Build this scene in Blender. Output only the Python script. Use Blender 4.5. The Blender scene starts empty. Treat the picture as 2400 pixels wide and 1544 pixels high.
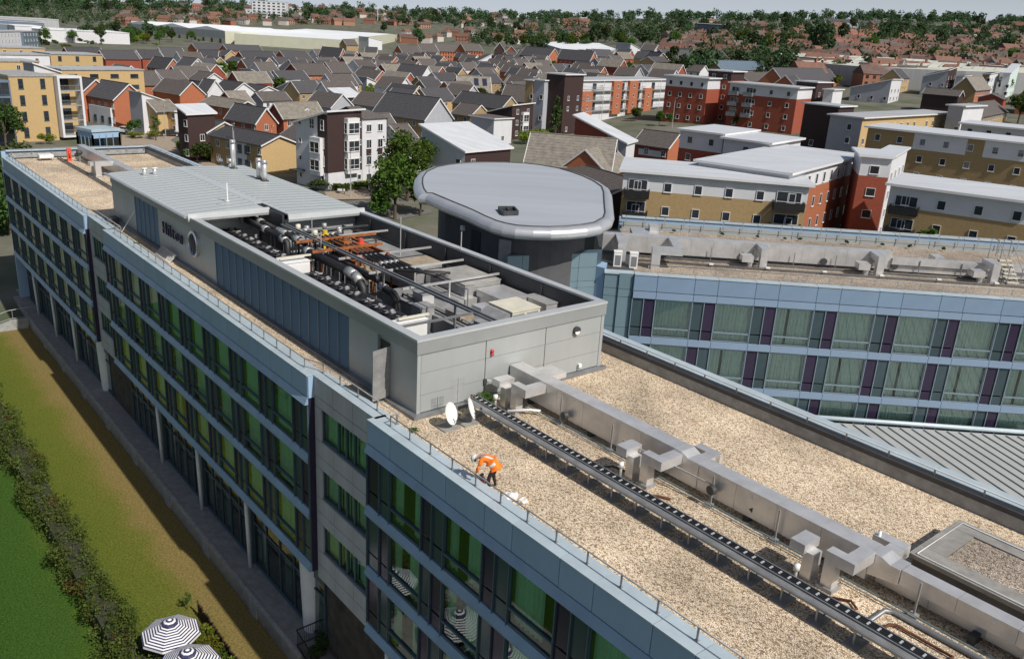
import bpy, bmesh, math, random
from mathutils import Vector, Matrix
random.seed(7)
R = math.radians
scene = bpy.context.scene
COL = scene.collection

# ---------------------------------------------------------------- camera
F, PITCH, ROLL, HC = 2007.48, R(19.09773), R(-3.40976), 30.8
_cp, _sp, _cr, _sr = math.cos(PITCH), math.sin(PITCH), math.cos(ROLL), math.sin(ROLL)
FWD = Vector((0, _cp, -_sp)); _r = Vector((1, 0, 0)); _d = Vector((0, -_sp, -_cp))
RGT = _cr * _r + _sr * _d; DWN = -_sr * _r + _cr * _d
cam = bpy.data.cameras.new('camera'); cam_o = bpy.data.objects.new('camera', cam); COL.objects.link(cam_o)
cam.sensor_width = 36; cam.lens = F / 2400 * 36; cam.clip_start = 0.5; cam.clip_end = 9000
cam_o.matrix_world = Matrix(((RGT.x, -DWN.x, -FWD.x, 0), (RGT.y, -DWN.y, -FWD.y, 0), (RGT.z, -DWN.z, -FWD.z, HC), (0, 0, 0, 1)))
scene.camera = cam_o

# ---------------------------------------------------------------- sky, sun, exposure
SUN_DIR = Vector((0.703, -0.663, 1.0)).normalized()            # towards the sun
SUN_EL = math.asin(SUN_DIR.z)
wd = bpy.data.worlds.new('World'); scene.world = wd; wd.use_nodes = True
nt = wd.node_tree; bg = nt.nodes['Background']
sky = nt.nodes.new('ShaderNodeTexSky'); sky.sky_type = 'NISHITA'; sky.sun_disc = False
sky.sun_elevation = SUN_EL; sky.sun_rotation = math.atan2(SUN_DIR.x, SUN_DIR.y)
sky.air_density = 1.0; sky.dust_density = 2.2; sky.ozone_density = 1.2
nt.links.new(sky.outputs[0], bg.inputs[0]); bg.inputs[1].default_value = 0.075
# summer haze low over the whole horizon, the same all the way round
hz = nt.nodes.new('ShaderNodeBackground'); hz.inputs[0].default_value = (0.58, 0.64, 0.72, 1); hz.inputs[1].default_value = 1.0
tcw = nt.nodes.new('ShaderNodeTexCoord'); sxw = nt.nodes.new('ShaderNodeSeparateXYZ'); nt.links.new(tcw.outputs['Generated'], sxw.inputs[0])
mrw = nt.nodes.new('ShaderNodeMapRange'); mrw.interpolation_type = 'SMOOTHSTEP'; mrw.inputs['From Min'].default_value = 0.16; mrw.inputs['From Max'].default_value = 0.0; mrw.inputs['To Min'].default_value = 0.0; mrw.inputs['To Max'].default_value = 0.95
nt.links.new(sxw.outputs['Z'], mrw.inputs[0]); mxw = nt.nodes.new('ShaderNodeMixShader'); nt.links.new(mrw.outputs[0], mxw.inputs[0]); nt.links.new(bg.outputs[0], mxw.inputs[1]); nt.links.new(hz.outputs[0], mxw.inputs[2]); nt.links.new(mxw.outputs[0], nt.nodes['World Output'].inputs[0])
sl = bpy.data.lights.new('sun', 'SUN'); sl.energy = 4.7; sl.angle = R(0.53); sl.color = (1.0, 0.95, 0.89)
so = bpy.data.objects.new('sun', sl); COL.objects.link(so)
so.rotation_euler = (-SUN_DIR).to_track_quat('-Z', 'Y').to_euler(); so.location = (60, -60, 120)
scene.view_settings.view_transform = 'Standard'; scene.view_settings.look = 'None'
scene.view_settings.exposure = -0.05; scene.view_settings.gamma = 1.0
scene.cycles.use_denoising = True
scene.cycles.max_bounces = 8; scene.cycles.transparent_max_bounces = 24

# ---------------------------------------------------------------- photo pixels -> places (a pixel gives a direction; height or plane gives distance)
TH = R(-49.8); UX, UY = math.cos(TH), math.sin(TH)              # hotel axes: u along the long facade, v into the building
def ray(x, y): return (x - 1200) / F * RGT + (y - 772) / F * DWN + FWD
def W(x, y, z):
    d = ray(x, y); t = (z - HC) / d.z; return Vector((d.x * t, d.y * t, z))
def uv(p): return (p.x * UX + p.y * UY, -p.x * UY + p.y * UX)
def H(u, v, z=0): return Vector((u * UX - v * UY, u * UY + v * UX, z))
def UVp(x, y, z): return uv(W(x, y, z))
def plane_hit(x, y, p, n):
    d = ray(x, y); o = Vector((0, 0, HC)); return o + d * ((p - o).dot(n) / d.dot(n))
def height_at(x, y, p):                                          # height of the pixel's ray above the plan point p
    d = ray(x, y); return HC + d.z * math.hypot(p.x, p.y) / math.hypot(d.x, d.y)

# ---------------------------------------------------------------- materials
MATS = {}
def srgb(r, g, b):
    f = lambda c: (c / 255 / 12.92) if c / 255 <= 0.04045 else ((c / 255 + 0.055) / 1.055) ** 2.4
    return (f(r), f(g), f(b))
def mat(name, col, rough=0.6, metal=0.0, var=0.12, scale=1.5, bump=0.0, bscale=40.0, col2=None, spec=0.5, stretch=(1, 1, 1), rnd=0.0, coat=0.0):
    if name in MATS: return MATS[name]
    m = bpy.data.materials.new(name); m.use_nodes = True; n = m.node_tree; L = n.links
    b = n.nodes['Principled BSDF']; b.inputs['Roughness'].default_value = rough; b.inputs['Metallic'].default_value = metal
    b.inputs['Specular IOR Level'].default_value = spec
    if coat: b.inputs['Coat Weight'].default_value = coat; b.inputs['Coat Roughness'].default_value = 0.08
    tc = n.nodes.new('ShaderNodeTexCoord'); mp = n.nodes.new('ShaderNodeMapping'); mp.inputs['Scale'].default_value = stretch
    L.new(tc.outputs['Object'], mp.inputs[0])
    nz = n.nodes.new('ShaderNodeTexNoise'); nz.inputs['Scale'].default_value = scale; nz.inputs['Detail'].default_value = 6; nz.inputs['Roughness'].default_value = 0.62
    L.new(mp.outputs[0], nz.inputs['Vector'])
    cr = n.nodes.new('ShaderNodeValToRGB'); cr.color_ramp.elements[0].position = 0.32; cr.color_ramp.elements[1].position = 0.68
    c2 = col2 or tuple(min(1, c * (1 + var)) for c in col); c1 = tuple(c * (1 - var) for c in col) if col2 is None else col
    cr.color_ramp.elements[0].color = (*c1, 1); cr.color_ramp.elements[1].color = (*c2, 1)
    L.new(nz.outputs['Fac'], cr.inputs[0]); out = cr.outputs[0]
    if rnd:
        oi = n.nodes.new('ShaderNodeObjectInfo'); hs = n.nodes.new('ShaderNodeHueSaturation')
        mr = n.nodes.new('ShaderNodeMapRange'); mr.inputs['To Min'].default_value = 1 - rnd; mr.inputs['To Max'].default_value = 1 + rnd
        L.new(oi.outputs['Random'], mr.inputs[0]); L.new(mr.outputs[0], hs.inputs['Value']); L.new(out, hs.inputs['Color']); out = hs.outputs[0]
    L.new(out, b.inputs['Base Color'])
    if bump:
        nb = n.nodes.new('ShaderNodeTexNoise'); nb.inputs['Scale'].default_value = bscale; nb.inputs['Detail'].default_value = 4
        L.new(mp.outputs[0], nb.inputs['Vector'])
        bp = n.nodes.new('ShaderNodeBump'); bp.inputs['Strength'].default_value = bump; bp.inputs['Distance'].default_value = 0.05
        L.new(nb.outputs['Fac'], bp.inputs['Height']); L.new(bp.outputs[0], b.inputs['Normal'])
    MATS[name] = m; return m
def glass(name, tint, refl=0.25, rough=0.02):
    if name in MATS: return MATS[name]
    m = bpy.data.materials.new(name); m.use_nodes = True; n = m.node_tree; L = n.links
    n.nodes.remove(n.nodes['Principled BSDF']); o = n.nodes['Material Output']
    tr = n.nodes.new('ShaderNodeBsdfTransparent'); tr.inputs[0].default_value = (*tint, 1)
    gl = n.nodes.new('ShaderNodeBsdfGlossy'); gl.inputs['Roughness'].default_value = rough; gl.inputs[0].default_value = (0.9, 0.97, 0.93, 1)
    lw = n.nodes.new('ShaderNodeFresnel'); lw.inputs['IOR'].default_value = 1.5
    mr = n.nodes.new('ShaderNodeMapRange'); mr.inputs['To Min'].default_value = refl; mr.inputs['To Max'].default_value = 1.0
    mx = n.nodes.new('ShaderNodeMixShader'); L.new(lw.outputs[0], mr.inputs[0]); L.new(mr.outputs[0], mx.inputs[0])
    L.new(tr.outputs[0], mx.inputs[1]); L.new(gl.outputs[0], mx.inputs[2]); L.new(mx.outputs[0], o.inputs[0])
    MATS[name] = m; return m

# ---------------------------------------------------------------- mesh building
class MB:
    def __init__(s): s.v = []; s.f = []; s.m = []
    def add(s, vs, fs, m=0):
        k = len(s.v); s.v += [tuple(v) for v in vs]; s.f += [tuple(i + k for i in f) for f in fs]; s.m += [m] * len(fs); return s
    def box(s, x0, x1, y0, y1, z0, z1, m=0):
        return s.add([(x0, y0, z0), (x1, y0, z0), (x1, y1, z0), (x0, y1, z0), (x0, y0, z1), (x1, y0, z1), (x1, y1, z1), (x0, y1, z1)],
                     [(0, 3, 2, 1), (4, 5, 6, 7), (0, 1, 5, 4), (1, 2, 6, 5), (2, 3, 7, 6), (3, 0, 4, 7)], m)
    def prism(s, poly, z0, z1, m=0, mtop=None):
        n = len(poly); zz0 = z0 if callable(z0) else (lambda x, y: z0); zz1 = z1 if callable(z1) else (lambda x, y: z1)
        a = sum(poly[i][0] * poly[(i + 1) % n][1] - poly[(i + 1) % n][0] * poly[i][1] for i in range(n))
        if a < 0: poly = poly[::-1]
        vs = [(x, y, zz0(x, y)) for x, y in poly] + [(x, y, zz1(x, y)) for x, y in poly]
        s.add(vs, [tuple(range(n - 1, -1, -1))] + [(i, (i + 1) % n, n + (i + 1) % n, n + i) for i in range(n)], m)
        return s.add(vs[n:], [tuple(range(n))], m if mtop is None else mtop)
    def quad(s, a, b, c, d, m=0): return s.add([a, b, c, d], [(0, 1, 2, 3)], m)
    def slab(s, a, b, c, d, t, m=0):                              # quad a-b-c-d (ccw from above) thickened downwards along its normal
        a, b, c, d = map(Vector, (a, b, c, d)); n = (b - a).cross(d - a).normalized() * t
        return s.add([a - n, b - n, c - n, d - n, a, b, c, d], [(0, 3, 2, 1), (4, 5, 6, 7), (0, 1, 5, 4), (1, 2, 6, 5), (2, 3, 7, 6), (3, 0, 4, 7)], m)
    def bar(s, p, q, w, h=None, m=0, up=(0, 0, 1)):               # square bar from p to q
        p, q = Vector(p), Vector(q); h = h or w; d = (q - p).normalized(); up = Vector(up)
        if abs(d.dot(up)) > 0.98: up = Vector((1, 0, 0))
        x = d.cross(up).normalized() * (w / 2); y = x.cross(d).normalized() * (h / 2)
        vs = [e + a * x + b * y for e in (p, q) for a, b in ((-1, -1), (1, -1), (1, 1), (-1, 1))]
        return s.add(vs, [(0, 3, 2, 1), (4, 5, 6, 7), (0, 1, 5, 4), (1, 2, 6, 5), (2, 3, 7, 6), (3, 0, 4, 7)], m)
    def tube(s, pts, r, n=8, m=0, caps=True):
        pts = [Vector(p) for p in pts]; rr = r if isinstance(r, (list, tuple)) else [r] * len(pts); rings = []; prev = None
        for i, p in enumerate(pts):
            d = ((pts[min(i + 1, len(pts) - 1)] - p).normalized() + (p - pts[max(i - 1, 0)]).normalized())
            d = d.normalized() if d.length > 1e-6 else Vector((0, 0, 1))
            if prev is None: a = Vector((0, 0, 1)) if abs(d.z) < 0.9 else Vector((1, 0, 0)); x = d.cross(a).normalized()
            else: x = (prev - d * prev.dot(d)).normalized()
            prev = x; y = d.cross(x)
            rings.append([p + (x * math.cos(2 * math.pi * k / n) + y * math.sin(2 * math.pi * k / n)) * rr[i] for k in range(n)])
        k0 = [v for ring in rings for v in ring]; fs = []
        for i in range(len(pts) - 1):
            for k in range(n): fs.append((i * n + k, i * n + (k + 1) % n, (i + 1) * n + (k + 1) % n, (i + 1) * n + k))
        if caps: fs += [tuple(range(n - 1, -1, -1)), tuple((len(pts) - 1) * n + k for k in range(n))]
        return s.add(k0, fs, m)
    def lathe(s, prof, c=(0, 0, 0), n=16, m=0):
        k = len(s.v); c = Vector(c)
        vs = [c + Vector((r * math.cos(2 * math.pi * i / n), r * math.sin(2 * math.pi * i / n), z)) for r, z in prof for i in range(n)]
        fs = [(j * n + i, j * n + (i + 1) % n, (j + 1) * n + (i + 1) % n, (j + 1) * n + i) for j in range(len(prof) - 1) for i in range(n)]
        return s.add(vs, fs, m)
    def mesh(s, name, mats, smooth=False, off=(0, 0, 0)):
        me = bpy.data.meshes.new(name); ox, oy, oz = off
        me.from_pydata([(x - ox, y - oy, z - oz) for x, y, z in s.v] if any(off) else s.v, [], s.f)
        mats = mats if isinstance(mats, (list, tuple)) else [mats]
        for m in mats: me.materials.append(m)
        if len(mats) > 1: me.polygons.foreach_set('material_index', s.m)
        if smooth: me.polygons.foreach_set('use_smooth', [True] * len(me.polygons))
        me.update(); return me
    def build(s, name, mats, parent=None, smooth=False):
        off = OFF.get(parent.name, (0, 0, 0)) if parent else (0, 0, 0)
        o = bpy.data.objects.new(name, s.mesh(name, mats, smooth, off)); COL.objects.link(o)
        if parent: o.parent = parent; OFF[o.name] = off
        return o
OFF = {}
def tag(o, label=None, cat=None, group=None, kind=None):
    for k, v in (('label', label), ('category', cat), ('group', group), ('kind', kind)):
        if v: o[k] = v
    return o
def thing(name, label, cat, base=(0, 0, 0), rot=0.0, group=None, frame=None):
    """Empty at the thing's base. frame 'H': base and all part coordinates are hotel (u,v,z); 'W': world; None: local."""
    o = bpy.data.objects.new(name, None); COL.objects.link(o); o.empty_display_size = 0.3
    if frame == 'H': o.location = H(*base); o.rotation_euler.z = TH; OFF[o.name] = base
    elif frame == 'W': o.location = base; OFF[o.name] = base
    elif frame: o.location = frame[0] + Matrix.Rotation(frame[1], 3, 'Z') @ Vector(base); o.rotation_euler.z = frame[1]; OFF[o.name] = base
    else: o.location = base; o.rotation_euler.z = rot
    return tag(o, label, cat, group, 'thing')
def inst(name, me, loc, parent, rz=0.0, scale=None):              # one more piece sharing a mesh; loc in the thing's frame
    o = bpy.data.objects.new(name, me); COL.objects.link(o)
    if parent:
        off = OFF.get(parent.name, (0, 0, 0))
        o.parent = parent; o.location = (loc[0] - off[0], loc[1] - off[1], loc[2] - off[2])
    else: o.location = loc
    o.rotation_euler.z = rz
    if scale: o.scale = scale
    return o
def solo(name, mb, mats, label, cat, base=(0, 0, 0), frame='H', group=None, kind=None, smooth=False):   # a thing that is one mesh
    o = bpy.data.objects.new(name, mb.mesh(name, mats, smooth, base)); COL.objects.link(o)
    if frame == 'H': o.location = H(*base); o.rotation_euler.z = TH
    elif frame == 'W' or frame is None: o.location = base
    else: o.location = frame[0] + Matrix.Rotation(frame[1], 3, 'Z') @ Vector(base); o.rotation_euler.z = frame[1]
    return tag(o, label, cat, group, kind or 'thing')
def copy_tree(o, loc, rz=None, parent=None, label=None, group=None):
    c = o.copy(); COL.objects.link(c); c.parent = parent
    if loc is not None: c.location = loc
    if rz is not None: c.rotation_euler.z = rz
    if label: c['label'] = label
    if group: c['group'] = group
    for ch in o.children: copy_tree(ch, None, None, c)
    return c
# ================================================================ materials of the place
M_conc = mat('concrete', (0.30, 0.30, 0.29), 0.85, var=0.25, scale=2.2, bump=0.25, bscale=30)
M_fascia = mat('blue_grey_panel', (0.29, 0.41, 0.55), 0.45, 0.0, var=0.10, scale=0.5, stretch=(1, 1, 0.25), rnd=0.05)
M_coping = mat('pale_blue_coping', (0.42, 0.50, 0.54), 0.42, 0.1, var=0.12, scale=0.8, rnd=0.06)
M_ledge = mat('blue_ledge', (0.23, 0.34, 0.46), 0.4, 0.05, var=0.12, scale=0.8)
M_purple = mat('purple_glass_panel', (0.030, 0.021, 0.046), 0.18, 0.0, var=0.15, scale=0.6, spec=0.35, rnd=0.12)
M_slate = mat('dark_green_glass_panel', (0.040, 0.066, 0.075), 0.18, 0.0, var=0.15, scale=0.6, spec=0.4, rnd=0.12)
M_frame = mat('steel_blue_frame', (0.07, 0.11, 0.14), 0.4, 0.3, var=0.1)
M_cframe = mat('pale_frame', (0.22, 0.29, 0.33), 0.4, 0.3, var=0.1)
M_glassg = glass('green_window_glass', (0.60, 0.88, 0.70), 0.085)
M_glassc = glass('court_window_glass', (0.78, 0.93, 0.85), 0.06)
M_glassd = glass('dark_window_glass', (0.30, 0.42, 0.40), 0.14)
M_curt = mat('curtain', (0.78, 0.80, 0.75), 0.9, var=0.08, scale=3)
M_room = mat('room_dark', (0.055, 0.045, 0.035), 0.9, var=0.5, scale=1.5)
M_wallg = mat('pale_grey_render', (0.42, 0.41, 0.41), 0.8, var=0.10, scale=1.6, stretch=(1, 1, 0.25))
M_white = mat('white_paint', (0.72, 0.72, 0.70), 0.55, var=0.06, scale=1)
M_pgrey = mat('plant_room_cladding', (0.36, 0.38, 0.375), 0.42, 0.15, var=0.06, scale=0.7, stretch=(1, 1, 0.3))
M_pfas = mat('plant_room_fascia', (0.29, 0.305, 0.305), 0.42, 0.2, var=0.06, scale=0.7)
M_pcop = mat('plant_room_coping', (0.50, 0.52, 0.52), 0.38, 0.25, var=0.07, scale=0.9)
M_louv = mat('blue_louvre', (0.15, 0.21, 0.25), 0.45, 0.25, var=0.08, scale=0.6)
M_seam = mat('pale_standing_seam', (0.50, 0.535, 0.53), 0.4, 0.15, var=0.06, scale=0.25)
M_seamrib = mat('seam_rib', (0.24, 0.26, 0.27), 0.5, 0.15, var=0.05)
M_galv = mat('galvanised_duct', (0.66, 0.65, 0.635), 0.36, 0.55, var=0.13, scale=1.4, bump=0.05, bscale=4, rnd=0.05)
M_galvm = mat('galvanised_matt', (0.34, 0.34, 0.335), 0.55, 0.35, var=0.18, scale=2, rnd=0.08)
M_steel = mat('dull_steel', (0.25, 0.26, 0.27), 0.5, 0.5, var=0.15, scale=2)
M_dark = mat('dark_grey_paint', (0.045, 0.047, 0.05), 0.55, var=0.2, scale=2)
M_black = mat('black_rubber', (0.014, 0.014, 0.015), 0.55, var=0.3, scale=3)
M_blackm = mat('black_gloss', (0.02, 0.02, 0.022), 0.3, 0.3, var=0.2, scale=3)
M_rust = mat('rusty_steel', (0.18, 0.055, 0.018), 0.85, var=0.3, scale=3, col2=(0.36, 0.13, 0.035))
M_rustd = mat('dark_rust', (0.075, 0.030, 0.016), 0.85, var=0.3, scale=3, col2=(0.17, 0.060, 0.022))
M_yel = mat('yellow_tape', (0.65, 0.45, 0.05), 0.6, var=0.15)
M_cream = mat('cream_steel', (0.60, 0.57, 0.46), 0.55, var=0.12, scale=1.2)
M_lag = mat('foil_lagging', (0.42, 0.42, 0.41), 0.42, 0.55, var=0.25, scale=5, bump=0.5, bscale=12)
M_tarp = mat('grey_tarpaulin', (0.38, 0.385, 0.38), 0.6, var=0.12, scale=4, bump=0.5, bscale=7)
M_red = mat('red_plastic', (0.55, 0.03, 0.035), 0.4, var=0.1)
M_ored = mat('orange_red_plastic', (0.65, 0.09, 0.04), 0.45, var=0.1)
M_stone = mat('paving_slab', (0.25, 0.24, 0.22), 0.9, var=0.2, scale=2.5, bump=0.3)
M_tan = mat('tan_stained_steel', (0.36, 0.29, 0.20), 0.6, 0.1, var=0.25, scale=1.6)
M_alu = mat('white_aluminium_edge', (0.62, 0.63, 0.64), 0.3, 0.6, var=0.07, scale=0.8, stretch=(1, 1, 1))
M_oval = mat('grey_membrane_roof', (0.325, 0.35, 0.385), 0.6, 0.0, var=0.08, scale=0.35, stretch=(0.15, 1.6, 1), bump=0.05)
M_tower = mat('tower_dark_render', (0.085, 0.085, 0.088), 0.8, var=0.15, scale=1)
M_drum = mat('tower_blue_panel', (0.17, 0.25, 0.285), 0.35, 0.2, var=0.06, scale=0.4, rnd=0.05)

def gravel_mat(name, ca, cb, cc, dark=1.0):
    m = bpy.data.materials.new(name); m.use_nodes = True; n = m.node_tree; L = n.links; b = n.nodes['Principled BSDF']; b.inputs['Roughness'].default_value = 0.9
    tc = n.nodes.new('ShaderNodeTexCoord')
    vo = n.nodes.new('ShaderNodeTexVoronoi'); vo.inputs['Scale'].default_value = 24; L.new(tc.outputs['Object'], vo.inputs['Vector'])
    sp = n.nodes.new('ShaderNodeSeparateColor'); L.new(vo.outputs['Color'], sp.inputs[0])
    cr = n.nodes.new('ShaderNodeValToRGB'); e = cr.color_ramp.elements; e[0].color = (*ca, 1); e[1].color = (*cc, 1)
    x = e.new(0.45); x.color = (*cb, 1); x = e.new(0.12); x.color = tuple(c * 0.45 for c in ca) + (1,)
    L.new(sp.outputs[0], cr.inputs[0])
    nz = n.nodes.new('ShaderNodeTexNoise'); nz.inputs['Scale'].default_value = 0.35; nz.inputs['Detail'].default_value = 7; L.new(tc.outputs['Object'], nz.inputs['Vector'])
    mr = n.nodes.new('ShaderNodeMapRange'); mr.inputs['From Min'].default_value = 0.3; mr.inputs['From Max'].default_value = 0.7; mr.inputs['To Min'].default_value = 0.62; mr.inputs['To Max'].default_value = 1.16
    L.new(nz.outputs['Fac'], mr.inputs[0])
    mx = n.nodes.new('ShaderNodeMix'); mx.data_type = 'RGBA'; mx.blend_type = 'MULTIPLY'; mx.inputs[0].default_value = 1
    L.new(cr.outputs[0], mx.inputs[6]); L.new(mr.outputs[0], mx.inputs[7]); L.new(mx.outputs[2], b.inputs['Base Color'])
    bp = n.nodes.new('ShaderNodeBump'); bp.inputs['Strength'].default_value = 1.0; bp.inputs['Distance'].default_value = 0.035; bp.invert = True
    L.new(vo.outputs['Distance'], bp.inputs['Height']); L.new(bp.outputs[0], b.inputs['Normal'])
    MATS[name] = m; return m
M_gravel = gravel_mat('roof_gravel', (0.42, 0.29, 0.17), (0.70, 0.54, 0.36), (0.92, 0.80, 0.62))
M_gravel2 = gravel_mat('weathered_gravel', (0.22, 0.17, 0.13), (0.40, 0.32, 0.24), (0.62, 0.54, 0.44))

# ================================================================ near hotel wing (hotel frame: u along facade, v into building)
ZC, ZG = 16.05, 15.85                                               # coping top, gravel
V0, VG, VR = 15.65, 15.95, 30.5
hotel = thing('hotel_building', 'long foreground hotel block with gravel roof, blue-grey coping and green glass windows', 'building', (-27, 16, 0), frame='H')
BLOCKS = [(-99.5, -69.0), (-63.85, -32.27), (-27.05, -2.0)]
FLOORZ = [(12.25, 14.60), (9.35, 11.72), (6.45, 8.82)]              # window zones, top floor first
m = MB()
m.box(-99.2, -2.2, 17.0, VR - 0.3, 1.0, 15.2)
m.build('core', M_room, hotel)
m = MB()
for a, b in BLOCKS: m.box(a + 0.15, b - 0.15, 16.55, 17.2, 5.97, 15.2)
for a, b in ((-69.0, -63.85), (-32.27, -27.05)): m.box(a - 0.1, b + 0.1, 16.5, 17.2, 1.0, 15.2)
m.build('room_wall', M_room, hotel)
m = MB(); m.box(-99.3, -2.0, 16.15, VR - 0.4, 15.2, ZG); m.build('gravel_roof', M_gravel, hotel)
# floor slabs and soffit
m = MB()
for a, b in BLOCKS:
    for zb, zt in ((14.62, 15.2), (11.76, 12.22), (8.86, 9.32), (5.96, 6.42)): m.box(a + 0.1, b - 0.1, 15.8, 17.05, zb, zt)
m.build('floor_slab', M_dark, hotel)
# one window per size: frame > pane, curtain
def curtain_mesh(name, w, h, spans, amp=0.05):
    m = MB()
    for a, b in spans:
        n = max(4, int((b - a) * w / 0.07)); pts = [(w * (a + (b - a) * i / n)) for i in range(n + 1)]
        for i in range(n):
            y0 = amp * math.sin(i * 1.9) ; y1 = amp * math.sin((i + 1) * 1.9)
            m.quad((pts[i], y0, 0), (pts[i + 1], y1, 0), (pts[i + 1], y1, h), (pts[i], y0, h))
    return m.mesh(name, M_curt)
def window_meshes(key, w, h, tr, fr=0.06, frmat=None, gmat=None):
    f = MB()
    f.box(0, w, -0.03, 0.10, 0, fr); f.box(0, w, -0.03, 0.10, h - fr, h); f.box(0, fr, -0.031, 0.099, fr, h - fr); f.box(w - fr, w, -0.031, 0.099, fr, h - fr)
    f.box(fr, w - fr, -0.06, 0.09, tr - 0.04, tr + 0.04)
    p = MB(); p.quad((fr, 0.03, fr), (w - fr, 0.03, fr), (w - fr, 0.03, tr - 0.04), (fr, 0.03, tr - 0.04)); p.quad((fr, 0.03, tr + 0.04), (w - fr, 0.03, tr + 0.04), (w - fr, 0.03, h - fr), (fr, 0.03, h - fr))
    return f.mesh('window_frame_' + key, frmat or M_frame), p.mesh('window_pane_' + key, gmat or M_glassg)
CURT = [[(0, 1)], [(0, 1)], [(0, 0.3), (0.62, 1)], [(0, 0.22), (0.5, 1)], [(0, 0.64), (0.86, 1)], [(0, 1)], [(0, 0.45), (0.5, 1)]]
rw = random.Random(3)
WW = 2.27
fm, pm = window_meshes('near', WW, 2.35, 0.65)
cms = [curtain_mesh('curtain_%d' % i, WW, 2.35, c) for i, c in enumerate(CURT)]
def panel_mesh(name, w, h, t, mt, gap=0.015): return MB().box(gap, w - gap, 0, t, gap, h - gap).mesh(name, mt)
pan = {}
def panel(name, w, h, t, mt, loc, parent, **k):
    key = (name, round(w, 3), round(h, 3)); me = pan.get(key) or pan.setdefault(key, panel_mesh(name, w, h, t, mt)); return inst(name, me, loc, parent, **k)
def facade(parent, u0, u1, vf, mods, floors, order0, cmeshes, fmesh, pmesh, trans, seedr, frmat, wwid):
    """mods: (narrow_start, narrow_mid, window_start, window_end) per module; pieces of the glazed facade"""
    for fi, (zb, zt) in enumerate(floors):
        h = zt - zb
        for (n0, n1, w0, w1) in mods:
            first_purple = (fi + order0) % 2 == 0
            for (a, b, pur) in ((n0, n1, first_purple), (n1, w0, not first_purple)):
                if b - a < 0.2: continue
                nm, mt = ('purple_panel', M_purple) if pur else ('grey_panel', M_slate)
                panel(nm, b - a, h - trans - 0.03, 0.06, mt, (a, vf + 0.03, zb + trans + 0.03), parent)
                panel(nm, b - a, trans - 0.03, 0.06, mt, (a, vf + 0.03, zb), parent)
            if w1 - w0 > 1.0:
                w = inst('window', fmesh, (w0, vf + 0.02, zb), parent); sc = (w1 - w0) / wwid; w.scale.x = sc
                inst('pane', pmesh, (0, 0, 0), w); inst('curtain', seedr.choice(cmeshes), (0, 0.28, 0), w)
    mlm = MB().box(-0.025, 0.025, -0.05, 0.1, 0, floors[0][1] - floors[-1][0]).mesh('mullion', frmat)
    for (n0, n1, w0, w1) in mods:
        for x in (n0, n1, w0): inst('mullion', mlm, (x, vf, floors[-1][0]), parent)
for a, b in BLOCKS:
    mods = []
    if b == -2.0: x = -25.35
    elif a < -90: x = -97.6
    else: x = a + 1.72
    if x - a > 0.3: mods.append((a, a + (x - a) * 0.56, x, x))
    if mods: mods[0] = (a, a + (x - a) * 0.56, x, min(x + 2.26, b))
    y = x + 2.26
    while y + 1.46 < b - 0.3:
        n0 = y; w0 = y + 1.46; w1 = min(w0 + 2.26, b)
        mods.append((n0, n0 + 0.70, w0, w1)); y = w0 + 2.26
    if y < b - 0.3: mods.append((y, (y + b) / 2, b, b))
    facade(hotel, a, b, V0, mods, FLOORZ, 0, cms, fm, pm, 0.65, rw, M_frame, WW)
    # blue fascia panels, coping stones and ledges, one piece each, joints on the window grid
    js = sorted({round(q, 2) for md in mods for q in (md[0], md[2])} | {round(b, 2)})
    for p, q in zip(js, js[1:]):
        if q - p < 0.2: continue
        panel('fascia_panel', q - p, 1.0, 0.4, M_fascia, (p, V0, 15.0), hotel)
        panel('coping_panel', q - p, 0.07, 0.82, M_coping, (p, V0 - 0.03, 16.0), hotel, )
    for i, zb in enumerate((14.62, 11.74, 8.84, 5.94)):
        m = MB()
        if i == 0: m.prism([(V0 - 0.16, 14.66), (V0 + 0.3, 14.62), (V0 + 0.3, 14.99), (V0 - 0.02, 14.99)], a, b)
        else: m.prism([(V0 - 0.16, zb + 0.14), (V0 - 0.1, zb), (V0 + 0.3, zb), (V0 + 0.3, zb + 0.47), (V0 - 0.02, zb + 0.47)], a, b)
        m.v = [(z, x, y) for x, y, z in m.v]; m.build('ledge', M_ledge, hotel)
    # end returns of the projecting block
    m = MB(); m.box(b - 0.02, b + 0.06, V0 + 0.02, VG + 0.3, 14.99, 16.0); m.build('return_panel', M_fascia, hotel)
    m = MB(); m.box(b - 0.02, b + 0.05, V0 + 0.03, VG + 0.3, 5.96, 14.98); m.build('return_panel', M_purple, hotel)
    m = MB(); m.box(a - 0.05, a + 0.02, V0 + 0.02, VG + 0.3, 5.96, 15.98); m.build('return_panel', M_fascia, hotel)
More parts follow.
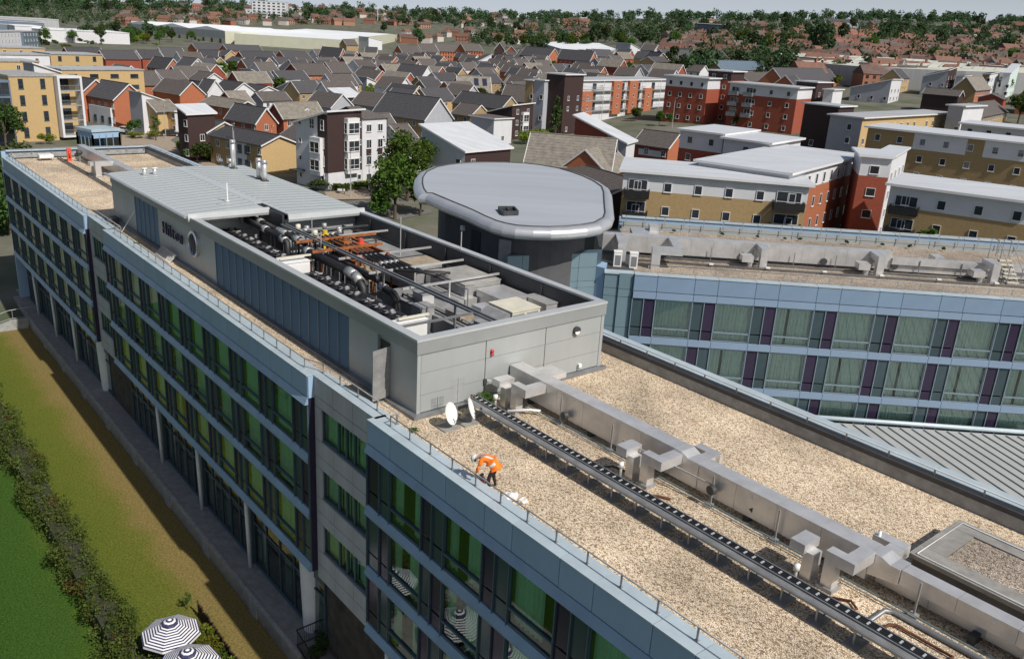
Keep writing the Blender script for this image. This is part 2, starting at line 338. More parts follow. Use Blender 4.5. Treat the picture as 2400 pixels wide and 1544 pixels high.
# pale grey bays between the blocks
for a, b in ((-69.0, -63.85), (-32.27, -27.05)):
    def wall_piece(x0, x1, z0, z1): panel('wall_panel', x1 - x0, z1 - z0, 0.5, M_wallg, (x0, VG, z0), hotel)
    nw = 3
    for z0, z1 in ((15.1, 16.0), (14.62, 15.1), (12.2, 13.0), (11.6, 12.2), (9.28, 10.08), (8.7, 9.28), (6.38, 7.18), (5.6, 6.38)):
        for k in range(nw): wall_piece(a + 0.06 + (b - a - 0.06) * k / nw, a + 0.06 + (b - a - 0.06) * (k + 1) / nw, z0, z1)
    panel('coping_panel', b - a + 0.2, 0.07, 0.7, M_coping, (a, VG - 0.03, 16.0), hotel)
    for (zb, zt) in ((13.0, 14.62), (10.08, 11.6), (7.18, 8.7)):
        wall_piece(a + 0.06, a + 0.62, zb, zt)
        edges = [a + 0.62, a + 2.05, a + 2.75, a + 3.45, b + 0.0]
        for p, q in zip(edges, edges[1:]):
            key = ('bay', round(q - p, 2)); w_, h_ = q - p, zt - zb
            if key not in pan: pan[key] = window_meshes('bay%.2f' % w_, w_, 1.52, 0.08, 0.05)
            f_, p_ = pan[key]; wn = inst('window', f_, (p, VG + 0.12, zb), hotel); wn.scale.z = h_ / 1.52
            inst('pane', p_, (0, 0, 0), wn); cm = pan.get(('bc', key[1])) or pan.setdefault(('bc', key[1]), curtain_mesh('bay_curtain', w_, 1.52, [(0, 0.95)])); inst('curtain', cm, (0, 0.25, 0), wn)
    # ground storey of the bay: pale boards and a glazed door
    for k in range(9): panel('wall_board', 2.3, 0.5, 0.12, M_wallg, (a + 0.3, 17.05 - 0.2, 1.0 + 0.51 * k), hotel)
    m = MB(); m.box(a + 2.7, b - 0.3, 16.78, 16.9, 1.0, 1.1); m.box(a + 2.7, b - 0.3, 16.78, 16.9, 4.3, 4.45)
    for k in range(5): x = a + 2.7 + (b - a - 3.06) * k / 4; m.box(x, x + 0.06, 16.779, 16.899, 1.1, 4.3)
    d = m.build('door', M_dark, hotel)
    m = MB(); m.quad((a + 2.7, 16.84, 1.1), (b - 0.3, 16.84, 1.1), (b - 0.3, 16.84, 4.3), (a + 2.7, 16.84, 4.3)); m.build('pane', M_glassd, d)
    m = MB(); m.lathe([(0.46, 1.0), (0.5, 1.4), (0.62, 5.6), (0.62, 5.95)], (a - 2.0, 16.62, 0), 20); m.build('column', M_white, hotel, True)
# ground storey: recessed glazing, slim white columns, dark piers
for a, b in BLOCKS:
    us = [u for u in [-101.2 + 7.52 * k for k in range(14)] if a + 0.5 < u < b - 3.0]
    for u in us:
        m = MB(); m.tube([(u, 16.1, 1.0), (u, 16.02, 5.95)], 0.11, 10); m.build('column', M_white, hotel, True)
        panel('pier', 0.55, 4.95, 0.8, M_frame, (u - 0.75, 16.35, 1.0), hotel)
    st = [a + 0.3] + [u - 0.2 for u in us] ; en = [u - 0.75 for u in us] + [b - 0.3]
    for p, q in zip(st, en):
        if q - p < 1: continue
        m = MB(); m.box(p, q, 16.45, 16.6, 1.0, 1.18); m.box(p, q, 16.45, 16.6, 4.5, 5.95); m.box(p, q, 16.46, 16.59, 3.75, 3.85)
        n = 5
        for k in range(n + 1): x = p + (q - p - 0.07) * k / n; m.box(x, x + 0.07, 16.452, 16.598, 1.18, 4.5)
        w = m.build('window', M_frame, hotel)
        m = MB(); m.quad((p, 16.52, 1.18), (q, 16.52, 1.18), (q, 16.52, 4.5), (p, 16.52, 4.5)); m.build('pane', M_glassd, w)
        cm = curtain_mesh('sheer', q - p, 3.3, [(0, 0.16), (0.4, 0.5), (0.85, 1.0)]); inst('curtain', cm, (p, 16.75, 1.18), w)
# terrace slab and retaining wall with recessed louvre panels between concrete piers
m = MB(); m.box(-98.0, -33.0, 15.15, 17.05, 0, 1.0); m.build('terrace_slab', M_stone, hotel)
m = MB(); m.box(-98.0, -32.6, 14.98, 15.16, 0.96, 1.1); m.build('terrace_coping', M_conc, hotel)
u = -92.7; k = 0
while u < -33.0:
    if k % 7 == 6: panel('wall_pier', 1.0, 0.96, 0.22, M_conc, (u, 14.95, 0.0), hotel); u += 1.0
    else: panel('retaining_panel', 0.98, 0.92, 0.1, M_galvm, (u, 15.03, 0.02), hotel); u += 0.98
    k += 1
# rear parapet: concrete upstand, dark gutter, metal coping
m = MB(); m.box(-101, -2.0, VR - 0.75, VR - 0.45, ZG - 0.1, 16.32); m.build('rear_upstand', M_conc, hotel)
m = MB(); m.box(-101, -2.0, VR - 0.74, VR - 0.2, 16.33, 16.5); m.build('flashing', M_dark, hotel)
u = -101.0
while u < -3:
    panel('rear_coping', 3.2, 0.09, 0.72, M_coping, (u, VR - 0.45, 16.5), hotel); u += 3.2
m = MB(); m.box(-100.5, -2.2, VR - 0.4, VR, 0, 16.5); m.box(-101.0, -100.6, 15.8, VR, 0, 16.45); m.box(-2.4, -2.0, 16.0, VR, 0, 16.0); m.build('rear_wall', M_fascia, hotel)
m = MB(); m.box(-101.0, -100.35, 16.2, VR, 16.46, 16.55); m.box(-100.3, -100.0, 16.4, VR - 0.8, ZG, 16.3, 1); m.build('end_parapet', [M_coping, M_conc], hotel)
# ================================================================ rooftop plant room
PU0, PU1, PV0, PV1, PZ = -68.0, -26.5, 17.6, 28.0, 19.2
plant = thing('plant_room', 'grey metal rooftop plant enclosure with open equipment bay and ribbed pale roof', 'plant room', (-47, 22.8, ZG), frame='H')
m = MB(); m.box(PU0, PU1, PV0 + 0.1, PV1, ZG - 0.3, 16.02); m.build('deck', M_dark, plant)
m = MB(); m.box(PU0, PU1 - 0.15, PV0 + 0.12, PV0 + 0.2, 16.0, 18.6); m.box(PU0 + 0.1, PU1 - 0.1, PV1 - 0.2, PV1 - 0.05, 16.0, 18.9); m.box(PU1 - 0.25, PU1 - 0.12, PV0 + 0.2, PV1 - 0.2, 16.0, 18.6); m.box(PU0 + 0.1, PU0 + 0.25, PV0 + 0.2, PV1 - 0.2, 16.0, 19.1)
m.build('inner_wall', M_galvm, plant)
m = MB(); m.box(PU0 - 0.05, PU1 + 0.25, PV0 - 0.28, PV0 + 0.02, ZG - 0.02, 16.0); m.box(PU1 - 0.02, PU1 + 0.26, PV0 - 0.27, PV1 + 0.2, ZG - 0.02, 15.985); m.build('kerb', M_steel, plant)
# long side: flat cladding sheets and tall louvre panels
def side(a, b, n, nm, mt, z0=15.98, z1=18.54):
    for k in range(n):
        w = (b - a) / n; p = panel(nm + ('' if mt is M_pgrey else ''), w, z1 - z0, 0.12, mt, (a + w * k, PV0, z0), plant)
side(-68.0, -62.55, 2, 'wall_panel_side', M_pgrey); side(-57.7, -47.7, 4, 'wall_panel_side', M_pgrey); side(-32.05, -29.55, 1, 'wall_panel_side', M_pgrey); side(-28.55, -26.5, 1, 'wall_panel_side', M_pgrey)
def louvre_mesh(w, h):
    m = MB(); m.box(0.02, w - 0.02, 0.05, 0.12, 0, h)
    n = 26
    for k in range(n):
        z = h * k / n; m.slab((0.035, -0.005, z), (w - 0.035, -0.005, z), (w - 0.035, 0.06, z + h / n * 0.8), (0.035, 0.06, z + h / n * 0.8), 0.01)
    m.box(0, 0.035, -0.015, 0.1, 0, h); m.box(w - 0.035, w, -0.0149, 0.1001, 0, h)
    return m.mesh('louvre_panel', M_louv)
lw1 = louvre_mesh(0.978, 2.56)
for k in range(16): inst('louvre_panel', lw1, (-47.7 + 0.978 * k, PV0, 15.98), plant)
for k in range(5): o = inst('louvre_panel', lw1, (-62.55 + 0.97 * k, PV0, 15.98), plant)
m = MB(); m.box(-29.5, -28.6, PV0 + 0.1, PV0 + 0.16, 16.0, 18.3); m.build('door_recess', M_black, plant)
m = MB(); m.box(0, 0.06, -0.95, 0, 0, 2.2)
for k in range(20): m.box(-0.012, 0.072, -0.88, -0.07, 0.1 + 0.1 * k, 0.16 + 0.1 * k)
d = inst('door', m.mesh('louvred_door', M_galvm), (-28.6, PV0 - 0.02, 16.05), plant, rz=R(12))
# near end wall: three bays of horizontal sheets with dark joints
vs = [PV0 + 0.16, 21.03, 24.38, PV1 - 0.16]; zs = [15.99, 16.77, 17.72, 18.54]
for a, b in zip(vs, vs[1:]):
    for z0, z1 in zip(zs, zs[1:]):
        key = ('endp', round(b - a, 2), round(z1 - z0, 2))
        if key not in pan: pan[key] = MB().box(-0.1, 0, 0.02, b - a - 0.02, 0.008, z1 - z0 - 0.008).mesh('cladding_sheet', M_pgrey)
        inst('cladding_sheet', pan[key], (PU1, a, z0), plant)
m = MB(); m.box(PU1 - 0.14, PU1 + 0.012, PV0 - 0.012, PV0 + 0.16, 15.99, 18.55); m.build('corner_trim', M_pgrey, plant)
m = MB(); m.box(PU1 - 0.14, PU1 + 0.012, PV1 - 0.16, PV1 + 0.02, 15.99, 18.55); m.build('corner_trim', M_pgrey, plant)
m = MB(); m.box(PU0, PU0 + 0.1, PV0, PV1, 15.98, 18.6); m.build('far_end_wall', M_pgrey, plant)
# fascia and coping round the open bay
m = MB(); m.box(-51.6, PU1 + 0.06, PV0 - 0.06, PV0 + 0.3, 18.56, 19.1); m.build('fascia', M_pfas, plant)
m = MB(); m.box(PU1 - 0.3, PU1 + 0.06, PV0 + 0.3, PV1 + 0.06, 18.56, 19.1); m.build('fascia', M_pfas, plant)
m = MB(); m.box(PU0, PU1 - 0.31, PV1 - 0.3, PV1 + 0.06, 18.57, 19.1); m.build('fascia', M_pfas, plant)
m = MB(); m.box(PU0 - 0.05, -51.65, PV0 - 0.05, PV0 + 0.2, 18.56, 19.12); m.build('fascia', M_pfas, plant)
for args in ((-51.6, PU1 + 0.08, PV0 - 0.08, PV0 + 0.34), (PU1 - 0.34, PU1 + 0.081, PV0 + 0.34, PV1 + 0.08), (-52.0, PU1 - 0.34, PV1 - 0.34, PV1 + 0.079)):
    m = MB(); m.box(*args, 19.1, PZ); m.build('coping', M_pcop, plant)
for u in [-47.5 + 4.2 * k for k in range(5)]: panel('post', 0.16, 3.0, 0.16, M_dark, (u, PV1 - 0.42, 16.0), plant)
# ribbed roof in two halves, one piece per sheet
def seam_roof(u0, u1, va, vb, za, zb, w):
    n = round((u1 - u0) / w); w = (u1 - u0) / n; key = ('seam', va, w)
    m = MB(); m.slab((0, 0, 0), (w - 0.005, 0, 0), (w - 0.005, vb - va, zb - za), (0, vb - va, zb - za), 0.1, 0); m.bar((0.03, 0.25, 0.02), (0.03, vb - va - 0.15, 0.02 + (zb - za)), 0.045, 0.05, 1)
    me = m.mesh('roof_sheet', [M_seam, M_seamrib])
    for k in range(n): inst('roof_sheet', me, (u0 + k * w, va, za), plant)
seam_roof(-68.3, -51.5, 17.35, 22.25, 19.2, 19.42, 0.86); seam_roof(-68.3, -49.0, 22.75, 28.1, 19.42, 19.25, 0.86)
m = MB(); m.box(-68.3, -52.9, 22.25, 22.75, 19.36, 19.44); m.build('ridge_gutter', M_seam, plant)
m = MB(); m.tube([(-68.35, 17.3, 19.2), (-51.5, 17.3, 19.2)], 0.09, 8); m.build('eaves_trim', M_alu, plant)
for a, b, u in ((17.4, 22.6, -51.45), (22.7, 28.05, -48.95)):
    m = MB(); m.prism([(0, 18.98), (0.12, 18.95), (0.16, 19.1), (0.1, 19.38), (0, 19.42)], a, b); m.v = [(u + x, z, y) for x, y, z in m.v]; m.build('roof_edge', M_pcop, plant)
for k in range(5):
    m = MB(); m.box(-52.95, -52.85, 17.9, 22.5, 16.1 + 0.58 * k, 16.66 + 0.58 * k); m.build('end_board', M_pgrey, plant)
    m = MB(); m.box(-49.6, -49.5, 22.7, 27.7, 16.1 + 0.58 * k, 16.66 + 0.58 * k); m.build('end_board', M_pgrey, plant)
m = MB(); m.box(-53.0, -49.4, 22.55, 22.68, 16.05, 19.3); m.build('step_wall', M_dark, plant)

# ---------------------------------------------------------------- raised letters and round emblem
sign = thing('wall_sign', 'raised dark navy lettering and round silver-rimmed emblem on the grey plant room wall', 'sign', (-53, PV0, 17.0), frame='H')
M_navy = mat('navy_letter', (0.012, 0.012, 0.05), 0.35, var=0.1); M_rim = mat('silver_rim', (0.55, 0.56, 0.58), 0.25, 0.8, var=0.05)
M_disc = mat('violet_disc', (0.045, 0.045, 0.085), 0.35, var=0.1)
def text_mesh(t, size, ext):
    c = bpy.data.curves.new('t', 'FONT'); c.body = t; c.size = size; c.extrude = ext; c.resolution_u = 3
    o = bpy.data.objects.new('t', c); COL.objects.link(o); dg = bpy.context.evaluated_depsgraph_get()
    me = bpy.data.meshes.new_from_object(o.evaluated_get(dg)); wd_ = max((v.co.x for v in me.vertices), default=0); bpy.data.objects.remove(o); return me, wd_
x = -56.5
for ch, wdt in (('H', 0.95), ('i', 0.42), ('l', 0.42), ('t', 0.55), ('o', 0.78), ('n', 0.75)):
    me, _ = text_mesh(ch, 1.12, 0.05); me.materials.append(M_navy)
    o = inst('letter', me, (x, PV0 - 0.11, 17.2), sign); o.rotation_euler.x = R(90); x += wdt
m = MB(); N = 40
for k in range(N):
    a0, a1 = 2 * math.pi * k / N, 2 * math.pi * (k + 1) / N
    for (r0, y0, r1, y1) in ((0.80, 0, 0.80, -0.2), (0.80, -0.2, 0.72, -0.24), (0.72, -0.24, 0.66, -0.18)):
        m.quad((r0 * math.cos(a0), y0, r0 * math.sin(a0)), (r0 * math.cos(a1), y0, r0 * math.sin(a1)), (r1 * math.cos(a1), y1, r1 * math.sin(a1)), (r1 * math.cos(a0), y1, r1 * math.sin(a0)))
em = inst('emblem', m.mesh('emblem_rim', M_rim), (-50.85, PV0 + 0.0, 17.67), sign)
m = MB(); m.add([(0.66 * math.cos(2 * math.pi * k / N), -0.18, 0.66 * math.sin(2 * math.pi * k / N)) for k in range(N)], [tuple(range(N))]); inst('disc', m.mesh('emblem_disc', M_disc), (0, 0, 0), em)
for xx, zz, w in ((-0.28, 0.5, 0.09), (0.02, 0.62, 0.09), (0.30, 0.5, 0.09), (-0.13, 0.3, 0.07), (0.16, 0.3, 0.07)):
    m = MB(); m.box(xx - w / 2, xx + w / 2, -0.21, -0.19, -zz, zz); inst('stripe', m.mesh('emblem_stripe', M_navy), (0, 0, 0), em)

# ---------------------------------------------------------------- equipment standing in the open bay
def fan_mesh():
    m = MB(); m.lathe([(0.40, 0.0), (0.43, 0.10), (0.38, 0.12), (0.36, 0.04), (0.10, 0.03), (0.10, 0.10), (0.0, 0.11)], n=20)
    return m.mesh('fan', M_blackm, True)
def blade_mesh():
    m = MB()
    for k in range(4):
        a = k * math.pi / 2; c, s_ = math.cos(a), math.sin(a); f = lambda x, y, z: (x * c - y * s_, x * s_ + y * c, z)
        m.quad(f(0.09, -0.07, 0.10), f(0.34, -0.10, 0.075), f(0.34, 0.10, 0.125), f(0.09, 0.07, 0.12))
    return m.mesh('fan_blades', M_galv)
fanm, bladem = fan_mesh(), blade_mesh()
def chiller(u0, n, label):
    L_ = n * 1.03 + 0.2; t = thing('chiller', label, 'chiller', (u0, 18.9, 16.02), frame='H', group='air-cooled chillers along the louvred wall')
    m = MB(); m.box(u0, u0 + L_, 18.85, 21.0, 16.55, 17.8); m.build('casing', M_dark, t)
    m = MB(); m.box(u0 - 0.03, u0 + L_ + 0.03, 18.8, 21.05, 17.8, 17.87); m.build('top_plate', M_black, t)
    for k in range(n + 1): panel('coil_frame', 0.06, 1.2, 0.05, M_steel, (u0 + k * (L_ - 0.06) / n, 21.0, 16.58), t)
    for k in range(4): panel('foot', 0.15, 0.55, 0.15, M_steel, (u0 + (k % 2) * (L_ - 0.15), 18.9 + (k // 2) * 1.9, 16.02), t)
    for k in range(n):
        for v in (19.4, 20.45):
            f = inst('fan', fanm, (u0 + 0.62 + 1.03 * k, v, 17.87), t); inst('blade', bladem, (0, 0, 0), f, rz=random.random())
chiller(-53.35, 5, 'far black chiller with two rows of fans below the ribbed roof edge')
chiller(-47.85, 3, 'short black chiller with three pairs of fans before the first white cabinet')
chiller(-41.4, 5, 'black chiller with two rows of five fans in the middle of the bay')
chiller(-35.95, 4, 'nearest black chiller, four pairs of fans beside the near white cabinet')
def cabinet(u0, u1, v0, v1, z0, z1, mt, label, nm='cabinet', lid=None):
    t = thing(nm, label, 'cabinet', (u0, v0, 16.02), frame='H')
    m = MB(); m.box(u0, u1, v0, v1, z0, z1); m.build('body', mt, t)
    m = MB(); m.box(u0 - 0.03, u1 + 0.03, v0 - 0.03, v1 + 0.03, z1, z1 + 0.05); m.build('lid', lid or mt, t)
    n = max(1, round((v1 - v0) / 0.9))
    for k in range(n): panel('side_door', 0.02, z1 - z0 - 0.15, (v1 - v0) / n - 0.06, mt, (u1 - 0.005, v0 + 0.03 + (v1 - v0) / n * k, z0 + 0.06), t)
    for k in range(2): panel('skid', 0.1, max(0.05, z0 - 16.02), v1 - v0, M_steel, (u0 + k * (u1 - u0 - 0.1), v0, 16.02), t)
    return t
cabinet(-42.4, -41.6, 18.8, 20.5, 16.1, 18.45, M_white, 'white cabinet between the middle chillers with a pale batten on top')
cabinet(-30.5, -30.0, 18.5, 20.4, 16.1, 18.55, M_white, 'white cabinet close to the near corner of the plant bay')
cabinet(-33.6, -32.8, 21.9, 22.7, 17.2, 18.0, M_galvm, 'small grey box unit on a pedestal near the white cabinet')
cabinet(-39.3, -37.7, 24.7, 26.5, 16.4, 18.55, M_galvm, 'air handling unit with a rust-stained tan top behind the black pipes', 'air_handling_unit', M_tan)
cabinet(-36.7, -33.6, 25.1, 27.4, 16.4, 18.5, M_galvm, 'large grey air handling unit by the right-hand wall', 'air_handling_unit', mat('stained_lid', (0.34, 0.33, 0.30), 0.6, 0.1, var=0.2, scale=1.3))
cabinet(-33.4, -31.2, 25.7, 27.4, 16.4, 18.25, M_galv, 'bright galvanised duct box between grey unit and cream box', 'duct_box')
cabinet(-31.0, -30.75, 26.2, 27.7, 16.4, 18.4, M_galv, 'thin galvanised duct flange next to the end duct box', 'duct_box')
cabinet(-30.7, -29.3, 26.85, 27.7, 16.4, 18.4, M_galv, 'end duct box in the near right corner of the bay', 'duct_box')
t = cabinet(-30.7, -28.9, 24.4, 26.1, 16.4, 18.5, M_cream, 'cream painted plant box with a sloping grey hood beside it', 'air_handling_unit')
m = MB(); m.prism([(23.2, 17.75), (24.36, 17.75), (24.36, 18.45), (24.2, 18.45)], -30.6, -29.0); m.v = [(z, x, y) for x, y, z in m.v]; m.build('hood', M_galvm, t)
cabinet(-46.5, -43.0, 25.4, 27.4, 16.4, 17.9, M_galvm, 'pale grey low unit at the far right of the bay', 'air_handling_unit')
cabinet(-42.6, -40.0, 25.8, 27.5, 16.4, 18.1, M_galvm, 'grey unit with ducts left of the tan-topped unit', 'air_handling_unit')
cabinet(-37.4, -28.6, 22.6, 24.3, 16.3, 17.55, M_galvm, 'long low grey air handler under the pipe rack', 'air_handling_unit')
# large lagged pipes
def pipe(label, runs, flanges=(), mt=None, r=0.2, nm='lagged_pipe', legs=()):
    t = thing(nm, label, 'pipe', (*runs[0][0][:2], 16.02), frame='H')
    for pts in runs: m = MB(); m.tube(pts, r, 12); m.build('run', mt or M_black, t, True)
    for p, q in flanges: m = MB(); m.tube([p, q], r + 0.045, 12); m.build('joint', M_lag, t, True)
    for p in legs: panel('support', 0.06, p[2] - 16.02 - r + 0.05, 0.06, M_steel, (p[0], p[1] - 0.03, 16.02), t)
    return t
pipe('black lagged pipe along the far chillers with foil joints', [[(-53.0, 21.35, 18.55), (-46.6, 21.35, 18.55), (-46.2, 21.35, 18.3), (-46.2, 21.35, 16.4)]], [((-52.6, 21.35, 18.55), (-52.2, 21.35, 18.55)), ((-49.4, 21.35, 18.55), (-49.0, 21.35, 18.55)), ((-46.9, 21.35, 18.52), (-46.4, 21.35, 18.42))], legs=[(-51, 21.35, 18.5), (-48, 21.35, 18.5)])
pipe('second black pipe behind it with crinkled foil joints', [[(-53.0, 22.0, 18.5), (-45.2, 22.0, 18.5)]], [((-51.8, 22, 18.5), (-51.2, 22, 18.5)), ((-48.8, 22, 18.5), (-47.6, 22, 18.5)), ((-46.5, 22, 18.5), (-45.9, 22, 18.5))], legs=[(-50, 22.0, 18.5), (-46, 22.0, 18.5)])
pipe('fat black pipe with foil elbow bending down in mid bay', [[(-44.2, 21.5, 18.35), (-38.9, 21.5, 18.35), (-38.1, 21.5, 18.2), (-37.6, 21.5, 17.8), (-37.5, 21.5, 16.2)]], [((-44.0, 21.5, 18.35), (-43.6, 21.5, 18.35)), ((-39.2, 21.5, 18.35), (-38.5, 21.5, 18.3)), ((-38.5, 21.5, 18.3), (-37.9, 21.5, 18.1))], r=0.24, legs=[(-41, 21.5, 18.3)])
pipe('fat black pipe parallel to it under the rusty frames', [[(-44.0, 22.15, 18.3), (-37.2, 22.15, 18.3)]], [((-43.8, 22.15, 18.3), (-43.3, 22.15, 18.3)), ((-43.0, 22.15, 18.3), (-42.8, 22.15, 18.3))], legs=[(-42, 22.15, 18.3)])
pipe('short black pipe dropping to the nearest chiller', [[(-37.0, 22.2, 18.0), (-35.6, 22.1, 18.0), (-35.1, 22.0, 17.8), (-34.9, 21.9, 17.2), (-34.9, 21.9, 16.2)]], [((-37.0, 22.2, 18.0), (-36.5, 22.17, 18.0))], r=0.19)
for k, v in enumerate((23.1, 23.4, 23.7, 24.0)):
    zz = 18.75
    pipe(('first', 'second', 'third', 'fourth')[k] + ' of four slim parallel pipes on the rack, rusty far end, counted from the chillers', [[(-40.8, v, zz), (-36.9 + 0.25 * k, v, zz), (-36.2 + 0.2 * k, v + 0.9, zz), (-35.2, v + 1.3, zz)]], [((-38.6, v, zz), (-38.3, v, zz))], r=0.075, nm='rack_pipe')
for k, v in enumerate((23.1, 23.4, 23.7, 24.0)):
    pipe(('first', 'second', 'third', 'fourth')[k] + ' rust-brown pipe under the orange frames, counted from the chillers', [[(-45.4, v, 18.77), (-40.85, v, 18.77)]], (), M_rustd, 0.075, 'rusty_pipe')
# covered vessel
t = thing('boiler_vessel', 'horizontal vessel with cream end bands and a tarpaulin-wrapped valve below the ribbed roof', 'vessel', (-53.4, 20.6, 16.02), frame='H')
m = MB(); m.tube([(-53.6, 18.9, 18.15), (-53.6, 22.3, 18.15)], 0.3, 14); m.build('shell', M_black, t, True)
for a, b in ((19.5, 20.0), (21.0, 21.45)): m = MB(); m.tube([(-53.6, a, 18.15), (-53.6, b, 18.15)], 0.34, 14); m.build('band', M_cream, t, True)
m = MB(); m.lathe([(0.05, 19.35), (0.16, 19.3), (0.2, 19.1), (0.14, 18.98), (0.36, 18.75), (0.42, 18.2), (0.3, 17.6), (0.12, 17.3)], (-53.35, 20.5, 0), 11); m.build('tarpaulin', M_tarp, t, True)
m = MB(); m.bar((-53.9, 20.15, 16.1), (-53.9, 20.15, 19.3), 0.07); m.bar((-53.9, 20.15, 19.3), (-53.5, 20.5, 19.3), 0.07); m.build('frame', M_dark, t)
for v in (19.1, 22.0): panel('saddle', 0.3, 1.85, 0.12, M_steel, (-53.75, v, 16.02), t)
# rusty frames and gear
def frame_thing(label, bars, mt, w=0.1, nm='steel_frame'):
    t = thing(nm, label, 'frame', (bars[0][0][0], bars[0][0][1], 16.02), frame='H')
    for p, q in bars: m = MB(); m.bar(p, q, w, w * 1.2); m.build('post' if abs(p[2] - q[2]) > 0.5 else 'beam', mt, t)
    return t
frame_thing('rust-orange steel frame over the fat pipes', [((-44.3, 21.0, 18.85), (-44.3, 26.2, 18.85)), ((-41.9, 20.8, 18.85), (-41.9, 25.2, 18.85)), ((-44.3, 22.6, 18.7), (-40.2, 22.6, 18.7)), ((-44.3, 24.6, 18.7), (-40.2, 24.6, 18.7)), ((-44.3, 22.6, 16.02), (-44.3, 22.6, 18.8)), ((-41.9, 24.6, 16.02), (-41.9, 24.6, 18.8))], M_rust, 0.12)
frame_thing('rusted angle-iron tray beside the tan-topped unit', [((-43.2, 25.2, 18.3), (-40.0, 25.2, 18.3)), ((-43.2, 24.9, 18.3), (-40.0, 24.9, 18.3)), ((-43.2, 25.2, 18.3), (-43.2, 24.9, 18.3)), ((-40.0, 24.9, 18.3), (-40.0, 25.2, 18.3)), ((-42.6, 25.05, 16.02), (-42.6, 25.05, 18.3)), ((-40.6, 25.05, 16.02), (-40.6, 25.05, 18.3))], M_rust, 0.08)
rr = random.Random(11)
for k, (u, v, w, d, z0, z1, mt, lb) in enumerate(((-41.6, 22.7, 1.0, 0.7, 17.2, 18.35, M_rust, 'orange rusted pump box under the parallel pipes'), (-43.6, 23.3, 0.7, 0.5, 18.0, 18.9, M_rust, 'rust-red motor casing on the orange frame'), (-42.9, 24.0, 0.55, 0.45, 18.0, 18.85, M_ored, 'red actuator on the pipe rack'), (-46.2, 23.4, 0.6, 0.5, 17.8, 18.7, M_yel, 'yellow-painted valve body behind the pipes'), (-40.2, 22.6, 1.3, 0.5, 17.7, 18.2, M_tan, 'tan louvred box next to the rusted pump'), (-47.2, 24.4, 1.5, 0.8, 17.0, 18.3, M_dark, 'dark pump set by the far right of the bay'))):
    t = thing('pump_unit', lb, 'pump', (u, v, 16.02), frame='H')
    m = MB(); m.box(u, u + w, v, v + d, z0, z1); m.build('casing', mt, t)
    m = MB(); m.tube([(u + w * 0.5, v + d * 0.5, z1), (u + w * 0.5, v + d * 0.5, z1 + 0.25)], min(w, d) * 0.3, 10); m.build('cap', mt, t)
    for q in range(4): panel('leg', 0.06, z0 - 16.02, 0.06, M_steel, (u + (q % 2) * (w - 0.06), v + (q // 2) * (d - 0.06), 16.02), t)
for k, (u, v) in enumerate(((-48.8, 23.3), (-48.2, 23.6), (-47.6, 23.2), (-46.9, 23.5), (-46.0, 24.2), (-45.3, 23.0), (-44.9, 24.3), (-48.4, 24.9), (-46.6, 25.0))):
    t = thing('valve', ('cream-capped valve first from the step wall', 'foil-capped valve second from the step wall', 'foil-capped valve third from the step wall', 'cream-capped valve fourth from the step wall', 'foil-capped valve nearest the yellow valve body', 'foil-capped valve left of the rusty pipes', 'cream-capped valve behind the rusty pipes', 'foil-capped valve at the back near the right-hand wall', 'foil-capped valve at the back by the pump set')[k], 'valve', (u, v, 16.02), frame='H', group='valves among the far pipes')
    m = MB(); m.tube([(u, v, 16.02), (u, v, 18.5)], 0.06, 8); m.build('stem', M_black, t, True)
    m = MB(); m.lathe([(0.0, 18.78), (0.15, 18.76), (0.17, 18.5), (0.1, 18.4), (0.0, 18.4)], (u, v, 0), 10); m.build('cap', M_cream if k % 3 == 0 else M_lag, t, True)
for k, z in enumerate((18.3, 18.45, 18.6, 18.15)):
    pipe(('lowest', 'second', 'top', 'hidden')[k] + ' of the dark cross pipes below the right-hand roof edge', [[(-48.3 + 0.5 * k, 22.8, z), (-48.3 + 0.5 * k, 27.4, z)]], [((-48.3 + 0.5 * k, 24 + 0.6 * k, z), (-48.3 + 0.5 * k, 24.3 + 0.6 * k, z))], M_dark, 0.09, 'cross_pipe')
# steel channel rack over the bay
frame_thing('galvanised steel channel running the length of the open bay', [((-48.5, 22.05, 18.92), (-26.9, 22.05, 18.92)), ((-48.5, 22.35, 18.9), (-26.9, 22.35, 18.9)), ((-28.8, 18.2, 18.92), (-28.8, 22.05, 18.92)), ((-30.2, 22.05, 16.02), (-30.2, 22.05, 18.9)), ((-36.5, 22.05, 16.02), (-36.5, 22.05, 18.9)), ((-42.5, 22.05, 16.02), (-42.5, 22.05, 18.9))], M_steel, 0.08)
for u, lb in ((-34.0, 'near'), (-37.2, 'second'), (-40.4, 'third'), (-45.2, 'far')):
    frame_thing(lb + ' pale steel cross beam spanning to the right-hand wall', [((u, 21.6, 18.72), (u, 27.6, 18.72)), ((u, 24.4, 16.02), (u, 24.4, 18.7))], M_galv, 0.09, 'cross_beam')
for u, v, h, lb in ((-41.5, 26.2, 20.4, 'tall thin pole above the far cross pipes'), (-37.6, 27.7, 20.2, 'thin pole against the right-hand wall of the bay'), (-45.5, 22.6, 19.9, 'slim post by the valves'), (-43.2, 22.0, 19.6, 'slim post in front of the rusty frame')):
    m = MB(); m.tube([(u, v, 16.02), (u, v, h)], 0.03, 6); m.tube([(u, v, 16.02), (u, v, 16.06)], 0.12, 8); solo('pole', m, M_galv, lb, 'pole', (u, v, 16.02))
for u, v0, v1, lb in ((-41.9, 18.7, 20.7, 'pale batten light over the middle white cabinet'), (-30.2, 19.0, 20.6, 'pale batten light over the near white cabinet')):
    t = thing('batten_light', lb, 'light', (u, v0, 18.7), frame='H'); m = MB(); m.bar((u, v0, 18.72), (u, v1, 18.72), 0.12, 0.09); m.build('diffuser', M_cream, t)
    m = MB(); m.bar((u, v0 + 0.2, 16.02), (u, v0 + 0.2, 18.7), 0.05); m.build('bracket', M_steel, t)
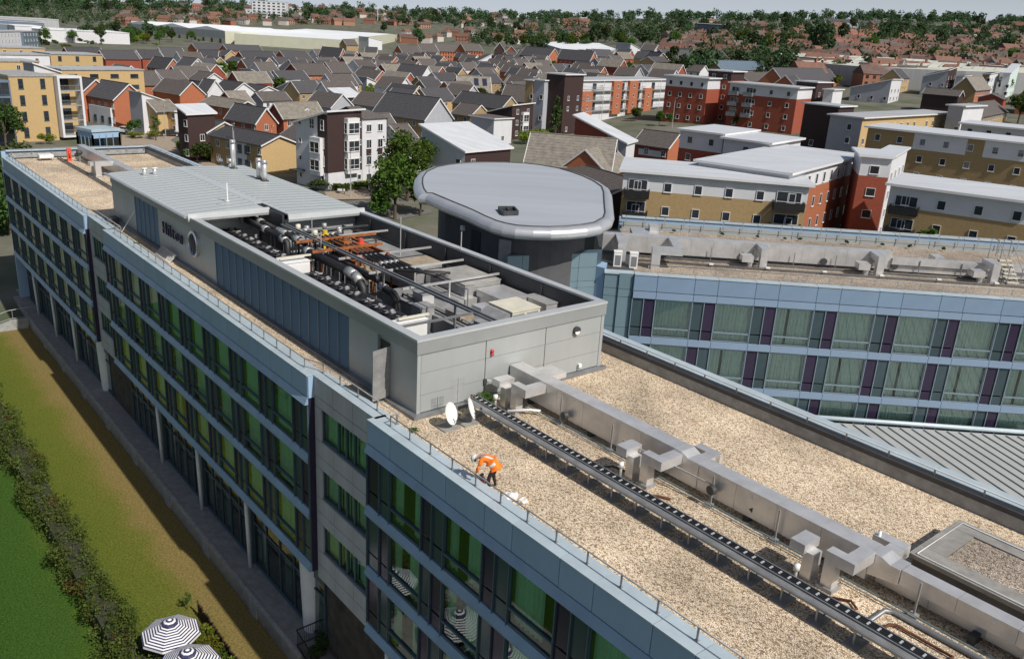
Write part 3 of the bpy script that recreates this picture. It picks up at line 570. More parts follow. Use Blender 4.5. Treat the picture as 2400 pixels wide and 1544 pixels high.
t = thing('batten_light', 'yellowed strip light inside the right-hand wall of the bay', 'light', (-30.5, 27.6, 18.2), frame='H'); m = MB(); m.bar((-31.3, 27.66, 18.2), (-29.7, 27.66, 18.2), 0.16, 0.12); m.build('diffuser', mat('yellowed_plastic', (0.62, 0.62, 0.40), 0.5), t)
# fittings on the near end wall
t = thing('wall_alarm', 'small red alarm sounder on the pale end wall', 'alarm', (PU1, 21.33, 17.9), frame='H')
for z in (17.88, 18.02): m = MB(); m.tube([(PU1, 21.33, z), (PU1 + 0.1, 21.33, z)], 0.07, 10); m.build('sounder', M_red, t, True)
t = thing('bulkhead_light', 'round black bulkhead light high on the pale end wall', 'light', (PU1, 26.2, 18.0), frame='H')
m = MB(); m.tube([(PU1, 26.22, 18.08), (PU1 + 0.14, 26.22, 18.08)], 0.2, 18); m.build('body', M_dark, t)
m = MB(); m.add([(PU1 + 0.15, 26.22 + 0.16 * math.cos(a), 18.06 + 0.16 * math.sin(a)) for a in [math.pi + math.pi * k / 10 for k in range(11)]], [tuple(range(11))]); m.build('lens', M_white, t)
t = thing('junction_box', 'small white junction box low on the pale end wall', 'box', (PU1, 26.6, 16.2), frame='H')
m = MB(); m.box(PU1, PU1 + 0.12, 26.52, 26.7, 16.2, 16.36); m.build('box', M_white, t); m = MB(); m.box(PU1, PU1 + 0.05, 26.48, 26.52, 16.05, 16.3); m.build('conduit', M_steel, t)
# roof top bits
for (u, v, h, r, lb) in ((-67.0, 26.6, 2.3, 0.2, 'single tall steel flue with a rod on the far ribbed roof'), (-61.9, 26.5, 1.6, 0.19, 'left flue of the steel pair on the ribbed roof'), (-60.9, 26.5, 1.6, 0.19, 'right flue of the steel pair on the ribbed roof')):
    t = thing('flue', lb, 'chimney', (u, v, 19.25), frame='H', group='steel flues on the ribbed roof')
    m = MB(); m.tube([(u, v, 19.25), (u, v, 19.25 + h)], r, 14); m.build('stack', M_galv, t, True)
    m = MB(); m.tube([(u, v, 19.25 + h - 0.3), (u, v, 19.25 + h - 0.05)], r + 0.03, 14); m.build('band', M_lag, t, True)
    m = MB(); m.tube([(u, v, 19.26), (u, v, 19.33)], r + 0.12, 14); m.build('collar', M_dark, t)
    if h > 2: m = MB(); m.tube([(u + 0.35, v, 19.25), (u + 0.35, v, 22.3)], 0.02, 6); m.build('rod', M_galv, t)
for (u, v, lb) in ((-66.2, 19.5, 'left'), (-66.1, 20.2, 'right')):
    t = thing('roof_cowl', lb + ' stub vent of the shiny pair on the far roof edge', 'vent', (u, v, 19.3), frame='H')
    m = MB(); m.tube([(u, v, 19.25), (u, v, 19.75)], 0.15, 12); m.build('pipe', M_galv, t, True); m = MB(); m.tube([(u, v, 19.75), (u, v, 19.82)], 0.22, 12); m.build('cap', M_white, t, True)
m = MB(); m.tube([(-54.2, 21.0, 19.36), (-54.2, 21.0, 20.6)], 0.05, 8); m.tube([(-54.2, 21.0, 19.36), (-54.2, 21.0, 19.44)], 0.14, 8); solo('pole', m, M_white, 'short white vent post near the step in the ribbed roof', 'vent', (-54.2, 21.0, 19.36))

# more gear on the right-hand side of the bay
m = MB(); m.box(-49.4, PU1 - 0.4, PV1 - 0.345, PV1 - 0.3, 18.05, 19.05); m.build('inner_band', M_dark, plant)
m = MB(); m.box(-49.4, PU1 - 0.4, PV1 - 0.36, PV1 - 0.301, 17.9, 18.04); m.build('inner_rail', M_steel, plant)
def dct(label, boxes, mt=None):
    t = thing('duct_run', label, 'duct', (boxes[0][0], boxes[0][2], 16.02), frame='H')
    for bx in boxes: m = MB(); m.box(*bx); m.build('section', mt or M_galv, t)
dct('galvanised cranked duct between the tan-topped and the large grey unit', [(-37.6, -36.8, 25.4, 26.2, 16.9, 18.3), (-37.3, -36.9, 26.2, 27.5, 17.2, 18.1)])
dct('flat galvanised duct crossing in front of the large grey unit', [(-36.6, -33.8, 24.45, 25.0, 17.2, 17.9), (-33.8, -33.2, 24.45, 25.6, 17.2, 17.9)])
dct('short upright duct with open top by the cream box', [(-32.2, -31.4, 24.5, 25.3, 16.1, 18.0)])
dct('dark louvred duct at the far right wall of the bay', [(-45.5, -43.2, 24.6, 25.3, 16.4, 18.0)], M_dark)
for k, (u0, u1, v, z, r) in enumerate(((-43.5, -34.2, 24.6, 18.55, 0.05), (-43.0, -33.0, 24.85, 18.5, 0.04), (-36.0, -27.5, 22.9, 17.75, 0.06), (-36.0, -27.5, 23.2, 17.75, 0.06), (-46.0, -40.2, 22.7, 18.55, 0.06), (-48.8, -44.6, 26.4, 18.4, 0.07), (-35.5, -28.0, 21.3, 17.4, 0.05))):
    m = MB(); m.tube([(u0, v, 16.1), (u0, v, z), (u1, v, z), (u1, v, 16.1)], r, 8); solo('thin_pipe', m, (M_black, M_steel, M_black, M_galvm, M_rustd, M_dark, M_steel)[k], ('slim black pipe beside the tan-topped unit', 'slim steel pipe behind the slim black one', 'black pipe along the long low air handler', 'grey pipe along the long low air handler', 'rust-brown pipe below the orange frame', 'dark pipe by the far right wall', 'steel pipe beside the nearest chiller')[k], 'pipe', (u0, v, 16.02))
for k, (u, v, w, d, h) in enumerate(((-35.2, 23.0, 0.9, 0.7, 0.5), (-32.4, 23.1, 1.2, 0.8, 0.3), (-30.0, 23.0, 0.7, 0.7, 0.45))):
    t = thing('filter_box', ('left', 'middle', 'right')[k] + ' small box on top of the long low air handler', 'box', (u, v, 17.6), frame='H'); m = MB(); m.box(u, u + w, v, v + d, 17.6, 17.6 + h); m.build('casing', (M_galv, M_tan, M_galvm)[k], t); m = MB(); m.box(u - 0.04, u + w + 0.04, v - 0.04, v + d + 0.04, 17.6 + h, 17.64 + h); m.build('lid', M_galvm, t)
# ================================================================ things on the gravel roof of the near wing
def guard_rail(label, pts, spacing, h=0.42, group='low guard rails along the front coping', frame='H', z0=None):
    z0 = ZC + 0.02 if z0 is None else z0
    t = thing('guard_rail', label, 'railing', (*pts[0], z0), frame=frame, group=group)
    m = MB(); m.tube([(u, v, z0 + h) for u, v in pts], 0.028, 8); m.build('handrail', M_galvm, t, True)
    pm_ = MB().box(-0.03, 0.03, -0.015, 0.015, 0, h).box(-0.05, 0.05, -0.05, 0.05, 0, 0.02).mesh('rail_post', M_galvm)
    for (a, b), (c, d) in zip(pts, pts[1:]):
        L_ = math.hypot(c - a, d - b); n = max(1, round(L_ / spacing))
        for k in range(n if (c, d) != pts[-1] else n + 1): inst('post', pm_, (a + (c - a) * k / n, b + (d - b) * k / n, z0), t)
    return t
guard_rail('low steel guard rail in front of the crouching worker', [(-26.0, 16.35), (-26.0, 16.08), (-2.5, 16.08)], 1.42)
guard_rail('low steel guard rail beside the long louvred wall', [(-62.2, 16.42), (-62.2, 16.0), (-33.2, 16.0), (-32.2, 16.4), (-26.0, 16.4)], 1.42)
guard_rail('low steel guard rail at the far left end of the roof', [(-98.8, 16.0), (-69.2, 16.0), (-68.3, 16.4), (-62.3, 16.42)], 1.42)
guard_rail('bracketed handrail over the rear parapet of the near wing', [(-99.0, 29.95), (-2.5, 29.95)], 1.75, 0.45, 'rear parapet handrails', z0=16.3)
guard_rail('handrail across the far end parapet of the near wing', [(-99.9, 16.6), (-99.9, 29.6)], 1.75, 0.45, 'rear parapet handrails', z0=16.3)

def box_duct(m, u0, u1, v0, v1, z0, z1): m.box(u0, u1, v0, v1, z0, z1)
def goose(parent, u, v, vd, du=0.0, w=0.36, zt=17.12):             # square riser from a kerb, elbow over to the duct side
    m = MB(); m.box(u - w / 2, u + w / 2, v - w / 2, v + w / 2, ZG, zt); m.box(u - w / 2 - 0.001, u + w / 2 + 0.55, v - w / 2 - 0.001, v + w / 2 + 0.001, zt - 0.36, zt + 0.001); m.box(u + 0.30, u + w / 2 + 0.551, v + w / 2, vd, zt - 0.361, zt + 0.002)
    o = m.build('riser', M_galv, parent)
    m = MB(); m.box(u - w / 2 - 0.08, u + w / 2 + 0.08, v - w / 2 - 0.08, v + w / 2 + 0.08, ZG, ZG + 0.12); m.build('kerb', M_galvm, parent)
    m = MB(); m.box(u - 1.25, u - 0.75, v - 0.35, v + 0.45, 16.72, 17.02); m.box(u - 0.85, u - 0.5, v - 0.2, v + 0.25, ZG, 16.75); m.build('spigot', M_galv, parent)
duct = thing('roof_duct', 'large galvanised duct running from the plant room end wall across the gravel roof', 'duct', (-18, 22.7, ZG), frame='H')
u = -26.42
while u < -17.2:
    m = MB(); m.box(u, u + 1.53, 22.35, 23.05, 16.1, 17.2); m.build('section', M_galv, duct); u += 1.54
m = MB(); m.prism([(-17.2, 16.1), (-16.0, 16.1), (-16.0, 17.06), (-16.5, 17.06), (-16.8, 17.2), (-17.2, 17.2)], 22.35, 23.05); m.v = [(x, z, y) for x, y, z in m.v]; m.build('reducer', M_galv, duct)
u = -15.98
while u < -9.7:
    m = MB(); m.box(u, u + 1.58, 22.36, 23.04, 16.1, 17.05); m.build('section', M_galv, duct); u += 1.59
m = MB(); m.prism([(-9.62, 16.3), (-8.7, 16.45), (-8.7, 16.93), (-9.0, 16.93), (-9.3, 17.05), (-9.62, 17.05)], 22.38, 23.02); m.v = [(x, z, y) for x, y, z in m.v]; m.build('reducer', M_galv, duct)
u = -8.68
while u < -2.5:
    m = MB(); m.box(u, u + 1.58, 22.45, 22.95, 16.45, 16.93); m.build('section', M_galv, duct)
    m = MB(); m.box(u - 0.8, u + 0.78, 22.75, 23.25, 15.98, 16.36); m.build('lower_section', M_galv, duct); u += 1.59
for k, u in enumerate((-24.75, -17.45, -10.2)): goose(duct, u, 21.4, 22.36)
for u in (-16.6, -9.6):
    m = MB(); m.box(u, u + 0.45, 23.04, 23.75, 16.55, 16.95); m.box(u - 0.55, u + 0.45, 23.5, 23.9, 16.551, 16.96); m.build('rear_branch', M_galv, duct)
m = MB(); m.box(-25.6, -24.6, 23.05, 24.0, 16.9, 17.15); m.build('rear_branch', M_galv, duct)
for u in (-22.9, -20.0, -15.2, -12.6, -8.0, -5.2):
    m = MB(); m.bar((u, 22.2, 15.9), (u, 22.2, 17.0), 0.05); m.build('hanger_post', M_galvm, duct); m = MB(); m.box(u - 0.12, u + 0.12, 22.05, 22.3, ZG, 15.98); m.build('post_foot', M_galvm, duct)
for u in (-25.2, -21.5, -18.3, -14.0, -11.4, -6.6): m = MB(); m.box(u, u + 0.2, 22.4, 23.0, ZG, 16.1); m.build('sleeper', M_dark, duct)
for u, z in ((-22.6, 16.35), (-15.2, 16.5)): m = MB(); m.tube([(u, 22.05, z), (u + 0.02, 22.22, z)], 0.17, 14); m.build('inspection_cap', M_dark, duct)
for u, z, w in ((-13.9, 16.85, 0.1), (-13.8, 16.4, 0.1), (-6.2, 16.8, 0.1)):
    m = MB(); m.add([(u, 22.342, z), (u + 0.14, 22.342, z - 0.1), (u + 0.14, 22.342, z + 0.1)] if u < -7 else [(u, 22.442, z), (u + 0.14, 22.442, z - 0.08), (u + 0.14, 22.442, z + 0.08)], [(0, 1, 2)]); m.build('flow_arrow', M_dark if z < 16.6 else M_white, duct)
# stub vents in front of the risers
for u, v, lb in ((-25.35, 20.75, 'by the climbing plant'), (-18.25, 20.9, 'in the middle of the cable tray'), (-10.9, 20.7, 'near the right-hand risers')):
    t = thing('soil_vent', 'white capped soil vent pipe ' + lb, 'vent', (u, v, ZG), frame='H', group='soil vents beside the cable tray')
    m = MB(); m.tube([(u, v, ZG), (u, v, 16.35)], 0.055, 10); m.build('pipe', M_galvm, t, True); m = MB(); m.tube([(u, v, 16.35), (u, v, 16.55)], 0.095, 12); m.build('cap', M_white, t, True)
# long cable tray on posts
tray = thing('cable_tray', 'long black and grey cable tray on short posts across the gravel', 'cable tray', (-16, 19.8, ZG), frame='H')
for v in (19.82, 20.16): m = MB(); m.box(-25.8, -3.0, v - 0.02, v + 0.02, 16.4, 16.5); m.build('side_rail', M_steel, tray)
rg = MB().box(-0.025, 0.025, 0.10, 0.27, 0, 0.03).mesh('tray_rung', mat('bright_rung', (0.55, 0.55, 0.54), 0.5, 0.3))
for k in range(74): inst('rung', rg, (-25.7 + 0.306 * k, 19.83, 16.455), tray)
for k, (v, z, r) in enumerate(((19.87, 16.43, 0.04), (19.945, 16.43, 0.042), (20.03, 16.43, 0.042), (20.11, 16.43, 0.036))): m = MB(); m.tube([(-25.8, v, z), (-20, v + 0.01, z), (-12, v - 0.012, z), (-3.0, v, z)], r, 6); m.build('cable', M_black, tray)
m = MB(); m.box(-25.8, -3.0, 19.5, 19.8, 16.4, 16.415); m.box(-25.8, -3.0, 19.48, 19.5, 16.4, 16.47); m.build('tray_bed', M_steel, tray)
for k in range(4): m = MB(); m.tube([(-25.8, 19.54 + 0.065 * k, 16.45), (-3.0, 19.54 + 0.065 * k, 16.45)], 0.022, 6); m.build('conduit', M_galvm, tray)
for k in range(20):
    u = -25.4 + 1.135 * k
    m = MB(); m.bar((u, 19.65, ZG + 0.02), (u, 19.65, 16.4), 0.045); m.bar((u, 20.1, ZG + 0.02), (u, 20.1, 16.4), 0.045); m.bar((u, 19.5, 16.385), (u, 20.2, 16.385), 0.05, 0.03); m.build('leg', M_galvm, tray)
    m = MB(); m.box(u - 0.22, u + 0.22, 19.42, 20.3, ZG, ZG + 0.04); m.build('foot_slab', M_stone, tray)
m = MB(); m.tube([(-25.9, 22.1, 15.97), (-14, 22.12, 15.97), (-3, 22.1, 15.97)], 0.03, 6); solo('conduit_run', m, mat('teal_grey_conduit', (0.17, 0.22, 0.22), 0.5, 0.2), 'thin grey conduit lying along the foot of the duct', 'conduit', (-14, 22.1, ZG))
m = MB(); m.tube([(-25.9, 21.98, 15.93), (-14, 22.0, 15.93), (-3, 21.98, 15.93)], 0.022, 6); solo('conduit_run', m, M_galvm, 'second thinner conduit beside the first at the duct foot', 'conduit', (-14, 22.0, ZG))
def floor_pipe(label, pts, r, mt=M_rustd):
    m = MB(); m.tube(pts, r, 8); solo('surface_pipe', m, mt, label, 'pipe', (*pts[0][:2], ZG), smooth=True)
zf = ZG + 0.08
floor_pipe('thick dark pipe loop on the gravel at the lower right', [(-8.6, 20.2, zf), (-8.6, 21.7, zf), (-8.4, 21.85, zf), (-5.9, 21.85, zf), (-5.7, 21.7, zf), (-5.7, 20.3, zf)], 0.075, M_steel)
floor_pipe('thin dark pipe loop inside the thick one', [(-8.2, 20.25, zf), (-8.2, 21.2, zf), (-8.05, 21.35, zf), (-6.5, 21.35, zf), (-6.4, 20.3, zf)], 0.045)
floor_pipe('rusty bent pipe on the gravel below the right-hand riser', [(-9.9, 20.9, zf), (-9.4, 21.3, zf), (-9.1, 21.1, zf), (-9.3, 20.4, zf)], 0.04)
floor_pipe('short rusty pipe on the gravel by the middle riser', [(-16.9, 20.5, zf), (-16.6, 21.1, zf), (-16.2, 21.3, zf)], 0.04)
floor_pipe('white-taped pipe joint at the foot of the first riser', [(-24.7, 20.9, zf + 0.1), (-24.2, 21.7, zf + 0.15), (-23.9, 22.0, zf + 0.15)], 0.055, M_white)
floor_pipe('dark pipe on the gravel behind the middle riser', [(-19.4, 20.4, zf), (-19.0, 21.3, zf), (-18.2, 21.5, zf)], 0.04, M_dark)
m = MB(); m.bar((-18.9, 21.6, 16.95), (-15.2, 22.2, 16.65), 0.05); solo('stay_bar', m, M_galvm, 'slanting steel stay between the middle riser and the duct post', 'bar', (-18.9, 21.6, 16.9))
# roof hatch with stone kerb
hatch = thing('roof_hatch', 'raised gravel-topped roof upstand with slab border at the right edge', 'roof hatch', (-7, 26, ZG), frame='H')
m = MB(); m.box(-9.2, -2.8, 24.35, 27.5, ZG, 16.36); m.build('upstand', M_dark, hatch)
m = MB(); m.box(-8.5, -3.0, 25.0, 26.9, 16.36, 16.46); m.build('gravel_bed', M_gravel2, hatch)
for (a, b, c, d) in ((-9.3, -2.8, 24.25, 24.98), (-9.3, -2.8, 26.92, 27.6), (-9.3, -8.52, 24.99, 26.91)): m = MB(); m.box(a, b, c, d, 16.36, 16.5); m.build('slab_border', M_stone, hatch)
m = MB(); m.tube([(-2.9, 24.35, 16.53), (-9.1, 24.35, 16.53), (-9.1, 27.4, 16.53), (-2.9, 27.4, 16.53)], 0.022, 6); m.build('lightning_tape', M_white, hatch)
m = MB(); m.tube([(-10.0, 23.6, ZG), (-10.0, 23.6, 17.1)], 0.05, 8); solo('pole', m, M_white, 'slim white vent post behind the duct near the roof hatch', 'vent', (-10.0, 23.6, ZG), smooth=True)
# satellite dishes, aerial, plant, cable box
def dish(u, v, label, rz):
    t = thing('satellite_dish', label, 'satellite dish', (u, v, ZG), frame='H', group='satellite dishes by the plant room corner')
    a = R(rz); m = MB(); ns, nr = 20, 5; ax = Vector((math.cos(a) * 0.94, math.sin(a) * 0.94, 0.34)); c = Vector((u, v, ZG + 0.62)); s_ = ax.cross(Vector((0, 0, 1))).normalized(); up = s_.cross(ax)
    vs = []; fs = []
    for j in range(nr + 1):
        r = 0.46 * j / nr; d = 0.10 * (j / nr) ** 2
        for i in range(ns): q = 2 * math.pi * i / ns; vs.append(c + s_ * r * 0.92 * math.cos(q) + up * r * math.sin(q) + ax * d)
    for j in range(nr):
        for i in range(ns): fs.append((j * ns + i, j * ns + (i + 1) % ns, (j + 1) * ns + (i + 1) % ns, (j + 1) * ns + i))
    m.add(vs, fs); m.build('reflector', M_white, t, True)
    m = MB(); m.tube([c - ax * 0.05, c - ax * 0.12 - Vector((0, 0, 0.1)), (u - ax.x * 0.12, v - ax.y * 0.12, ZG)], 0.025, 8); m.build('mast', M_steel, t)
    m = MB(); m.tube([c - up * 0.42 + ax * 0.08, c + ax * 0.5 - up * 0.12], 0.014, 6); m.tube([c + ax * 0.5 - up * 0.12, c + ax * 0.42 - up * 0.08], 0.04, 8); m.build('feed_arm', M_dark, t)
    m = MB(); m.box(u - 0.4, u + 0.3, v - 0.4, v + 0.4, ZG, ZG + 0.05); m.build('ballast_slab', M_stone, t)
dish(-25.0, 18.15, 'round white satellite dish facing the camera side, nearer the roof edge', 26)
dish(-24.95, 19.1, 'white satellite dish seen almost edge-on beside the aerial', 47)
t = thing('tv_aerial', 'tall comb-like television aerial against the pale end wall', 'aerial', (-25.3, 18.75, ZG), frame='H')
m = MB(); m.tube([(-25.3, 18.75, ZG), (-25.3, 18.75, 17.75)], 0.02, 6); m.build('mast', M_galvm, t)
for k in range(9): m = MB(); m.tube([(-25.3, 18.75 - 0.10 - 0.012 * k, 16.6 + 0.1 * k), (-25.3, 18.75 + 0.10 + 0.012 * k, 16.6 + 0.1 * k)], 0.009, 5); m.build('element', M_galvm, t)
for s_ in (-1, 1):
    m = MB()
    for k in range(5): m.tube([(-25.3, 18.75 + s_ * (0.1 + 0.05 * k), 17.2), (-25.3, 18.75 + s_ * (0.1 + 0.05 * k), 17.75)], 0.006, 4)
    for k in range(4): m.tube([(-25.3, 18.75 + s_ * 0.08, 17.25 + 0.15 * k), (-25.3, 18.75 + s_ * 0.32, 17.25 + 0.15 * k)], 0.006, 4)
    m.build('reflector_grid', M_galvm, t)
m = MB(); m.box(-25.7, -25.0, 18.5, 19.0, ZG, ZG + 0.06); m.build('base', M_dark, t)
t = thing('cable_box', 'small dark cable box with loose white cable on the end wall above the plant', 'box', (PU1, 20.6, 16.6), frame='H')
m = MB(); m.box(PU1, PU1 + 0.08, 20.95, 21.1, 16.55, 16.8); m.build('box', M_dark, t); m = MB(); m.tube([(PU1 + 0.06, 21.1, 16.78), (PU1 + 0.15, 21.25, 16.7), (PU1 + 0.1, 21.5, 16.4)], 0.012, 5); m.build('cable', M_white, t)
# access ladder lying by the wall, loose pole
t = thing('ladder', 'aluminium ladder lying against the foot of the wall under the letters', 'ladder', (-55.5, 17.2, ZG), frame='H')
for v, z in ((16.85, ZG + 0.05), (17.3, ZG + 0.5)): m = MB(); m.bar((-56.3, v, z), (-53.6, v, z), 0.07, 0.04); m.build('stile', M_galv, t)
for k in range(9): m = MB(); m.bar((-56.15 + 0.3 * k, 16.85, ZG + 0.05), (-56.15 + 0.3 * k, 17.3, ZG + 0.5), 0.16, 0.03, up=(1, 0, 0)); m.build('tread', M_galv, t)
m = MB(); m.tube([(-63.2, 16.7, ZG), (-62.4, 17.5, 17.5)], 0.03, 6); solo('pole', m, M_white, 'white pole leaning on the plant room side near the far corner', 'pole', (-63.2, 16.7, ZG))
m = MB(); m.box(-66.9, -66.0, 16.6, 17.4, ZG, 16.3); solo('plant_kerb_box', m, M_dark, 'low dark box on the roof at the far end of the side wall', 'box', (-66.5, 17, ZG))
# rubble sacks by the worker
def sack(u, v, s_, label, seed):
    rr = random.Random(seed); me = bpy.data.meshes.new('sack'); bm = bmesh.new(); bmesh.ops.create_icosphere(bm, subdivisions=3, radius=1)
    for vv in bm.verts:
        n_ = vv.co.copy(); k = 1 + 0.18 * math.sin(n_.x * 5 + seed) * math.cos(n_.y * 4 + 1) + rr.uniform(-0.06, 0.06); vv.co = Vector((n_.x * s_ * k, n_.y * s_ * 0.8 * k, max(0, (n_.z * 0.55 + 0.45) * s_ * k)))
    bm.to_mesh(me); bm.free(); me.materials.append(mat('white_sack', (0.68, 0.67, 0.64), 0.8, var=0.12, scale=8, bump=0.4, bscale=14))
    o = bpy.data.objects.new('rubble_sack', me); COL.objects.link(o); o.location = H(u, v, ZG); tag(o, label, 'sack', 'white sacks beside the worker')
sack(-19.35, 16.72, 0.26, 'white rubble sack right behind the worker, the larger', 1); sack(-18.95, 16.95, 0.17, 'small crumpled white sack farthest from the worker', 5); sack(-20.9, 16.62, 0.2, 'white sack between the worker and the coping', 9)
m = MB(); m.box(-19.9, -18.9, 16.45, 16.62, ZG, ZG + 0.03); solo('plastic_sheet', m, mat('clear_sheet', (0.5, 0.55, 0.55), 0.4), 'pale plastic sheet on the gravel behind the guard rail', 'sheet', (-19.4, 16.5, ZG))
# --- far left roof
d2 = thing('roof_duct', 'galvanised duct at the far left end of the roof beyond the plant room', 'duct', (-85, 23, ZG), frame='H')
u = -99.0
while u < -69.5: m = MB(); m.box(u, u + 1.8, 22.6, 23.3, 16.15, 17.15); m.build('section', M_galv, d2); u += 1.81
for u in (-86.5, -76.5):
    m = MB(); m.box(u, u + 0.5, 21.0, 21.5, ZG, 17.3); m.box(u, u + 0.499, 21.0, 22.6, 16.88, 17.301); m.build('riser', M_galv, d2); m = MB(); m.box(u - 0.08, u + 0.58, 20.92, 21.58, ZG, ZG + 0.12); m.build('kerb', M_galvm, d2)
    m = MB(); m.box(u - 1.3, u - 0.5, 20.8, 21.7, 16.7, 17.1); m.box(u - 1.1, u - 0.8, 21.0, 21.3, ZG, 16.7); m.build('spigot', M_galv, d2)
for k, v in enumerate((20.4, 20.65, 22.1)):
    m = MB(); m.tube([(-98.0, v, 15.98), (-88, v + 0.1, 15.98), (-70, v, 15.98)], 0.06, 6); solo('surface_pipe', m, M_dark, ('front', 'middle', 'rear')[k] + ' dark pipe along the far left gravel', 'pipe', (-84, v, ZG))
t = thing('extinguisher_post', 'red-orange fire point post on the far left roof', 'fire point', (-96.5, 21.2, ZG), frame='H')
m = MB(); m.box(-96.6, -96.4, 21.0, 21.4, ZG, 17.15); m.build('stand', M_ored, t); m = MB(); m.tube([(-96.38, 21.2, 16.2), (-96.38, 21.2, 16.9)], 0.09, 10); m.build('extinguisher', M_red, t, True)
t = thing('vent_cowl', 'round dark roof vent next to the red fire point', 'vent', (-95.8, 22.0, ZG), frame='H')
m = MB(); m.tube([(-95.8, 22.0, ZG), (-95.8, 22.0, 16.6)], 0.12, 10); m.build('pipe', M_steel, t); m = MB(); m.lathe([(0, 17.0), (0.25, 16.95), (0.32, 16.75), (0.25, 16.6), (0, 16.55)], (-95.8, 22, 0), 14); m.build('cowl', M_dark, t, True)
t = thing('condenser_unit', 'small pale condenser on legs at the far left roof corner', 'air conditioner', (-97.5, 18.9, ZG), frame='H')
m = MB(); m.box(-98.2, -97.2, 18.6, 19.9, 16.15, 16.45); m.build('casing', M_white, t)
for k in range(4): panel('leg', 0.05, 0.3, 0.05, M_steel, (-98.2 + 0.95 * (k % 2), 18.6 + 1.25 * (k // 2), ZG), t)
for u, v, lb in ((-68.9, 26.3, 'left'), (-68.7, 27.0, 'right')):
    t = thing('roof_cowl', lb + ' short vent cowl on the gravel behind the far roof', 'vent', (u, v, ZG), frame='H'); m = MB(); m.tube([(u, v, ZG), (u, v, 19.5)], 0.14, 10); m.build('pipe', M_galvm, t, True); m = MB(); m.tube([(u, v, 19.5), (u, v, 19.8)], 0.18, 10); m.build('cap', M_galv, t, True)
# ================================================================ far wing across the courtyard
CF = (Vector((7.97, 55.4, 0)), R(-1.66))                              # frame: x along its facade, y into it
def CL(p): q = Matrix.Rotation(-CF[1], 3, 'Z') @ (Vector((p[0], p[1], 0)) - CF[0]); return q.x, q.y
court = thing('hotel_building', 'rear hotel wing across the courtyard with blue fascia, pale curtains and purple panels', 'building', (14, 8, 0), frame=CF)
m = MB(); m.box(0.1, 40, 1.0, 15.5, 0, 15.2); m.build('core', M_room, court)
m = MB(); m.box(0.05, 40, 0.5, 15.2, 15.2, ZG); m.build('gravel_roof', M_gravel2, court)
FZ = [(11.72, 14.38), (8.5, 11.18), (5.3, 7.98), (2.1, 4.8)]
fm2, pm2 = window_meshes('court', 2.47, 2.66, 0.62, 0.05, M_cframe, M_glassc)
cm2 = [curtain_mesh('sheer_%d' % i, 2.47, 2.66, c) for i, c in enumerate([[(0, 1)], [(0, 1)], [(0, 1)], [(0, 0.33), (0.4, 1)], [(0, 0.98)]])]
mods = []; x = 0.0
while x < 37: mods.append((x, x + 0.78, x + 1.56, x + 4.03)); x += 4.06
facade(court, 0, 40, 0.0, mods, FZ, 1, cm2, fm2, pm2, 0.62, random.Random(8), M_cframe, 2.47)
M_fas2 = mat('court_fascia_panel', (0.19, 0.27, 0.37), 0.4, 0.05, var=0.08, scale=0.4, rnd=0.04)
M_led2 = mat('court_ledge', (0.22, 0.30, 0.40), 0.4, 0.05, var=0.06, scale=0.5)
js = sorted([md[0] for md in mods] + [md[2] for md in mods] + [40])
for p, q in zip(js, js[1:]):
    panel('fascia_panel_court', q - p, 1.05, 0.4, M_fas2, (p, -0.02, 14.9), court); panel('coping_panel_court', q - p, 0.08, 0.7, M_coping, (p, -0.05, 15.97), court)
    for zb in (11.2, 7.99, 4.79): panel('band_panel_court', q - p, 0.5, 0.3, M_led2, (p, -0.1, zb), court)
    panel('band_panel_court', q - p, 0.48, 0.3, M_led2, (p, -0.1, 14.4), court)
m = MB(); m.box(0.2, 40, 0.1, 1.1, 14.4, 15.2)
for zb in (11.2, 7.99, 4.79): m.box(0.2, 40, 0.22, 1.1, zb, zb + 0.5)
m.build('floor_slab', M_dark, court)
# tiled return at the corner
for k, (p, q) in enumerate(((-1.98, -1.0), (-1.0, -0.03))):
    for z0, z1 in ((14.9, 16.0), (14.35, 14.9), (12.2, 14.35), (11.3, 12.2), (9.0, 11.3), (7.4, 9.0), (5.0, 7.4)): panel('corner_tile', q - p, z1 - z0, 0.15, M_drum, (p, 0.3 - 0.13 * k, z0), court)
m = MB(); m.box(-2.0, 0.1, 0.45, 14, 3, 15.9); m.build('corner_core', M_dark, court); m = MB(); m.box(-0.03, 0.05, 0.0, 0.5, 4, 15.95); m.build('corner_fin', M_frame, court)
m = MB(); m.box(-2.0, 0.0, 0.2, 1.0, 15.9, 16.0); m.build('corner_coping', M_coping, court)
# rear parapet with horizontal boards
for k in range(14):
    for z0, z1 in ((15.75, 16.15), (16.16, 16.5)): panel('parapet_board', 2.8, z1 - z0, 0.06, M_pgrey, (0.2 + 2.82 * k, 15.1, z0), court)
    panel('rear_coping_court', 2.8, 0.12, 0.6, M_coping, (0.2 + 2.82 * k, 15.3, 16.75), court)
m = MB(); m.box(0, 40, 15.4, 15.9, 0, 16.74); m.build('rear_wall', M_fascia, court)
guard_rail('low guard rail along the courtyard wing front coping', [(1.0, 1.0), (39, 1.0)], 1.54, 0.4, 'guard rails on the courtyard wing', CF)
guard_rail('sloping-bracket handrail on the courtyard wing rear parapet', [(0.5, 14.95), (39, 14.95)], 1.6, 0.75, 'guard rails on the courtyard wing', CF, z0=16.3)
d3 = thing('roof_duct', 'long galvanised duct on the courtyard wing roof', 'duct', (14, 6.2, ZG), frame=CF)
x = -1.9
while x < 17.5: m = MB(); m.box(x, x + 1.6, 6.0, 6.9, 16.1, 17.3); m.build('section', M_galv, d3); x += 1.61
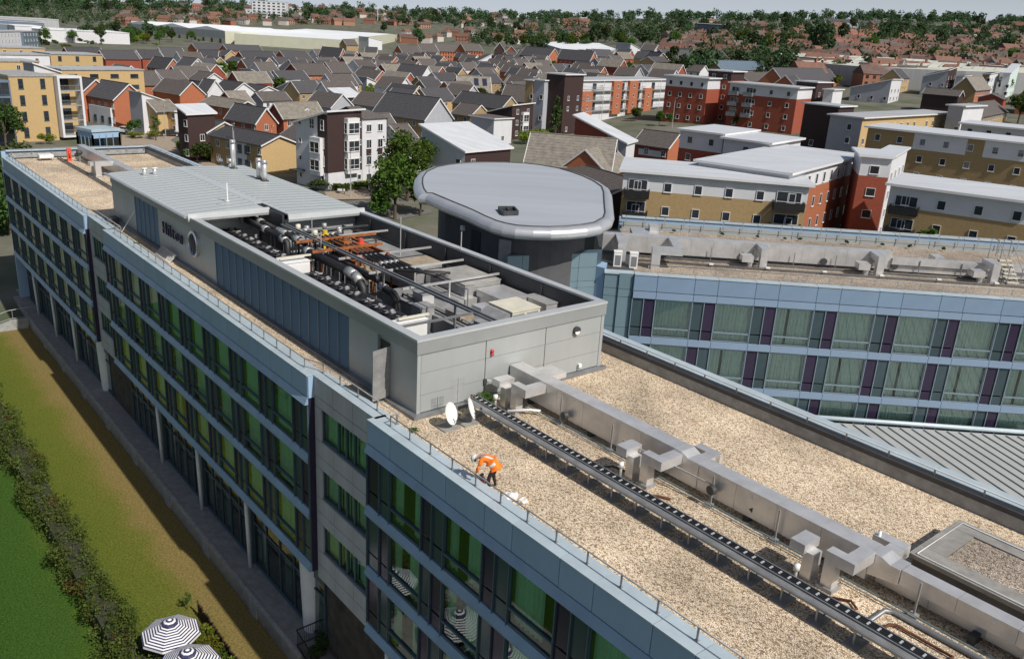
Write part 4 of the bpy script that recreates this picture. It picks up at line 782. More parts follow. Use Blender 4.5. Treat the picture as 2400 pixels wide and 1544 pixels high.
m = MB(); m.prism([(17.4, 16.1), (18.4, 16.35), (18.4, 16.95), (17.4, 17.3)], 6.0, 6.9); m.v = [(a, c, b) for a, b, c in m.v]; m.build('reducer', M_galv, d3)
while x < 39: m = MB(); m.box(x, x + 1.6, 5.8, 6.4, 16.5, 16.95); m.build('section', M_galv, d3); m = MB(); m.box(x, x + 1.6, 6.0, 6.6, 15.98, 16.4); m.build('lower_section', M_galv, d3); x += 1.61
def goose2(x, y, L_, big=False):
    m = MB(); m.box(x, x + 0.5, y, y + 0.5, ZG, 17.35); m.box(x + 0.001, x + 0.7, y + 0.4, 6.0, 16.9, 17.351); m.build('riser', M_galv, d3)
    m = MB(); m.box(x - 1.3, x - 0.5, y - 0.1, y + 0.8, 16.35, 16.8); m.box(x - 0.8, x - 0.5, y + 0.1, y + 0.4, ZG, 16.4); m.build('spigot', M_galv, d3)
for x in (9.2, 17.4, 25.4, 32.0): goose2(x, 4.2, 1)
m = MB(); m.box(-1.0, -0.4, 3.6, 6.4, 16.8, 17.35); m.box(-1.0, -0.401, 3.2, 3.7, ZG, 17.351); m.build('riser', M_galv, d3)
m = MB(); m.box(1.3, 3.4, 2.3, 2.9, 16.9, 17.4); m.box(2.8, 3.4, 2.9, 6.0, 16.9, 17.401); m.box(1.3, 1.9, 2.301, 2.899, ZG, 16.9); m.build('riser', M_galv, d3)
m = MB(); m.box(0.5, 2.6, 6.9, 11.0, 16.2, 16.9); m.box(1.9, 2.6, 9.8, 11.0, 16.2, 17.3); m.build('rear_branch', M_galv, d3)
for x in (13.6, 22.5, 30.6): m = MB(); m.box(x, x + 0.7, 6.9, 8.0, 16.5, 17.0); m.build('rear_branch', M_galv, d3)
for x, z in ((8.3, 16.4), (14.2, 16.35), (19.3, 16.35), (29.2, 16.4)): m = MB(); m.tube([(x, 5.85, z), (x, 5.98, z)], 0.24, 14); m.build('inspection_cap', M_dark, d3)
for x in range(3, 38, 3): m = MB(); m.bar((x, 5.75, ZG), (x, 5.75, 16.9), 0.05); m.build('hanger_post', M_steel, d3)
for k, y in enumerate((4.0, 4.15, 5.3, 5.45)):
    m = MB(); m.tube([(0.5, y + 0.25, 15.97), (8, y, 15.97), (20, y - 0.1, 15.97), (38, y - 0.1, 15.97)], 0.045, 6); solo('surface_pipe', m, M_dark, ('front', 'second', 'third', 'rear')[k] + ' dark pipe on the courtyard wing gravel', 'pipe', (10, y, ZG), CF)
for k, (x, y) in enumerate(((-1.3, 2.2), (-0.2, 2.1))):
    t = thing('condenser_unit', ('left', 'right')[k] + ' white condenser tower by the tiled corner of the courtyard wing', 'air conditioner', (x, y, ZG), frame=CF, group='white condensers on the courtyard wing')
    m = MB(); m.box(x, x + 0.55, y, y + 0.5, ZG, 16.9); m.build('casing', M_white, t); m = MB(); m.box(x - 0.02, x + 0.57, y - 0.02, y + 0.52, 16.9, 16.96); m.build('lid', M_white, t); m = MB(); m.box(x + 0.08, x + 0.47, y - 0.012, y, 16.0, 16.7); m.build('grille', M_steel, t)
for k in range(9): m = MB(); x = 5.6 + 4.0 * k; m.box(x, x + 0.3, 3.9, 4.1, 16.03, 16.12); solo('cable_box', m, M_white, ('first', 'second', 'third', 'fourth', 'fifth', 'sixth', 'seventh', 'eighth', 'ninth')[k] + ' small white junction box on the courtyard wing pipes from the oval roof', 'box', (x, 4, ZG), CF, group='junction boxes on the courtyard wing pipes')
t = thing('step_over_ladder', 'yellow-treaded step-over ladder with tall handrails on the courtyard wing', 'ladder', (27, 4.5, ZG), frame=CF)
for x in (26.6, 27.5): m = MB(); m.bar((x, 4.3, ZG), (x, 6.3, 17.4), 0.06); m.bar((x, 4.3, ZG), (x, 4.3, 17.2), 0.04); m.bar((x, 4.3, 17.0), (x, 6.6, 18.6), 0.04); m.bar((x, 6.6, 17.4), (x, 6.6, 18.6), 0.04); m.bar((x, 7.6, ZG), (x, 7.6, 18.6), 0.04); m.bar((x, 6.6, 18.6), (x, 7.6, 18.6), 0.04); m.build('stringer', M_steel, t)
for k in range(6): m = MB(); m.box(26.62, 27.48, 4.25 + 0.33 * k, 4.5 + 0.33 * k, 16.05 + 0.24 * k, 16.12 + 0.24 * k); m.build('tread', M_cream, t)
# ================================================================ low seamed roof over the courtyard
low = thing('low_roof', 'pale standing-seam roof down in the courtyard between the wings', 'roof', (24, 46, 0), frame='W')
m = MB(); m.prism([(6, 55.0), (6, 41), (17, 27), (46, 10), (46, 53.6)], 0, 6.3); m.build('base', M_conc, low)
dirx, diry = -0.26, 0.966; px_, py_ = 0.966, 0.26
for k in range(34):
    o0 = Vector((30.0, 53.9, 0)) + Vector((px_, py_, 0)) * (0.82 * (k - 26)); o0.y = 54.4 - 0.03 * (o0.x - 8)
    a = o0; b = o0 + Vector((px_, py_, 0)) * 0.815; b.y = 54.4 - 0.03 * (b.x - 8); L_ = 26
    m = MB(); c = b - Vector((dirx, diry, 0)) * L_; d_ = a - Vector((dirx, diry, 0)) * L_
    m.slab((d_.x, d_.y, 6.4), (c.x, c.y, 6.4), (b.x, b.y, 6.75), (a.x, a.y, 6.75), 0.1, 0); m.bar((d_.x + 0.05, d_.y, 6.44), (a.x + 0.05, a.y - 0.2, 6.79), 0.05, 0.07, 1); m.build('roof_sheet', [mat('grey_seam_roof', (0.40, 0.41, 0.40), 0.45, 0.1, var=0.07, scale=0.4), M_seamrib], low)
m = MB(); m.tube([(7, 54.7, 6.95), (46, 53.5, 6.95)], 0.16, 10); m.build('gutter', M_coping, low, True)
# ================================================================ round stair tower with overhanging oval roof
tower = thing('stair_tower', 'dark drum with a big oval overhanging roof edged in a bright rounded rim', 'tower', (0, 61, 15), frame='W')
PL, PN = Vector((0, 51.4, 18.9)), Vector((0, -1.7 / 18.1, 1)).normalized()
ovp = [(40, 340), (55, 270), (110, 205), (240, 150), (370, 126), (500, 110), (670, 98), (850, 95), (1080, 97), (1300, 108), (1500, 130), (1700, 165), (1860, 210), (2000, 258), (2140, 320), (2240, 385), (2272, 450), (2280, 560), (2288, 680), (2290, 745), (2265, 805), (2150, 868), (2000, 895), (1800, 915), (1600, 922), (1400, 918), (1200, 905), (1070, 882), (950, 850), (800, 790), (650, 722), (520, 670), (400, 622), (270, 565), (150, 512), (85, 460), (50, 405)]
rim = []
for x, y in ovp:
    yy = 370 + y / 4.788; xx = 960 + x / 4.788
    if y > 480: yy -= 10                                                   # rim bottom -> rim centre line
    rim.append(plane_hit(xx, yy, PL, PN))
cen = sum(rim, Vector()) / len(rim)
def shrink(p, d): v = (p - cen); v.z = 0; q = p - v.normalized() * d; return q
N = len(rim); rad = 0.52
seg = MB(); rings = []
for i, p in enumerate(rim):
    t_ = (rim[(i + 1) % N] - rim[i - 1]).normalized(); s_ = t_.cross(Vector((0, 0, 1))).normalized(); up = s_.cross(t_)
    c = shrink(p, rad); rings.append([c + s_ * rad * math.cos(a) + up * rad * 0.8 * math.sin(a) for a in [2 * math.pi * k / 14 for k in range(14)]])
grp = 4
for g in range(0, N, grp):
    m = MB(); idx = [(g + k) % N for k in range(min(grp, N - g) + 1)]
    for a, b in zip(idx, idx[1:]):
        m.add(rings[a] + rings[b], [(k, (k + 1) % 14, 14 + (k + 1) % 14, 14 + k) for k in range(14)])
    m.build('rim_section', M_alu, tower, True)
m = MB(); top = [shrink(p, rad * 1.35) + Vector((0, 0, 0.40)) for p in rim]; m.add(top + [p - Vector((0, 0, 0.6)) for p in top], [tuple(range(N))] + [tuple(range(2 * N - 1, N - 1, -1))] + [(i, N + i, N + (i + 1) % N, (i + 1) % N) for i in range(N)])
o = m.build('oval_roof', M_oval, tower)
if o.data.polygons[0].normal.z < 0: o.data.flip_normals()
m = MB(); kp = [shrink(p, rad * 1.3) + Vector((0, 0, 0.42)) for p in rim]; m.tube(kp + [kp[0]], 0.05, 6); m.build('edge_trim', M_dark, tower)
sk = [plane_hit(960 + x / 4.788, 370 + y / 4.788, PL + Vector((0, 0, 0.5)), PN) for x, y in ((1050, 625), (1215, 620), (1170, 568), (1000, 568))]
m = MB()
for a, b in zip(sk, sk[1:] + sk[:1]): m.bar(a, b, 0.12, 0.3)
m.bar((sk[0] + sk[1]) / 2, (sk[2] + sk[3]) / 2, 0.08, 0.2); f_ = m.build('skylight', M_dark, tower); m = MB(); m.add([p + Vector((0, 0, 0.02)) for p in sk], [(0, 1, 2, 3)]); m.build('pane', M_glassd, f_)
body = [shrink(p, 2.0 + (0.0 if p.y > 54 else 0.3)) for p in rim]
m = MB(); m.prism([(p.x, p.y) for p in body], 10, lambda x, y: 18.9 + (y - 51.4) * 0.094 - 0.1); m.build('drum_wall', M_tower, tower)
m = MB(); q = [W(1190, 597, 17.2), W(1226, 596, 17.2), W(1271, 594.5, 17.2), W(1318, 593, 17.2), W(1359, 591.5, 17.2), W(1401, 590, 17.2)]
q = [Vector((p.x, p.y, 0)) for p in q]
for a, b in zip(q, q[1:]):
    for z0, z1 in ((16.15, 17.1), (15.2, 16.13), (14.75, 15.18), (13.0, 14.73), (10, 12.98)):
        d = (b - a).normalized(); nrm = Vector((d.y, -d.x, 0)) * 0.14; e = d * 0.012
        m = MB(); m.prism([tuple((a + e)[:2]), tuple((b - e)[:2]), tuple((b - e - nrm)[:2]), tuple((a + e - nrm)[:2])], z0, z1); m.build('tile', M_drum, tower)
m = MB(); back = [p + Vector((0.4, 1.0, 0)) for p in q]; m.prism([tuple(p[:2]) for p in [p + Vector((-0.03, 0.12, 0)) for p in q]] + [tuple(p[:2]) for p in back[::-1]], 10, 17.15); m.build('parapet_core', M_frame, tower)
a, b = q[-1], Vector((*(CF[0] + Matrix.Rotation(CF[1], 3, 'Z') @ Vector((-2.0, 0.4, 0)))[:2], 0))
m = MB(); m.prism([tuple(a[:2]), tuple(b[:2]), (b.x + 0.3, b.y + 1.5), (a.x + 0.3, a.y + 1.5)], 8, 16.2); m.build('link_wall', M_fascia, tower)
# door, louvre and lamp on the dark drum
def on_drum(x, y, w, h, dep, nm, mt, out=0.05):
    best = None; d = ray(x, y); o = Vector((0, 0, HC))
    for i in range(len(body)):
        a, b = body[i], body[(i + 1) % len(body)]; n_ = Vector(((b - a).y, -(b - a).x, 0))
        if n_.length < 1e-6 or abs(d.dot(n_)) < 1e-9: continue
        t_ = (a - o).dot(n_) / d.dot(n_); p = o + d * t_; s_ = (p - a).dot(b - a) / (b - a).length_squared
        if 0 <= s_ <= 1 and t_ > 0 and (best is None or t_ < best[0]): best = (t_, p, (b - a).normalized())
    if not best: return
    _, p, tg = best; tg = Vector((tg.x, tg.y, 0)).normalized(); n_ = Vector((tg.y, -tg.x, 0)); n_ = n_ if n_.dot(d) < 0 else -n_
    m = MB(); c = p + n_ * out; q_ = [c - tg * w / 2 - n_ * dep, c + tg * w / 2 - n_ * dep, c + tg * w / 2, c - tg * w / 2]
    m.prism([tuple(v[:2]) for v in q_], p.z - h / 2, p.z + h / 2); return m.build(nm, mt, tower)
on_drum(1115, 577, 1.1, 2.2, 0.1, 'door', M_black); on_drum(1087, 534, 0.3, 0.35, 0.2, 'lamp', M_white, 0.2); on_drum(1012, 523, 1.6, 2.4, 0.2, 'louvre', M_black, 0.12); on_drum(1183, 597, 0.9, 2.0, 0.1, 'grey_door', M_galvm)
# ================================================================ glazed lantern beyond the far end
pv = thing('glass_pavilion', 'small steel-blue glazed lantern with flat lid beyond the far roof end', 'pavilion', (-48, 99, 0), frame='W')
p4 = [W(190 + dx, y, 18.0) for dx, y in ()]
c0, c1, c3 = W(214, 304.5, 18.0), W(282, 300.5, 18.0), W(186, 296.5, 18.0)
ex = (c1 - c0); ey = (c3 - c0); ex.z = ey.z = 0; ey = Vector((-ex.y, ex.x, 0)).normalized() * max(3.0, ey.length); c2 = c0 + ex + ey; c3 = c0 + ey
def pq(p): return (p.x, p.y)
def ins(k): return [tuple((cc + (sum((c0, c1, c2, c3), Vector()) / 4 - cc) * k)[:2]) for cc in (c0, c1, c2, c3)]
m = MB(); m.prism(ins(0.0), 17.7, 18.0); m.build('lid', M_coping, pv)
m = MB(); m.prism(ins(0.13), 10, 17.0); m.build('core', M_room, pv)
m = MB(); m.prism(ins(0.08), 17.0, 17.7); m.prism(ins(0.08), 9, 15.2); m.build('band', M_fascia, pv)
cs = [Vector((*p, 0)) for p in ins(0.07)]
for a, b in zip(cs, cs[1:] + cs[:1]):
    n = 4
    for k in range(n + 1): p = a.lerp(b, k / n); m = MB(); m.bar((p.x, p.y, 13), (p.x, p.y, 17.4), 0.16 if k in (0, n) else 0.07); m.build('mullion', M_ledge, pv)
    m = MB(); m.bar((a.x, a.y, 15.9), (b.x, b.y, 15.9), 0.07); m.build('transom', M_ledge, pv)
    m = MB(); a2, b2 = a.lerp(sum(cs, Vector()) / 4, 0.015), b.lerp(sum(cs, Vector()) / 4, 0.015); m.quad((a2.x, a2.y, 13), (b2.x, b2.y, 13), (b2.x, b2.y, 17.2), (a2.x, a2.y, 17.2)); m.build('pane', M_glassd, pv)
# ================================================================ terrain
AZ = [(-90, 30), (-31, 33), (-18, 44), (-11, 49), (0, 56), (11, 71), (22, 86), (31, 90), (90, 92)]
def lerp_tab(tab, x):
    for (a, b), (c, d) in zip(tab, tab[1:]):
        if x <= c: return b + (d - b) * max(0, (x - a) / (c - a))
    return tab[-1][1]
def G(x, y):
    D = math.hypot(x, y); az = math.degrees(math.atan2(x, y)); az = max(-90, min(90, az)) if y > 0 else (90 if x > 0 else -90)
    if D < 95: return 0.0
    g = 4.5 * min(1, (D - 95) / 45)
    if y <= 0: return g
    if D > 150:
        t = min(1.25, (D - 150) / 1450); p = lerp_tab([(-90, 3), (-10, 3), (0, 1.7), (9, 1.05), (90, 1.0)], az); g += (lerp_tab(AZ, az) - 4.5) * min(t, 1) ** p * (1 if t < 1 else 1 - (t - 1) * 0.6)
    return g
def hit(x, y, dz=0.0, zmax=None):                                   # where the pixel's ray meets the terrain raised by dz
    d = ray(x, y); h = math.hypot(d.x, d.y); D = 60.0; last = None
    while D < 2400:
        t = D / h; p = Vector((d.x * t, d.y * t, HC + d.z * t))
        if p.z <= G(p.x, p.y) + dz:
            lo, hi = D / 1.02, D
            for _ in range(14):
                mid = (lo + hi) / 2; t = mid / h; p = Vector((d.x * t, d.y * t, HC + d.z * t))
                if p.z <= G(p.x, p.y) + dz: hi = mid
                else: lo = mid
            return p
        D *= 1.02
    return None
M_ground = mat('town_ground', (0.055, 0.075, 0.030), 0.95, var=0.3, scale=0.09, col2=(0.16, 0.145, 0.12), bump=0.2, bscale=2)
m = MB(); rs = [0, 40, 80, 95, 110, 125, 140, 150, 165, 180, 200, 225, 250, 280, 320, 360, 410, 470, 540, 620, 710, 810, 920, 1050, 1200, 1350, 1500, 1600, 1700, 1850, 2100, 2600, 4000]; na = 96
for r in rs:
    for k in range(na):
        a = 2 * math.pi * k / na; x, y = r * math.sin(a), r * math.cos(a); m.v.append((x, y, G(x, y) - 0.02))
for j in range(len(rs) - 1):
    for k in range(na): m.f.append((j * na + k, (j + 1) * na + k, (j + 1) * na + (k + 1) % na, j * na + (k + 1) % na)); m.m.append(0)
o = solo('terrain', m, M_ground, None, None, frame='W', kind='structure', smooth=True)
if o.data.polygons[200].normal.z < 0: o.data.flip_normals()
# lawn: green with a dry straw-coloured strip along the building
lm = bpy.data.materials.new('lawn_grass'); lm.use_nodes = True; n = lm.node_tree; L = n.links; b = n.nodes['Principled BSDF']; b.inputs['Roughness'].default_value = 0.95; b.inputs['Specular IOR Level'].default_value = 0.1
tc = n.nodes.new('ShaderNodeTexCoord'); sx = n.nodes.new('ShaderNodeSeparateXYZ'); L.new(tc.outputs['Object'], sx.inputs[0])
nz = n.nodes.new('ShaderNodeTexNoise'); nz.inputs['Scale'].default_value = 0.35; nz.inputs['Detail'].default_value = 8; nz.inputs['Roughness'].default_value = 0.7; L.new(tc.outputs['Object'], nz.inputs['Vector'])
ad = n.nodes.new('ShaderNodeMath'); ad.operation = 'MULTIPLY_ADD'; ad.inputs[1].default_value = 3.4; L.new(nz.outputs['Fac'], ad.inputs[0]); L.new(sx.outputs['Y'], ad.inputs[2])
mr = n.nodes.new('ShaderNodeMapRange'); mr.inputs['From Min'].default_value = 5.0; mr.inputs['From Max'].default_value = 18.0; L.new(ad.outputs[0], mr.inputs[0])
cr = n.nodes.new('ShaderNodeValToRGB'); e = cr.color_ramp.elements; e[0].color = (0.035, 0.085, 0.012, 1); e[1].color = (0.22, 0.165, 0.06, 1)
for ps, c in ((0.28, (0.045, 0.095, 0.014, 1)), (0.42, (0.095, 0.125, 0.018, 1)), (0.66, (0.125, 0.14, 0.022, 1)), (0.77, (0.21, 0.16, 0.055, 1))): x = e.new(ps); x.color = c
L.new(mr.outputs[0], cr.inputs[0])
n2 = n.nodes.new('ShaderNodeTexNoise'); n2.inputs['Scale'].default_value = 9; n2.inputs['Detail'].default_value = 6; L.new(tc.outputs['Object'], n2.inputs['Vector'])
m2 = n.nodes.new('ShaderNodeMapRange'); m2.inputs['From Min'].default_value = 0.3; m2.inputs['From Max'].default_value = 0.7; m2.inputs['To Min'].default_value = 0.6; m2.inputs['To Max'].default_value = 1.35; L.new(n2.outputs['Fac'], m2.inputs[0])
mx = n.nodes.new('ShaderNodeMix'); mx.data_type = 'RGBA'; mx.blend_type = 'MULTIPLY'; mx.inputs[0].default_value = 1; L.new(cr.outputs[0], mx.inputs[6]); L.new(m2.outputs[0], mx.inputs[7]); L.new(mx.outputs[2], b.inputs['Base Color'])
n3 = n.nodes.new('ShaderNodeTexNoise'); n3.inputs['Scale'].default_value = 30; n3.inputs['Detail'].default_value = 3; L.new(tc.outputs['Object'], n3.inputs['Vector']); bp = n.nodes.new('ShaderNodeBump'); bp.inputs['Strength'].default_value = 0.8; bp.inputs['Distance'].default_value = 0.06; L.new(n3.outputs['Fac'], bp.inputs['Height']); L.new(bp.outputs[0], b.inputs['Normal'])
m = MB(); nu = 60
for i in range(nu):
    for j in range(20): u0, u1, v0, v1 = -125 + 130 * i / nu, -125 + 130 * (i + 1) / nu, -26 + 48 * j / 20, -26 + 48 * (j + 1) / 20; m.quad((u0, v0, 0.012), (u1, v0, 0.012), (u1, v1, 0.012), (u0, v1, 0.012))
solo('lawn', m, lm, None, None, frame='H', kind='structure')
m = MB(); m.box(-34, -8, 4.0, 12.2, -0.1, 0.03); solo('patio_paving', m, M_stone, None, None, frame='H', kind='structure')
m = MB(); m.box(-106.5, -98.0, 15.9, 17.2, -0.1, 1.0); m.box(-101.3, -92.7, 15.2, 15.9, -0.1, 0.98); solo('side_path', m, M_stone, None, None, frame='H', kind='structure')

# ================================================================ foliage
def leaf_mat(name, c, var=0.35, hue=0.03):
    m = bpy.data.materials.new(name); m.use_nodes = True; n = m.node_tree; L = n.links; n.nodes.remove(n.nodes['Principled BSDF']); o = n.nodes['Material Output']
    tc = n.nodes.new('ShaderNodeTexCoord'); nz = n.nodes.new('ShaderNodeTexNoise'); nz.inputs['Scale'].default_value = 1.4; nz.inputs['Detail'].default_value = 3; L.new(tc.outputs['Object'], nz.inputs['Vector'])
    oi = n.nodes.new('ShaderNodeObjectInfo'); hs = n.nodes.new('ShaderNodeHueSaturation'); hs.inputs['Color'].default_value = (*c, 1)
    a = n.nodes.new('ShaderNodeMapRange'); a.inputs['From Min'].default_value = 0.25; a.inputs['From Max'].default_value = 0.75; a.inputs['To Min'].default_value = 1 - var; a.inputs['To Max'].default_value = 1 + var; L.new(nz.outputs['Fac'], a.inputs[0])
    r = n.nodes.new('ShaderNodeMapRange'); r.inputs['To Min'].default_value = 0.65; r.inputs['To Max'].default_value = 1.35; L.new(oi.outputs['Random'], r.inputs[0])
    mu = n.nodes.new('ShaderNodeMath'); mu.operation = 'MULTIPLY'; L.new(a.outputs[0], mu.inputs[0]); L.new(r.outputs[0], mu.inputs[1]); L.new(mu.outputs[0], hs.inputs['Value'])
    h = n.nodes.new('ShaderNodeMapRange'); h.inputs['To Min'].default_value = 0.5 - hue; h.inputs['To Max'].default_value = 0.5 + hue; L.new(oi.outputs['Random'], h.inputs[0]); L.new(h.outputs[0], hs.inputs['Hue'])
    d = n.nodes.new('ShaderNodeBsdfDiffuse'); t = n.nodes.new('ShaderNodeBsdfTranslucent'); mx = n.nodes.new('ShaderNodeMixShader'); mx.inputs[0].default_value = 0.28
    L.new(hs.outputs[0], d.inputs[0]); L.new(hs.outputs[0], t.inputs[0]); L.new(d.outputs[0], mx.inputs[1]); L.new(t.outputs[0], mx.inputs[2]); L.new(mx.outputs[0], o.inputs[0]); MATS[name] = m; return m
LF_d = leaf_mat('leaf_dark', (0.065, 0.105, 0.030)); LF_m = leaf_mat('leaf_mid', (0.075, 0.125, 0.025)); LF_y = leaf_mat('leaf_yellow_green', (0.16, 0.19, 0.03)); LF_far = leaf_mat('leaf_far', (0.062, 0.098, 0.045), 0.3, 0.025); LF_h = leaf_mat('leaf_hedge', (0.115, 0.165, 0.042), 0.5, 0.02); LF_o = leaf_mat('leaf_russet', (0.16, 0.07, 0.025))
M_bark = mat('bark', (0.09, 0.065, 0.045), 0.9, var=0.3, scale=6)
def leaves(m, rr, c, r, n, s, flat=0.6, mi=0):
    for _ in range(n):
        while True:
            p = Vector((rr.uniform(-1, 1), rr.uniform(-1, 1), rr.uniform(-1, 1)))
            if 0.15 < p.length < 1: break
        p = Vector(c) + Vector((p.x * r[0], p.y * r[1], p.z * r[2])); nn = Vector((rr.gauss(0, 1), rr.gauss(0, 1), rr.gauss(0.5, 1))).normalized(); t = nn.orthogonal().normalized(); b2 = nn.cross(t); q = rr.uniform(0.6, 1.3) * s
        a = rr.uniform(0, 6.28); t2 = t * math.cos(a) + b2 * math.sin(a); b3 = nn.cross(t2); m.quad(p - t2 * q - b3 * q * flat * 0.3, p - b3 * q * flat, p + t2 * q, p + b3 * q * flat, mi)
TREES = {}
def make_tree(key, seed, lf, nclump, nleaf, ls, shape='round', h=10.0, wdt=7.0, trunk=True):
    rr = random.Random(seed); cb = 0.28 * h if shape == 'round' else 0.12 * h; m = MB(); cl = []
    for _ in range(nclump):
        if shape == 'cone': z = rr.uniform(0, 1); rad = (1 - z) * 0.95 + 0.05; a = rr.uniform(0, 6.28); d = rad * math.sqrt(rr.random()); c = (math.cos(a) * d * wdt / 2, math.sin(a) * d * wdt / 2, cb + z * (h - cb))
        else:
            while True:
                p = Vector((rr.uniform(-1, 1), rr.uniform(-1, 1), rr.uniform(-1, 1)))
                if 0.35 < p.length < 0.92: break
            c = (p.x * wdt / 2 * (1 - 0.15 * p.z), p.y * wdt / 2 * (1 - 0.15 * p.z), cb + (h - cb) * (0.5 + 0.47 * p.z))
        cl.append(c); k = rr.uniform(0.75, 1.25) * wdt * (0.17 if shape != 'cone' else 0.14); leaves(m, rr, c, (k, k, k * 0.75), nleaf, ls)
    tm = MB()
    if trunk:
        tm.tube([(0, 0, -0.3), (0.05, 0.03, h * 0.25), (-0.05, 0.06, h * 0.5), (0, 0, h * 0.8)], [h * 0.028, h * 0.022, h * 0.014, h * 0.004], 8)
        for c in cl[:9]: z0 = h * rr.uniform(0.22, 0.5); tm.tube([(0, 0, z0), (c[0] * 0.5, c[1] * 0.5, (z0 + c[2]) / 2 + 0.2), (c[0] * 0.9, c[1] * 0.9, c[2])], [h * 0.012, h * 0.007, h * 0.003], 5)
    TREES[key] = (m.mesh('crown_' + key, lf), tm.mesh('trunk_' + key, M_bark) if trunk else None)
for k in range(4): make_tree('mid%d' % k, 20 + k, (LF_m, LF_d, LF_m, LF_y)[k], 34, 62, 0.30, h=(9, 10, 7, 7)[k], wdt=(7, 6.5, 5, 5)[k])
for k in range(5): make_tree('far%d' % k, 40 + k, LF_far, 22, 20, 0.85, h=(12, 14, 11, 16, 10)[k], wdt=(10, 9, 12, 10, 9)[k])
make_tree('cone', 60, LF_d, 40, 26, 0.35, 'cone', 11, 5.0); make_tree('young', 61, LF_m, 18, 34, 0.16, h=6, wdt=2.6); make_tree('dense', 62, LF_m, 60, 80, 0.2, h=9, wdt=7.5)
make_tree('bush0', 70, LF_m, 14, 60, 0.13, h=1.6, wdt=2.6, trunk=False); make_tree('bush1', 71, LF_y, 14, 60, 0.13, h=1.5, wdt=2.8, trunk=False); make_tree('bush2', 72, LF_d, 16, 60, 0.14, h=2.4, wdt=2.6, trunk=False)
def tree(key, loc, s=1.0, label=None, group=None, name='tree', cat='tree', sz=None, rz=None):
    o = bpy.data.objects.new(name, None); COL.objects.link(o); o.location = loc; o.scale = (s, s, sz or s); o.rotation_euler.z = random.uniform(0, 6.28) if rz is None else rz; tag(o, label, cat, group)
    c, t = TREES[key]
    for nm, me in (('crown' if t else 'foliage', c), ('trunk', t)):
        if me: q = bpy.data.objects.new(nm, me); COL.objects.link(q); q.parent = o
    return o
# hedge along the lawn
hd = thing('hedge', 'long unclipped mixed hedge along the lawn at the lower left', 'hedge', (-50, 8.4, 0), frame='H')
m = MB(); rr = random.Random(5); u = -98.0; stems = MB()
while u < -29.5:
    cv = 8.45 + 0.2 * math.sin(u * 0.7); hw = 1.05 + 0.15 * math.sin(u * 0.9 + 1); near = u > -70
    for k in range(5 if near else 3):
        c = (u + rr.uniform(-0.5, 0.5), cv + rr.uniform(-hw, hw) * 0.8, rr.uniform(0.3, 1.45)); leaves(m, rr, c, (0.6, 0.5, 0.45), 75 if near else 40, 0.075 if near else 0.11, mi=0 if rr.random() < 0.75 else (1 if rr.random() < 0.75 else 2))
    if rr.random() < 0.5: stems.tube([(u, cv + rr.uniform(-0.5, 0.5), 0), (u + 0.1, cv + rr.uniform(-0.6, 0.6), 1.4)], 0.03, 5)
    u += 0.42
m.build('foliage', [LF_h, LF_m, LF_o], hd); stems.build('stems', M_bark, hd)
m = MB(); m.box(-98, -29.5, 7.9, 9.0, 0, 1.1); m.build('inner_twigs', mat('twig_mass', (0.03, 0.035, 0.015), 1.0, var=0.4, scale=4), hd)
hs_ = thing('hedge', 'second hedge clump at the extreme left edge of the lawn', 'hedge', (-60, 3.0, 0), frame='H'); m = MB()
for k in range(60): leaves(m, rr, (-66 + 0.3 * k + rr.uniform(-.5, .5), 2.2 + rr.uniform(-.8, .8), rr.uniform(.3, 1.5)), (.6, .6, .5), 60, 0.1)
m.build('foliage', LF_h, hs_)
